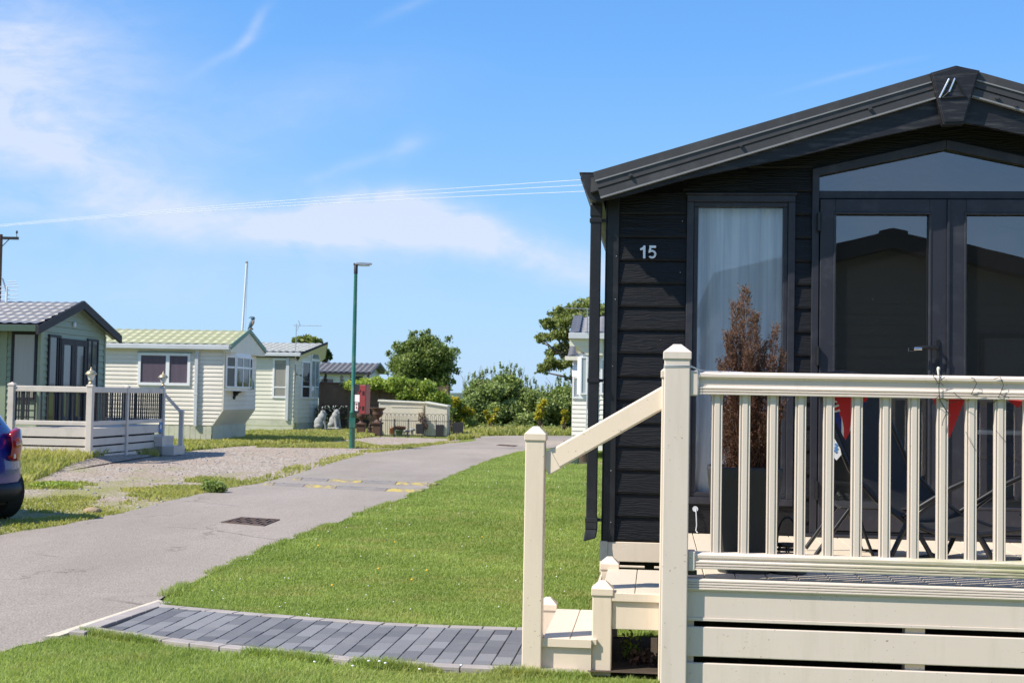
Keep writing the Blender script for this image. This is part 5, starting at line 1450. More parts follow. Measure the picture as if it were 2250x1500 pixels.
# lower part narrows towards the sloping front
z=.47
while z<.90:
    z1=min(z+.1075,.90); xa=-.30+.30*(z-.47)/.43; xb=-.30+.30*(z1-.47)/.43
    m.add([(-LB,-.004,z),(xa,-.004,z),(xa,-.024,z+.012),(-LB,-.024,z+.012),(xb,-.006,z1),(-LB,-.006,z1)],[(0,1,2,3),(3,2,4,5)]); z=z1
lap_panel(m,(0,0),(0,WB),.90,2.45,.13,.010)
for i in range(4):
    z0=.47+.1075*i; z1=z0+.1075; xa=-.30+.30*(z0-.47)/.43; xb=-.30+.30*(z1-.47)/.43
    m.add([(xa+.02,0,z0),(xa+.02,WB,z0),(xb+.006,WB,z1),(xb+.006,0,z1),(xa,0,z0),(xa,WB,z0)],[(0,1,2,3),(4,5,1,0)])
m.prism([(-LB,.3),(-.30,.3),(-.30,.47),(-.004,.90),(-.004,2.62),(-LB,2.62)],lambda a,b,d:(a,d,b),.0,WB)
m.build('wall',M['ivory_clad'],cb_)
m=MB(); 
x=-LB
while x<-.31: m.box(x,min(x+.14,-.30),-.012+.004*(int(x/.15)%2),.0,.0,.468); x+=.15
m.build('skirting',M['skirt'],cb_)
m=MB(); m.box(-.30,-.272,.02,WB,.0,.468); m.box(-.272,-.268,1.05,1.07,.02,.46); m.box(-.272,-.268,2.35,2.37,.02,.46); m.build('front_skirting',M['skirt'],cb_)
m=MB(); m.add([(-.30,-.03,.47),(-.27,-.03,.47),(.02,-.03,.90),(-.01,-.03,.90),(.02,-.03,2.5),(-.02,-.03,2.5),(-.30,.01,.47),(-.27,.01,.47),(.02,.01,.90),(-.01,.01,.90),(.02,.01,2.5),(-.02,.01,2.5)],[(0,1,2,3),(3,2,4,5),(1,7,8,2),(2,8,10,4)]); m.build('corner_trim',M['ivory_clad2'],cb_)
tile_roof(cb_,-LB-.1,.20,.20,-.12,ze,WB/2,zr,'tile_green',.26,.34,.011); tile_roof(cb_,-LB-.1,.20,.20,WB+.12,ze,WB/2,zr,'tile_green',.26,.34,.011)
m=MB(); m.box(-LB-.1,.20,-.22,-.11,2.56,2.70); m.build('gutter',M['gutter_grey'],cb_,bevel=.02,seg=2)
m=MB(); m.box(-LB,.0,-.11,.0,2.55,2.57); m.build('soffit',M['ivory_clad2'],cb_)
m=MB()
def zb_(y): return ze+(zr-ze)*(1-abs(y-WB/2)/(WB/2+.15))
m.prism([(-.15,2.50),(WB+.15,2.50),(WB+.15,ze-.02),(WB/2,zr-.05),(-.15,ze-.02)],lambda a,b,d:(d,a,b),.0,.225); m.build('gable_panel',M['ivory_clad2'],cb_)
m=MB()
for s in (1,-1):
    Y=lambda y: y if s==1 else WB-y
    p=[(Y(-.17),ze+.03),(Y(WB/2),zr+.05),(Y(WB/2),zr-.06),(Y(-.17),ze-.11)]
    m.prism(p if s==1 else p[::-1],lambda a,b,d:(d,a,b),.226,.262); m.cut()
m.build('barge_board',M['barge_green'],cb_)
win(cb_,(-3,0),(0,0),.58,2.06,1.56,2.46,vb=(1.42,),fm='white_upvc',pm='pane_mauve',fw_=.075,bw=.10,proud=.06)
m=MB(); m.box(-2.44,-.90,-.075,-.0,2.462,2.482); m.build('drip_strip',M['barge_green'],cb_)
m=MB(); m.box(-.80,-.70,-.10,-.03,.44,2.58); m.box(-.81,-.69,-.105,-.025,1.3,1.36); m.build('downpipe',M['gutter_grey'],cb_,bevel=.01,seg=1)
# bay window
bp=[(.0,.10),(.20,.42),(.27,1.55),(.22,2.0),(.0,2.35)]
m=MB(); 
for z0,z1,k in ((1.44,1.52,1.0),(2.42,2.50,1.0)): m.prism([(x*k,y) for x,y in bp],lambda a,b,d:(a,b,d),z0,z1)
m.build('bay_sill',M['white_upvc'],cb_)
for i,(a,b) in enumerate(zip(bp,bp[1:])):
    L=math.hypot(b[0]-a[0],b[1]-a[1])
    win(cb_,a,b,.0,L,1.52,2.42,hb=(2.10,),vb=((L/2,) if i==1 else ()),fw_=.05,proud=.045,pm='pane_dark',bw=.055)
m=MB(); m.prism([(.0,1.44),(.20,1.44),(.20,1.40),(.13,1.38),(.10,1.32),(.05,1.30),(.03,1.20),(.0,1.20)],lambda a,b,d:(a,d,b),.95,1.10); m.build('bracket',M['barge_dark'],cb_)
m=MB(); m.prism([(2.55,1.50),(3.05,1.50),(3.05,1.68),(2.80,1.84),(2.55,1.68)],lambda a,b,d:(d,a,b),.02,.04); m.build('wall_ornament',M['barge_green'],cb_)
# flagpole behind and bird figure on the ridge
p=W(532.5,735,43.5); q_=W(542,578,43.5); fp=thing('flagpole','slim white flagpole rising behind the cream caravan','flagpole',(p.x-.13,p.y,0))
m=MB(); m.tube([(0,0,0),(q_.x-p.x+.13,0,q_.z)],.045,8,.028); m.build('pole',M['white_paint'],fp); m=MB(); m.lathe([(.035,0),(.05,.02),(.04,.06)],(q_.x-p.x+.13,0,q_.z),8); m.build('finial',M['steel'],fp)
m=MB(); m.tube([(q_.x-p.x+.17,0,q_.z),(q_.x-p.x+.14,0,q_.z*.6),(.10,0,1.2)],.008,4); m.build('halyard',M['white_wire'],fp)
p=W(552,722,39.5); bd=thing('bird_ornament','blue grey bird ornament perched on the caravan ridge','ornament',(p.x,p.y,p.z-.03))
m=MB(); m.ball((.0,0,.17),.075,12,(.85,.8,1.75),0,Matrix.Rotation(R(20),3,'Y')); m.ball((.04,0,.33),.062,10,(1.05,.9,.9)); m.build('body',M['bird_blue'],bd)
m=MB(); m.ball((.05,-.02,.20),.055,10,(.7,.7,1.9),0,Matrix.Rotation(R(18),3,'Y')); m.build('breast',M['bird_buff'],bd)
m=MB(); m.tube([(.02,0,.37),(-.03,0,.365),(-.09,0,.33)],[.03,.02,.004],6); m.build('crest',M['bird_blue'],bd)
m=MB(); m.tube([(-.05,0,.10),(-.10,0,.0)],[.03,.012],6); m.build('tail',M['bird_blue'],bd)
m=MB(); m.lathe([(.07,0),(.05,.03),(.03,.06)],(0,0,0),8); m.build('perch',M['rust'],bd)

# ------------------------------------------------------------------ second cream caravan with prow front
TC=R(5.2); C0=Vector((-8.10,51.0,0))
cc_=thing('prow_front_caravan','pale caravan with silver tiled roof and glazed angular front, beyond the green roofed one','caravan',tuple(C0),-TC)
WC=3.7; LC=8; ze,zr=2.93,3.35
pr=[(0,0),(.10,.22),(.32,1.15),(.32,2.55),(.10,3.48),(0,WC)]
m=MB(); lap_panel(m,(-LC,0),(0,0),.42,2.85,.15,.02)
for a,b in zip(pr,pr[1:]): lap_panel(m,a,b,.50,2.9,.16,.015)
m.prism([(-LC,0),(-.002,.0),(.098,.22),(.318,1.15),(.318,2.55),(.098,3.48),(0,WC),(-LC,WC)],lambda a,b,d:(a,b,d),.3,2.95)
m.build('wall',M['ivory_clad2'],cc_)
m=MB(); m.box(-LC,.0,-.02,.02,.0,.17); m.box(-LC,.0,-.03,.02,.19,.40); m.cut(); m.prism([(.10,.22),(.32,1.15),(.32,2.55),(.10,3.48),(0,3.48),(0,.22)],lambda a,b,d:(a-.02,b,d),.0,.48); m.build('skirting',M['skirt'],cc_)
tile_roof(cc_,-LC-.1,.30,.80,-.15,ze,WC/2,zr,'tile_silver',.26,.30,.02); tile_roof(cc_,-LC-.1,.30,.80,WC+.15,ze,WC/2,zr,'tile_silver',.26,.30,.02)
m=MB(); m.box(-LC,.28,-.26,-.14,ze-.16,ze-.02); m.build('gutter',M['gutter_grey'],cc_,bevel=.02)
m=MB(); m.box(-LC,.20,-.14,.0,ze-.20,ze-.17); m.build('eave_board',M['barge_dark'],cc_)
m=MB()
for s in (1,-1):
    Y=lambda y: y if s==1 else WC-y
    m.add([(.30,Y(-.18),ze-.10),(.82,Y(WC/2),zr-.02),(.82,Y(WC/2),zr+.06),(.30,Y(-.18),ze+.0),(.26,Y(-.18),ze-.10),(.78,Y(WC/2),zr-.02),(.78,Y(WC/2),zr+.06),(.26,Y(-.18),ze+.0)],[(0,1,2,3),(7,6,5,4),(0,4,5,1),(3,2,6,7),(0,3,7,4)]); m.cut()
m.build('barge_board',M['barge_dark'],cc_)
m=MB()
for s in (1,-1):
    Y=lambda y: y if s==1 else WC-y
    m.add([(.27,Y(-.15),ze-.10),(.80,Y(WC/2),zr-.02),(.36,Y(WC/2),2.90),(.10,Y(.1),2.62)],[(0,1,2,3),(3,2,1,0)])
m.build('gable_panel',M['ivory_clad2'],cc_)
win(cc_,(-2,0),(0,0),1.18,1.75,1.22,2.70,hb=(1.62,),fm='white_upvc',pm='pane_blind',fw_=.07)
win(cc_,(-5,0),(-2,0),1.2,2.4,1.62,2.60,vb=(1.8,),fm='white_upvc',pm='pane_dark',fw_=.07)
m=MB(); m.box(-.30,-.19,-.10,-.02,.38,2.80); m.build('downpipe',M['gutter_grey'],cc_)
L1=math.hypot(.22,.93)
win(cc_,pr[1],pr[2],.22,L1-.04,1.22,2.62,hb=(1.66,),pm='pane_dark',fw_=.05)
win(cc_,pr[2],pr[3],.05,1.35,1.22,2.70,hb=(1.66,),vb=(.70,),pm='pane_net',fw_=.05)
m=MB(); 
arc=[(1.20+1.3*(.5-.5*math.cos(math.pi*i/10)),2.72+.33*math.sin(math.pi*i/10)) for i in range(11)]
m.prism([(1.2,2.70)]+arc+[(2.5,2.70)],lambda a,b,d:(d,a,b),.325,.365); ar=m.build('arched_light',M['white_upvc'],cc_)
m=MB(); arc=[(1.27+1.16*(.5-.5*math.cos(math.pi*i/10)),2.74+.26*math.sin(math.pi*i/10)) for i in range(11)]
m.prism(arc,lambda a,b,d:(d,a,b),.36,.370); m.build('pane',M['pane_net'],ar)
m=MB(); m.add([(.05,.05,2.10),(.20,.55,2.02),(.10,.30,2.48),(.02,.1,2.10),(.16,.6,2.02)],[(0,1,2),(2,4,3),(0,2,3),(1,4,2),(0,3,4,1)]); m.build('pennant_ornament',M['barge_dark'],cc_)
p=W(650,800,50.9); a1=yagi('tv_aerial','thin television aerial on a tall mast in front of the prow fronted caravan',(p.x,p.y-.1,p.z),R(-3),1.50,.95,9,.05); a1['category']='aerial'; a1['label']='thin long boomed television aerial on a tall mast at the prow fronted caravan'
m=MB(); m.tube([(.02,-.02,1.25),(.10,-.02,1.42),(.14,-.02,1.48),(.08,-.02,1.62)],.012,5); m.build('reflector',M['steel'],a1)
p=W(651,798,50.8); m=MB(); m.tube([(0,0,0),(.01,.0,-.4),(-.03,0,-1.2),(-.03,0,-2.0)],.010,5); m.build('cable',M['barge_dark'],a1)
m=MB(); m.box(-.12,.13,-.12,.12,0,.50); m.box(-.14,.15,-.14,.14,.50,.54); o=m.build('planter_box',M['skirt'],None); o.location=G(655,944); tag(o,'pale box planter at the front corner of the prow fronted caravan','planter')

# ------------------------------------------------------------------ dark roofed lodge in the distance
TD=R(7); q_=W(800,865,72); D0=Vector((q_.x,72,0))
cd_=thing('dark_roofed_lodge','pale lodge with a dark tiled gable roof, behind the brown garden wall','lodge',tuple(D0),-TD)
WD=3.6; LD=7; ze,zr=2.62,3.10
m=MB(); lap_panel(m,(-LD,0),(0,0),.3,2.6,.15,.02); lap_panel(m,(0,0),(0,WD),.3,2.6,.15,.02)
m.prism([(0,.3),(WD,.3),(WD,2.6),(WD/2,3.02),(0,2.6)],lambda a,b,d:(d,a,b),-LD,-.01); m.build('wall',M['grey_clad'],cd_)
tile_roof(cd_,-LD-.2,.42,.42,-.3,ze-.06,WD/2,zr,'tile_dark',.30,.34,.022); tile_roof(cd_,-LD-.2,.42,.42,WD+.3,ze-.06,WD/2,zr,'tile_dark',.30,.34,.022)
m=MB()
for s in (1,-1):
    Y=lambda y: y if s==1 else WD-y
    p=[(Y(-.34),ze-.04),(Y(WD/2),zr+.05),(Y(WD/2),zr-.06),(Y(-.34),ze-.18)]
    m.prism(p if s==1 else p[::-1],lambda a,b,d:(d,a,b),.41,.45); m.cut()
m.build('barge_board',M['tile_dark'],cd_)
m=MB(); m.box(-LD,.4,-.34,-.28,ze-.18,ze-.06); m.build('gutter',M['barge_dark'],cd_)
win(cd_,(-3.5,0),(0,0),1.1,1.9,1.3,2.25,pm='pane_dark',fm='grey_clad'); win(cd_,(-3.5,0),(0,0),2.75,3.4,1.0,2.35,pm='pane_dark',fm='barge_dark')

# ------------------------------------------------------------------ caravans at the right, behind the black lodge
TE=R(5); q_=W(1290,874,32); E0=Vector((q_.x,32,0))
e1=thing('right_caravan','cream caravan with grey tiled roof and boxed bay window, behind the black downpipe','caravan',tuple(E0),-TE)
WE=3.5; LE=9; ze,zr=2.92,3.43
m=MB(); lap_panel(m,(0,0),(LE,0),.35,2.85,.115,.02); lap_panel(m,(0,WE),(0,0),.35,2.85,.115,.02)
m.prism([(0,.2),(WE,.2),(WE,2.85),(WE/2,3.3),(0,2.85)],lambda a,b,d:(d,a,b),.01,LE); m.build('wall',M['white_clad'],e1)
tile_roof(e1,LE+.2,-.30,-.30,-.2,ze,WE/2,zr,'tile_grey',.3,.30,.02); tile_roof(e1,LE+.2,-.30,-.30,WE+.2,ze,WE/2,zr,'tile_grey',.3,.30,.02)
m=MB(); m.add([(-.42,-.24,ze+.0),(-.20,-.24,ze+.045),(-.20,WE/2,zr+.045),(-.42,WE/2,zr+.02),(-.42,WE+.24,ze),(-.20,WE+.24,ze+.045)],[(0,1,2,3),(3,2,5,4)]); m.build('verge_trim',M['tile_dark'],e1)
m=MB(); m.box(-.44,LE,-.34,-.22,ze-.13,ze+.01); m.build('gutter',M['gutter_grey'],e1,bevel=.01)
m=MB(); m.box(-.42,.02,-.22,-.17,ze-.30,ze-.12); m.cut(); m.prism([(-.24,ze-.12),(.35,ze-.12),(.35,2.42),(-.02,2.42),(-.24,2.60)][::-1],lambda a,b,d:(a,d,b),-.19,.0); m.build('bay_head',M['ivory_clad2'],e1)
m=MB(); m.prism([(0,2.5),(WE,2.5),(WE+.2,ze-.05),(WE/2,zr-.05),(-.2,ze-.05)],lambda a,b,d:(d,a,b),-.28,-.02); m.build('gable_panel',M['ivory_clad2'],e1)
m=MB(); m.box(-.19,.03,-.12,1.6,1.40,2.45); m.build('bay',M['white_upvc'],e1)
win(e1,(-.19,-.12),(.03,-.12),.03,.19,1.50,2.38,pm='pane_net',fw_=.03); win(e1,(-.19,1.6),(-.19,-.12),.1,1.6,1.50,2.38,pm='pane_dark',fw_=.06,vb=(.85,))
win(e1,(.2,0),(3,0),.10,1.3,1.5,2.35,pm='pane_net',fw_=.05,hb=(1.8,))
m=MB(); m.tube([(.03,-.16,3.3),(.02,-.16,2.4),(.0,-.16,1.2),(-.02,-.1,.4)],.014,6); m.build('cable',M['gutter_grey'],e1)
p=W(1290,735,31.7); a2=yagi('tv_aerial','grey television aerial on the caravan behind the black downpipe',(p.x,p.y,p.z),R(200),.62,.55,7,.14); a2['category']='aerial'
q_=W(1257,874,41); F0=Vector((q_.x,41,0))
e2=thing('far_right_caravan','white caravan with slate roof and an open top-hung window, beyond the right-hand cream one','caravan',tuple(F0),-TE)
ze,zr=2.66,3.15
m=MB(); lap_panel(m,(0,0),(4.4,0),.3,2.6,.13,.02); lap_panel(m,(0,WE),(0,0),.3,2.6,.13,.02)
m.prism([(0,.1),(WE,.1),(WE,2.6),(WE/2,3.0),(0,2.6)],lambda a,b,d:(d,a,b),.01,8); m.build('wall',M['white_clad'],e2)
tile_roof(e2,8,-.15,-.15,-.2,ze,WE/2,zr,'tile_dark',.3,.3,.02); tile_roof(e2,8,-.15,-.15,WE+.2,ze,WE/2,zr,'tile_dark',.3,.3,.02)
m=MB(); m.box(-.22,4.4,-.32,-.2,ze-.12,ze); m.build('gutter',M['ivory_clad2'],e2)
f2=win(e2,(0,0),(2,0),.0,.62,1.40,2.46,pm='pane_net',fw_=.06,hb=(2.02,),vb=(.24,))
m=MB(); m.add([(.0,-.04,2.42),(.62,-.04,2.42),(.62,-.24,2.05),(.0,-.24,2.05),(.0,-.08,2.42),(.62,-.08,2.42),(.62,-.28,2.05),(.0,-.28,2.05)],[(0,1,2,3),(7,6,5,4),(0,3,7,4),(1,5,6,2),(3,2,6,7)]); m.build('open_sash',M['white_upvc'],f2)

# ------------------------------------------------------------------ lamp post with fire point
lp0=G(773,985); lpz=thing('lamp_post','tall green lamp post with a flat grey lantern beside the gravel','lamp post',tuple(lp0))
m=MB(); m.lathe([(.076,0),(.076,.92),(.082,.925),(.082,.95),(.055,.99),(.052,3.2),(.045,4.62)],(0,0,0),16); m.build('pole',M['green_post'],lpz)
m=MB(); m.lathe([(.052,4.55),(.052,4.78),(.03,4.80)],(0,0,0),12); m.tube([(-.06,0,4.80),(.12,0,4.80)],.035,8); m.build('bracket',M['barge_dark'],lpz)
m=MB(); m.prism([(-.02,4.79),(.20,4.765),(.42,4.80),(.41,4.835),(.15,4.85),(-.02,4.84)],lambda a,b,d:(a,d,b),-.09,.09); lh=m.build('lantern_head',M['steel'],lpz,bevel=.01)
m=MB(); m.box(.08,.36,-.07,.07,4.755,4.775); m.build('lens',M['lamp_glass'],lh)
m=MB(); m.box(-.08,.08,-.082,-.06,.55,.80); m.cut(); m.lathe([(.057,2.25),(.057,2.27)],(0,0,0),12); m.build('band',M['green_post'],lpz)
fpz=thing('fire_point','red fire point cabinet with black backboard and white notices fixed to the green post','cabinet',tuple(lp0+Vector((.0,-.02,0))),R(-18))
m=MB(); m.box(.03,.30,.0,.03,.92,1.66); m.build('backboard',M['barge_dark'],fpz)
m=MB(); m.box(.245,.425,-.14,.16,.90,1.655); bx=m.build('cabinet',M['red_paint'],fpz,bevel=.018,seg=3)
m=MB()
for z_ in (1.03,1.45): m.tube([(.225,-.145,z_-.03),(.225,-.145,z_+.03)],.02,8); m.cut(); m.tube([(.26,-.15,z_+.05),(.26,-.15,z_+.08)],.02,8); m.cut()
m.build('latch',M['red_paint'],bx)
m=MB()
for z_ in (1.05,1.44): m.box(.33,.39,-.146,-.139,z_-.055,z_+.055); m.cut()
m.build('vent',M['dark_void'],bx)
m=MB(); m.box(.06,.215,-.008,-.002,1.21,1.40); m.build('notice',M['paper'],fpz)
m=MB(); m.box(.07,.155,-.008,-.002,.985,1.19); nt=m.build('notice',M['paper'],fpz); m=MB(); m.box(.085,.14,-.012,-.009,1.13,1.175); m.box(.10,.125,-.012,-.009,1.03,1.10); m.build('red_symbol',M['red_paint'],nt)

# ------------------------------------------------------------------ garden beyond: wall, ivy, statues, stores, railing
TG=R(6)
gw=thing('garden_wall','brown boarded garden wall overgrown with ivy behind the statues','wall',tuple(W(703,864,52.5)*Vector((1,1,0)) if False else (W(703,864,52.5).x,52.5,0)),-TG)
sx=52.5/3000
def gx(px): return (px-703)*sx*1.0
m=MB(); m.box(gx(703),gx(833),0,.06,1.02,1.80); m.build('panel',M['brown_board'],gw); m=MB(); m.box(gx(833)+.02,gx(990),.02,.08,.5,1.74); m.build('panel',M['brown_board'],gw)
for px in (704,768,832,910,985):
    m=MB(); m.box(gx(px)-.05,gx(px)+.05,-.03,.03,0,1.82); m.build('post',M['brown_board'],gw)
m=MB(); m.box(gx(703),gx(833),-.04,.05,.96,1.02); m.cut(); m.box(gx(703),gx(833),-.04,.08,1.80,1.85); m.build('rail',M['rust'],gw)
m=MB()
for i in range(26):
    x=gx(704)+i*.09
    if x<gx(832): m.bar((x,.0,.1),(x+.8 if x+.8<gx(832) else gx(832),.0,.95),.01,.02); m.bar((x,.02,.95),(min(x+.8,gx(832)),.02,.1),.01,.02)
m.build('trellis',M['bark'],gw)
def leafcloud(name,blobs,n,size,mt,parent=None,seed=0,shell=.55,flat=.35,drop=0):
    """leaf-sized faces spread through the volume of blobs (x,y,z,rx,ry,rz)"""
    r=np.random.default_rng(seed); B=np.array(blobs,float); vol=(B[:,3]*B[:,4]*B[:,5])**.66; pr_=vol/vol.sum()
    k=r.choice(len(B),n,p=pr_); b=B[k]
    d=r.normal(0,1,(n,3)); d/=np.linalg.norm(d,axis=1)[:,None]; rad=shell+(1-shell)*r.random(n)**.6
    rad*=np.where(r.random(n)<.25,r.random(n),1)
    # lumpy clusters
    rad=rad*(1+.22*r.normal(0,1,n)*(r.random(n)<.35))
    C=b[:,:3]+d*b[:,3:]*rad[:,None]*(1+.12*np.sin(d[:,0]*7+k)*np.cos(d[:,2]*9+k*2))[:,None]
    nn=r.normal(0,1,(n,3)); nn[:,2]+=.5; nn/=np.linalg.norm(nn,axis=1)[:,None]
    t=np.cross(nn,r.normal(0,1,(n,3))); t/=np.linalg.norm(t,axis=1)[:,None]; t[:,2]-=drop; s=np.cross(nn,t)
    L=size*(.6+.8*r.random(n))[:,None]; w=L*(flat+.2*r.random(n))[:,None]
    V=np.stack([C-t*L*.5,C+s*w*.5,C+t*L*.5,C-s*w*.5],1).reshape(-1,3)
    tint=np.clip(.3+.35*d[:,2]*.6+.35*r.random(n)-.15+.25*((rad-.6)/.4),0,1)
    return np_mesh(name,V,np.arange(n*4).reshape(-1,4),M[mt],np.repeat(tint,4),parent)
def blobset(c,R3,n,r0,r1,seed,zb=None):
    r=np.random.default_rng(seed); out=[]
    while len(out)<n:
        d=r.normal(0,1,3); d/=np.linalg.norm(d); q=.25+.70*r.random()**.5
        rr=r0+(r1-r0)*r.random(); p=[c[i]+d[i]*R3[i]*q for i in range(3)]
        if zb is not None and p[2]<zb: continue
        out.append((p[0],p[1],p[2],rr*(.8+.5*r.random()),rr,rr*(.6+.4*r.random())))
    return out
iv=thing('ivy','bright green ivy spilling over the top of the brown garden wall','ivy',(0,0,0))
B=[]; r=np.random.default_rng(4)
for i in range(130):
    px=742+246*r.random()**.75; top=np.interp(px,[740,760,800,850,900,950,975,988],[840,837,830,824,826,838,852,875]); low=np.interp(px,[740,770,800,850,880,910,940,985],[846,850,848,852,874,895,900,925])
    y=r.uniform(top+7,low); c=W(px,y,52.0+r.uniform(-.25,.5)); B.append((c.x,c.y,c.z,.26,.25,.17))
for i in range(34):
    px=r.uniform(915,985); y=r.uniform(np.interp(px,[915,950,985],[838,848,872]),np.interp(px,[915,985],[885,925])); c=W(px,y,51.8+r.uniform(-.2,.5)); B.append((c.x,c.y,c.z,.25,.25,.2))
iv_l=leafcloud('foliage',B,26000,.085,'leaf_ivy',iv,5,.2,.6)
m=MB()
for i in range(5): a=W(800+i*40,878,52.3); m.tube([(a.x,a.y,0),(a.x+.1,a.y,.8),(a.x-.05,a.y,1.7)],.02,5)
m.build('stem',M['bark'],iv)
under=thing('dark_shrub','dark shrubs growing below the brown garden wall','shrub',(0,0,0))
B=[(W(px,y,53.2).x,53.2+r.uniform(-.2,.4),W(px,y,53.2).z,.30,.3,.26) for px in range(705,835,9) for y in (900,915,932)]
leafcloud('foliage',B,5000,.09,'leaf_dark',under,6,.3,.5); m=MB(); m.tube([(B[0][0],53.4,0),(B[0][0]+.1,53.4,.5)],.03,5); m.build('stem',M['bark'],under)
def store(name,label,px0,px1,ytop0,ytop1,Z,d):
    a=W(px0,868,Z); b=W(px1,868,Z); w=b.x-a.x; z0=W(px0,ytop0,Z).z; z1=W(px1,ytop1,Z).z
    e=thing(name,label,'storage box',(a.x,Z,0),R(-4))
    m=MB(); m.prism([(0,.02),(w,.02),(w,z1-.05),(0,z0-.05)][::-1],lambda p,q,dd:(p,dd,q),0,d); m.build('body',M['beige_metal'],e)
    m=MB(); m.prism([(-.03,z0-.05),(w+.03,z1-.05),(w+.03,z1+.005),(-.03,z0+.02)][::-1],lambda p,q,dd:(p,dd,q),-.05,d+.03); m.build('lid',M['ivory_clad2'],e,bevel=.01)
    return e,w,z1
e,w,zz=store('metal_store','wide cream metal store with a raised door panel beside the brown wall',833,932,879,883,47.6,.8)
m=MB(); m.box(w*.30,w-.03,-.02,.0,.05,zz-.19); m.box(w*.28,w-.01,-.035,.0,zz-.19,zz-.165); m.build('door',M['beige_metal'],e)
e,w,zz=store('metal_store','narrow beige store with a sloping lid at the right of the wide one',935.5,983,883,891,47.0,.9)
# bow-top railing
bf=thing('bow_top_railing','low black bow topped iron railing in front of the beige stores','railing',tuple(G(836,960)),R(-3))
s_=46.2/3000; Lr=(986-836)*s_
m=MB(); m.box(0,Lr,-.008,.008,.55,.57); m.cut(); m.box(0,Lr,-.008,.008,.06,.08); m.build('rail',M['barge_dark'],bf)
x=.03; i=0
while x+.2<Lr:
    m=MB(); m.tube([(x,0,.02),(x,0,.70)]+[(x+.10-.10*math.cos(math.pi*k/8),0,.70+.10*math.sin(math.pi*k/8)) for k in range(1,8)]+[(x+.2,0,.70),(x+.2,0,.02)],.007,5); m.build('bow',M['barge_dark'],bf); x+=.135; i+=1
m=MB()
for k in range(6): m.box(k*Lr/5-.015,k*Lr/5+.015,-.015,.015,0,.62); m.cut()
m.build('post',M['barge_dark'],bf)
def boxpot(label,px0,px1,yt,yb,Z,mt='planter_black',plant=None):
    a=W(px0,868,Z); w=(px1-px0)/3000*Z; h=(yb-yt)/3000*Z; zb=max(0,W(px0,yb,Z).z); 
    e=thing('square_planter',label,'planter',(a.x,Z,zb),R(-4)); m=MB(); m.prism([(.0+.02,0),(w-.02,0),(w,h),(0,h)][::-1],lambda p,q,d:(p,d,q),0,w*.9); m.build('pot',M[mt],e)
    m=MB(); m.box(.03,w-.03,.03,w*.8,h-.01,h+.005); m.build('soil_surface',M['soil'],e); return e,w,h
boxpot('large black square planter at the right end of the iron railing',995,1018,928,962,46.0); boxpot('dark square planter behind the right part of the iron railing',959,976,933,958,46.9); e,w,h=boxpot('dark square planter with a dead shrub behind the middle of the iron railing',915,932,931,953,46.8)
leafcloud('dead_foliage',[(w*.7,.1,h+.2,.14,.1,.22),(w*1.1,.1,h-.05,.12,.1,.2)],600,.06,'leaf_dry',e,9)
def pot(label,px,yb,r,h,Z,mt,name='plant_pot'):
    p=W(px,yb,Z); m=MB(); m.lathe([(r*.7,0),(r,h*.85),(r*1.1,h*.87),(r*1.1,h),(r*.9,h)],(0,0,0),14); o=m.build(name,M[mt],None); o.location=(p.x,Z,max(0,p.z)); tag(o,label,'pot'); return o
pot('orange terracotta pot behind the left part of the iron railing',861,954,.09,.22,46.9,'terracotta')
o=pot('dark green pot with dry grassy plant behind the iron railing',877,957,.14,.20,46.5,'sage_dark'); lf=leafcloud('plant',[(0,0,.26,.22,.1,.06)],500,.10,'leaf_dry',o,12)
pot('small white bucket standing on the grass below the white statues',741,949,.07,.15,51.0,'white_paint','bucket')
def mush(label,px,yb,s,Z):
    p=W(px,yb,Z); m=MB(); m.lathe([(.045*s,0),(.035*s,.09*s),(.04*s,.12*s)],(0,0,0),10); m.lathe([(.02*s,.11*s),(.12*s,.13*s),(.10*s,.18*s),(.05*s,.215*s),(.01*s,.225*s)],(0,0,0),12); o=m.build('mushroom_ornament',M['stone_white'],None); o.location=(p.x,Z,max(0,p.z)); tag(o,label,'ornament',group='white mushroom ornaments')
mush('largest white mushroom ornament behind the railing',905,954,1.0,46.8); mush('white mushroom ornament left of the largest one',895,955,.75,46.6); mush('smallest white ornament beside the dark green pot',888,954,.6,46.9)
# urns
def urn(label,px,yb,s,Z,wide):
    p=W(px,yb,Z); e=thing('garden_urn',label,'urn',(p.x,Z,0),0,'rusty brown garden urns on pedestals')
    m=MB(); m.box(-.17*s,.17*s,-.17*s,.17*s,0,.05*s); m.box(-.14*s,.14*s,-.14*s,.14*s,.05*s,.36*s); m.box(-.17*s,.17*s,-.17*s,.17*s,.36*s,.42*s); m.build('pedestal',M['rust'],e,bevel=.008,seg=1)
    m=MB(); m.lathe([(.13*s,.42*s),(.06*s,.48*s),(.05*s,.54*s),(.15*s,.62*s),(.17*s,.70*s),(.15*s,.76*s),(.21*s*wide,.84*s),(.22*s*wide,.86*s),(.12*s,.85*s)],(0,0,0),18); m.build('bowl',M['rust'],e); return e
urn('brown urn on a pedestal directly right of the green lamp post',793,955,.98,47.4,.8); urn('wide rimmed brown urn on a pedestal beside the wide cream store',829,956,1.12,46.9,1.15)
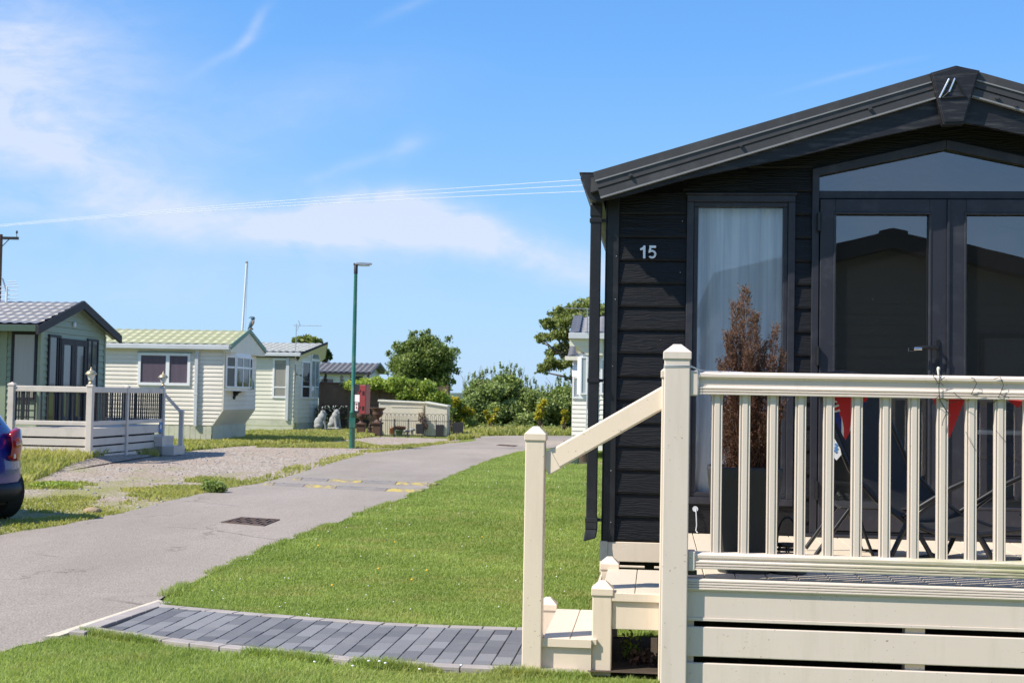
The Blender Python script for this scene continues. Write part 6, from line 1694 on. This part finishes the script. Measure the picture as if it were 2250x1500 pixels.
def figure_ornament(name,label,loc,s,mt,pose,group=None,rz=0):
    """small seated or standing garden figure"""
    m=MB()
    m.lathe([(.14*s,0),(.15*s,.04*s),(.12*s,.06*s)],(0,0,0),10)
    m.ball((0,0,.22*s),.13*s,10,(1,.85,1.25)); m.ball((.02*s,0,.42*s),.105*s,10,(.95,.9,1.1)); m.ball((.04*s,0,.58*s),.085*s,10)
    m.ball((.11*s,0,.565*s),.04*s,8)
    for y in (-1,1):
        m.tube([(0,y*.10*s,.48*s),(.06*s,y*.15*s,.36*s),(.12*s,y*.05*s,.50*s if pose=='up' else .28*s)],[.045*s,.04*s,.03*s],7)
        m.tube([(0,y*.07*s,.18*s),(.14*s,y*.10*s,.22*s),(.12*s,y*.09*s,.05*s)],[.06*s,.055*s,.04*s],7)
        m.ball((.02*s,y*.085*s,.62*s),.03*s,6)
    o=m.build(name,M[mt],None); o.location=loc; o.rotation_euler=(0,0,rz); tag(o,label,'statue',group); return o
figure_ornament('garden_statue','dark seated garden figure at the left end on top of the brown wall',W(714,839,52.5),.52,'bronze_dark','up',None,.4)
figure_ornament('garden_statue','small dark garden figure crouching behind the left one on the brown wall',W(706,839,52.6),.36,'bronze_dark','down',None,2.6)
figure_ornament('garden_statue','small tan garden figure in the middle of the brown wall top',W(750,839,52.5),.46,'stone_tan','up',None,1)
figure_ornament('garden_statue','dark garden figure among ivy near the right end of the wall top',W(807,837,52.5),.50,'bronze_dark','up',None,-.5)
figure_ornament('garden_statue','dark figure with blue tones standing low between the two urns',G(811,956),.62,'bronze_dark','down',None,.3)
m=MB(); m.ball((0,0,.07),.085,12); m.lathe([(.05,-.05),(.03,0)],(0,0,0),8); o=m.build('glass_ball',M['lamp_glass'],None); o.location=W(704,835,52.2); tag(o,'pale ball ornament at the left end of the wall top','ornament')
def lion(label,px,yb,s,Z,rz):
    p=W(px,yb,Z); e=thing('stone_lion',label,'statue',(p.x,Z,max(0,p.z)),rz,'white stone animal statues')
    m=MB(); m.box(-.22*s,.22*s,-.15*s,.15*s,0,.06*s)
    m.ball((-.05*s,0,.27*s),.19*s,14,(1,.85,1.25),.03); m.ball((.05*s,0,.48*s),.16*s,14,(1,1,1.1),.05); m.ball((.09*s,0,.62*s),.12*s,12,(1,.95,1),.03); m.ball((.19*s,0,.59*s),.055*s,10,(1.1,.9,.8))
    for y in (-1,1):
        m.tube([(.10*s,y*.09*s,.40*s),(.15*s,y*.10*s,.2*s),(.17*s,y*.10*s,.07*s)],[.06*s,.05*s,.055*s],8)
        m.ball((-.10*s,y*.13*s,.15*s),.10*s,10,(1.3,.7,1)); m.ball((.05*s,y*.09*s,.71*s),.03*s,7)
    m.build('body',M['stone_white'],e); return e
lion('white weathered stone animal statue by the front of the prow fronted caravan',704,945,1.0,50.4,.3); lion('white stone animal statue nearer the green lamp post, left side in shade',735,941,.98,51.2,-.6)
m=MB()
m.box(0,3.6,0,.05,0,.08); o=m.build('stone_edging',M['kerb'],None); o.location=G(676,946); o.rotation_euler=(0,0,R(-3)); tag(o,'low pale stone edging below the white statues','edging')

# ------------------------------------------------------------------ trees, hedge, shrubs
def tree(label,px,yb_,Z,crown,n,size,mt,seed,trunk_r=.10,name='tree',cat='tree',group=None,zt=None,lean=0,shell=.45,drop=0,limbs=7):
    base=W(px,868,Z); e=thing(name,label,cat,(base.x,Z,0),0,group)
    L=[(x-base.x,y-Z,z,a,b,c) for x,y,z,a,b,c in crown]
    leafcloud('crown',L,n,size,mt,e,seed,shell,.45,drop)
    m=MB(); C=np.array(L); cz=C[:,2].mean()
    m.tube([(0,0,0),(lean*.4,0,cz*.35),(lean,0,cz*.75)],[trunk_r,trunk_r*.8,trunk_r*.55],8)
    r=random.Random(seed)
    for i in range(limbs):
        t=L[r.randrange(len(L))]; s=(lean*r.uniform(.3,.9),0,cz*r.uniform(.3,.75)); mid=((s[0]+t[0])/2,(s[1]+t[1])/2,(s[2]+t[2])/2+.1)
        m.tube([s,mid,t[:3]],[trunk_r*.45,trunk_r*.3,trunk_r*.12],6)
    m.build('trunk',M['bark'],e); return e
def blobs_px(L,Z,depth,seed=0,flat=1):
    r=np.random.default_rng(seed); out=[]
    for px,py,rad in L:
        R_=rad/3000*Z; c=W(px,py,Z+r.uniform(-depth,depth)); out.append((c.x,c.y,c.z,R_,R_*1.0,R_*.85*flat))
    return out
r=np.random.default_rng(8)
def crown_px(cx,cy,rx,ry,n,r0,r1,seed,fn=None):
    r=np.random.default_rng(seed); out=[]
    while len(out)<n:
        a=r.uniform(-1,1); b=r.uniform(-1,1)
        if a*a+b*b>.92: continue
        if fn and not fn(a,b): continue
        out.append((cx+a*rx,cy+b*ry,r.uniform(r0,r1)))
    return out
L=crown_px(930,802,66,62,150,10,24,3)+crown_px(930,800,50,45,25,22,30,13)+[(1000,768,10),(1008,772,7),(1005,815,10),(995,838,9),(985,852,9),(860,800,10),(853,775,8),(930,735,12),(905,735,10),(870,757,10),(985,745,10),(940,728,7),(915,729,6)]
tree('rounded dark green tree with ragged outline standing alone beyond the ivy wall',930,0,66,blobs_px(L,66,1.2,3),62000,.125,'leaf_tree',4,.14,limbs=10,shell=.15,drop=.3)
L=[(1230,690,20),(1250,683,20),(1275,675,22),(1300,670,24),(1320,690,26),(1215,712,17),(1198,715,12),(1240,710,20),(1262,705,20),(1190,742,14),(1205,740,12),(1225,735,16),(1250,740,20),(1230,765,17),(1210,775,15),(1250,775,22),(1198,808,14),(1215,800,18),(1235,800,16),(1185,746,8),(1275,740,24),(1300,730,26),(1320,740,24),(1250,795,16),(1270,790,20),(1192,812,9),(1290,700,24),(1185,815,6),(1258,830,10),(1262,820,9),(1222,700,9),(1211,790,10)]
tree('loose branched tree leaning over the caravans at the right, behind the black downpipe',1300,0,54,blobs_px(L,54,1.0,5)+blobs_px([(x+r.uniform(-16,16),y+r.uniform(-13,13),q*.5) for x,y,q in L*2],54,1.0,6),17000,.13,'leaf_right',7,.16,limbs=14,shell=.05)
m=MB(); rt_=random.Random(2)
L=[(660,748,10),(675,745,9),(650,749,8),(690,748,8),(700,752,8)]
tree('low distant tree crown showing over the silver tiled caravan roof',675,0,95,blobs_px(L,95,.5,2),3000,.30,'leaf_right',8,.15)
L=[(716,780,7),(722,779,6),(725,786,4),(719,772,5),(713,790,6)]
tree('small dark distant tree beside the prow fronted caravan roof',716,0,90,blobs_px(L,90,.3,2),2000,.25,'leaf_dark',9,.1)
def bush(label,pxs,Z,n,size,mt,seed,name='hedge_shrub',group='shrubs of the hedge beyond the road',twigs=0,base=None):
    b=blobs_px(pxs,Z,.7,seed); cx=sum(p[0] for p in pxs)/len(pxs); bp_=W(cx,868,Z)
    e=thing(name,label,'shrub',(bp_.x,Z,0),0,group); L=[(x-bp_.x,y-Z,max(z,c*.5),a,b_,c) for x,y,z,a,b_,c in b]
    leafcloud('foliage',L,int(n*1.25),size*.9,mt,e,seed,.08,.5)
    m=MB(); rr=random.Random(seed)
    for i in range(5):
        t=L[rr.randrange(len(L))]; m.tube([(rr.uniform(-.3,.3),0,0),(t[0]*.5,t[1]*.5,t[2]*.6),t[:3]],[.035,.02,.01],5)
    for i in range(twigs):
        t=max(rr.sample(L,min(3,len(L))),key=lambda q:q[2]); x0=t[0]+rr.uniform(-1,1)*t[3]; z0=t[2]+t[5]*.5; h_=rr.uniform(.25,.75)
        m.tube([(x0,t[1],z0),(x0+rr.uniform(-.12,.12),t[1],z0+h_*.6),(x0+rr.uniform(-.25,.25),t[1],z0+h_)],[.012,.008,.004],4)
    m.build('stem',M['bark'],e)
    if twigs:
        T_=[(t[0]+rr.uniform(-1,1)*t[3],t[1],t[2]+t[5]+rr.uniform(.0,.45),.05,.05,.18) for t in rr.choices([q for q in L if q[2]>np.median([w_[2] for w_ in L])],k=twigs*2)]
        leafcloud('shoots',T_,twigs*60,size*.8,mt,e,seed+50,.1,.35)
    return e
bush('broad grey green shrub forming the left crest of the hedge',[(1035,862,18),(1052,850,20),(1070,850,22),(1045,880,22),(1070,885,24),(1025,895,20),(1050,910,24),(1080,915,20),(1030,925,20),(1060,935,18)],57,16000,.12,'leaf_hedge2',21,twigs=14)
bush('tall dense shrub at the highest point of the hedge',[(1098,842,20),(1115,838,20),(1130,842,18),(1105,865,26),(1135,865,24),(1100,895,26),(1130,895,26),(1110,925,24),(1140,925,22),(1158,862,14)],58,18000,.11,'leaf_hedge',22,twigs=16)
bush('lower green shrub of the hedge behind the white newel post',[(1165,876,18),(1180,878,18),(1165,900,22),(1185,905,22),(1160,930,20),(1185,932,20),(1200,882,14)],59,11000,.12,'leaf_hedge2',23,twigs=6)
bush('shrub of the hedge beside the far white caravan',[(1210,878,18),(1230,862,16),(1245,860,16),(1225,885,22),(1250,885,22),(1215,910,22),(1240,915,24),(1262,900,20),(1220,935,18),(1250,935,20)],57,13000,.12,'leaf_hedge',24,twigs=8)
bush('green shrub between the golden conifers at the left of the hedge',[(1000,905,14),(1012,890,16),(1020,910,18),(1005,925,16),(1030,932,16)],55,7000,.11,'leaf_hedge',25)
bush('dense green body of the hedge behind the golden conifers',[(1030,905,22),(1060,900,26),(1090,905,26),(1120,900,28),(1150,898,28),(1175,892,26),(1200,892,24),(1228,890,26),(1255,890,26),(1040,868,20),(1065,860,22),(1090,858,22),(1120,856,22),(1148,866,22),(1172,872,20),(1195,876,20),(1222,870,20),(1250,868,20),(1012,900,20),(1045,925,22),(1080,928,22),(1115,928,22),(1150,925,24),(1185,922,24),(1215,920,24),(1245,922,24)],56.8,42000,.12,'leaf_hedge2',27,twigs=10)
bush('low bramble growth at the foot of the hedge',[(1060,940,10),(1080,938,12),(1100,940,12),(1120,940,12),(1145,940,12),(1170,942,12),(1190,943,10),(1215,945,12),(1235,948,12)],55.5,9000,.11,'leaf_hedge2',26)
def golden(label,pxs,Z,n,seed):
    bush(label,pxs,Z,n,.10,'leaf_yellow',seed,'golden_conifer','golden conifers in the hedge')
golden('bright yellow conifer bush beside the narrow beige store',[(985,885,12),(1000,882,12),(990,898,13),(1004,895,10),(993,910,9)],54.5,4200,31)
golden('golden conifer with orange tips second from the left in the hedge',[(1022,898,8),(1017,912,9),(1024,922,9),(1035,905,8)],54.5,1800,32)
golden('narrow yellow V shaped conifer in the middle of the hedge',[(1068,905,6),(1073,916,6),(1078,928,6),(1090,900,5),(1086,912,5),(1081,922,5)],54.5,1700,33)
golden('upright yellow green conifer right of the hedge middle',[(1195,884,8),(1188,894,8),(1184,906,8),(1182,918,7)],54.5,2000,34)
golden('dull yellow conifer beside the far white caravan',[(1240,905,7),(1243,918,7),(1238,928,6)],54.0,1100,35)
# near weeds
def weed(label,px,py,r0,n,mt='leaf_hedge',sz=.035,h=.12):
    p=G(px,py); e=thing('weed_clump',label,'weed',tuple(p)); leafcloud('foliage',[(0,0,h*.5,r0,r0*.8,h*.6),(r0*.5,0,h*.4,r0*.6,r0*.6,h*.45),(-r0*.5,0.05,h*.4,r0*.6,r0*.6,h*.4)],n,sz,mt,e,int(px),.2,.5); return e
weed('leafy green weed clump at the road edge beside the gravel',470,1083,.17,1500,'leaf_hedge',.04,.18)
weed('weed clump at the foot of the veranda corner post',192,1003,.25,700,'leaf_ivy',.05,.28)
weed('weed growing in the dark gap under the steps',1385,1462,.05,220,'leaf_ivy',.022,.2)
weed('dry brown weed lying under the steps',1412,1470,.08,260,'leaf_dry',.03,.1)
weed('low leafy weeds on the gravel near the blue car',118,1072,.35,1200,'leaf_ivy',.04,.09)
# bins behind the black lodge
bn=thing('recycling_box','dark green grey recycling box on the lawn behind the handrail','box',tuple(G(1256,1020)),R(-8))
m=MB(); m.prism([(-.14,0),(.14,0),(.17,.30),(-.17,.30)][::-1],lambda p,q,d:(p,d,q),-.12,.12); m.build('body',M['sage_dark'],bn,bevel=.01); m=MB(); m.box(-.18,.18,-.14,.14,.30,.33); m.build('rim',M['planter_black'],bn)
m=MB(); m.tube([(-.17,-.13,.33),(-.1,-.13,.45),(.05,-.13,.46),(.16,-.13,.33)],.012,6); m.build('handle',M['planter_black'],bn)
m=MB(); m.lathe([(.13,0),(.12,.2),(.13,.26)],(0,0,0),12); o=m.build('log_stump',M['bark'],None); o.location=G(1284,1018); tag(o,'sawn log stump with a pale top beside the recycling box','stump'); m=MB(); m.lathe([(.12,.26),(.12,.265)],(0,0,0),12); m.build('cut_face',M['stone_tan'],o)
m=MB(); m.box(-.55,.9,-.15,.25,0,.03); o=m.build('paving_slab',M['stone_tan'],None); o.location=G(1262,1020); tag(o,'tan paving slab under the recycling box','slab')
weed('dark leafy growth behind the recycling box',1275,1000,.3,1500,'leaf_dark',.06,.35)
# ------------------------------------------------------------------ blue car
ca=thing('blue_car','dark blue hatchback parked at the left with its rear light showing','car',(-5.545,13.96,0),R(-30))
prof=[(-.10,.26),(-.02,.33),(.0,.45),(-.005,.58),(-.02,.72),(-.04,.86),(-.075,.965),(-.16,1.12),(-.29,1.29),(-.42,1.38),(-.75,1.43),(-1.5,1.445),(-2.1,1.40),(-2.75,1.05),(-3.0,.98),(-3.65,.86),(-3.85,.70),(-3.9,.45),(-3.85,.28)]
NS=16; W2=.85; P=[]
wf_=lambda z: float(np.interp(z,[.26,.45,.7,.88,1.0,1.15,1.3,1.45],[.96,1,.985,.93,.86,.75,.70,.62]))
for j in range(NS+1):
    f=-1+2*j/NS; f=math.copysign(abs(f)**.8,f); row=[]
    for x,z in prof:
        cx=-1.9; k=1-.085*abs(f)**3.5
        row.append((cx+(x-cx)*k,W2*f*wf_(z),z))
    P.append(row)
m=MB(); m.grid([r_[::-1] for r_ in P]); m.add([p for p in P[0]],[tuple(range(len(prof)))]); m.add([p for p in P[-1]],[tuple(range(len(prof)))[::-1]]); m.add([P[0][0],P[0][-1],P[-1][-1],P[-1][0]],[(0,1,2,3)])
m.build('body',M['car_blue'],ca,bevel=.03,seg=3,merge=True)
for s_ in (-1,1):
    m=MB(); m.add([(-.50,s_*.77,1.02),(-.70,s_*.66,1.34),(-2.0,s_*.66,1.36),(-2.5,s_*.77,1.02)],[(0,1,2,3),(3,2,1,0)]); m.build('side_window',M['pane_dark'],ca)
m=MB(); m.add([(-.09,-.50,1.02),(-.09,.50,1.02),(-.25,.44,1.27),(-.25,-.44,1.27)],[(0,1,2,3),(3,2,1,0)]); m.build('rear_window',M['pane_dark'],ca)
for s_ in (1,-1):
    # lens wraps the corner: outline in (across, up), bent along the body
    cols=[(.56,.70,.90),(.62,.655,.945),(.70,.645,.975),(.76,.65,.965),(.80,.665,.93),(.832,.70,.87)]; xs=[-.012,-.028,-.055,-.10,-.15,-.21]
    m=MB(); rows=[]
    for (y,z0,z1),x in zip(cols,xs):
        rows.append([(x-.03,s_*(y-.015),z0-.01),(x+.01,s_*y,z0),(x+.022,s_*(y+.008),(z0+z1)/2),(x+.005,s_*y,z1),(x-.04,s_*(y-.015),z1+.01)])
    m.grid(rows if s_<0 else rows[::-1]); tl=m.build('tail_light',M['lamp_red'],ca,solid=.012)
    m=MB(); m.prism([(s_*.63,.83),(s_*.70,.83),(s_*.70,.885),(s_*.63,.885)],lambda a,b,d:(d-abs(a)*.35+.20,a,b),-.06,.015); m.build('inner_lens',M['lamp_red2'],tl,bevel=.006)
    m=MB(); m.prism([(s_*.60,.665),(s_*.80,.675),(s_*.80,.705),(s_*.60,.715)],lambda a,b,d:(d-max(0,abs(a)-.6)*.62-.006,a,b),-.03,.015); m.build('clear_lens',M['lamp_clear'],tl,bevel=.004)
m=MB(); rows=[]
for j in range(17):
    f=-1+j/8; k=.085*abs(f)**3.5*1.9; rows.append([(-.12-k,f*.80,.20),(-.01-k,f*.835,.23),(.015-k,f*.86,.33),(-.01-k,f*.862,.40)])
m.grid(rows); m.build('bumper_trim',M['car_trim'],ca,solid=.02)
m=MB(); m.box(-3.6,-.16,-.72,.72,.17,.30); m.build('underbody',M['car_trim'],ca)
def wheel(x,y):
    e=MB(); e.tube([(x,y-.10,.30),(x,y+.10,.30)],.30,28); w=e.build('wheel',M['rubber'],ca,bevel=.03,seg=3)
    h=MB(); h.tube([(x,y-.105,.30),(x,y-.09,.30)],.19,20); h.build('rim',M['steel'],w)
for x in (-.42,-3.05):
    for y in (-.76,.76): wheel(x,y)

# ------------------------------------------------------------------ utility pole and wires
pz=60; p=W(0,515,pz)
up_=thing('utility_pole','brown wooden utility pole with crossarm at the left edge','utility pole',(p.x+.02,pz,0),0,'poles carrying the overhead wires')
m=MB(); m.tube([(0,0,0),(.0,0,p.z)],.14,10,.10); m.build('pole',M['pole_wood'],up_)
m=MB(); m.box(-.85,.80,-.06,.06,p.z-.22,p.z-.10); m.build('crossarm',M['barge_dark'],up_)
m=MB(); m.bar((.0,-.05,p.z-.65),(.40,-.05,p.z-.22),.03,.03); m.cut(); m.bar((.0,-.05,p.z-.65),(-.40,-.05,p.z-.22),.03,.03); m.build('brace',M['barge_dark'],up_)
for x in (-.75,.72):
    m=MB(); m.lathe([(.015,-.10),(.015,.05),(.05,.07),(.035,.11),(.05,.14),(.02,.18)],(x,0,p.z),10); m.build('insulator',M['barge_dark'],up_)
q_=copy_tree(up_); q_.location=(14,33,2.0); q_['label']='second wooden utility pole hidden behind the black lodge'
for i,(y0,y1,y2) in enumerate(((494,452,394),(496,457,406),(498,462,420))):
    m=MB(); a=W(0,y0,62); c=W(1300,y2,40); b=W(640,y1,51)
    pts=[]
    for k in range(-6,33):
        t=k/20; z=a.z*(1-t)*(1-2*t)+4*b.z*t*(1-t)+c.z*t*(2*t-1) if 0<=t<=1 else (a.z+(c.z-a.z)*t if t<0 else c.z+(c.z-b.z)*2*(t-1))
        pts.append((a.x+(c.x-a.x)*t,a.y+(c.y-a.y)*t,z))
    m.tube(pts,.0095,5); o=m.build('overhead_wire',M['white_wire'],None); tag(o,('highest','middle','lowest')[i]+' of the three pale overhead wires crossing the sky','wire',group='overhead wires')
# ------------------------------------------------------------------ distant land
r=np.random.default_rng(3); P=[]
for j in range(4):
    row=[]
    for i in range(161):
        x=-420+840*i/160; y=420+j*60; h_=[0,1.9,3.2,1.0][j]*(.55+.9*float(vnoise(np.array([x+900.]),np.array([j*7.]),26,5)[0]))
        row.append((x,y,h_))
    P.append(row)
m=MB(); m.grid(P); structure(m.build('hills',M['hill']))
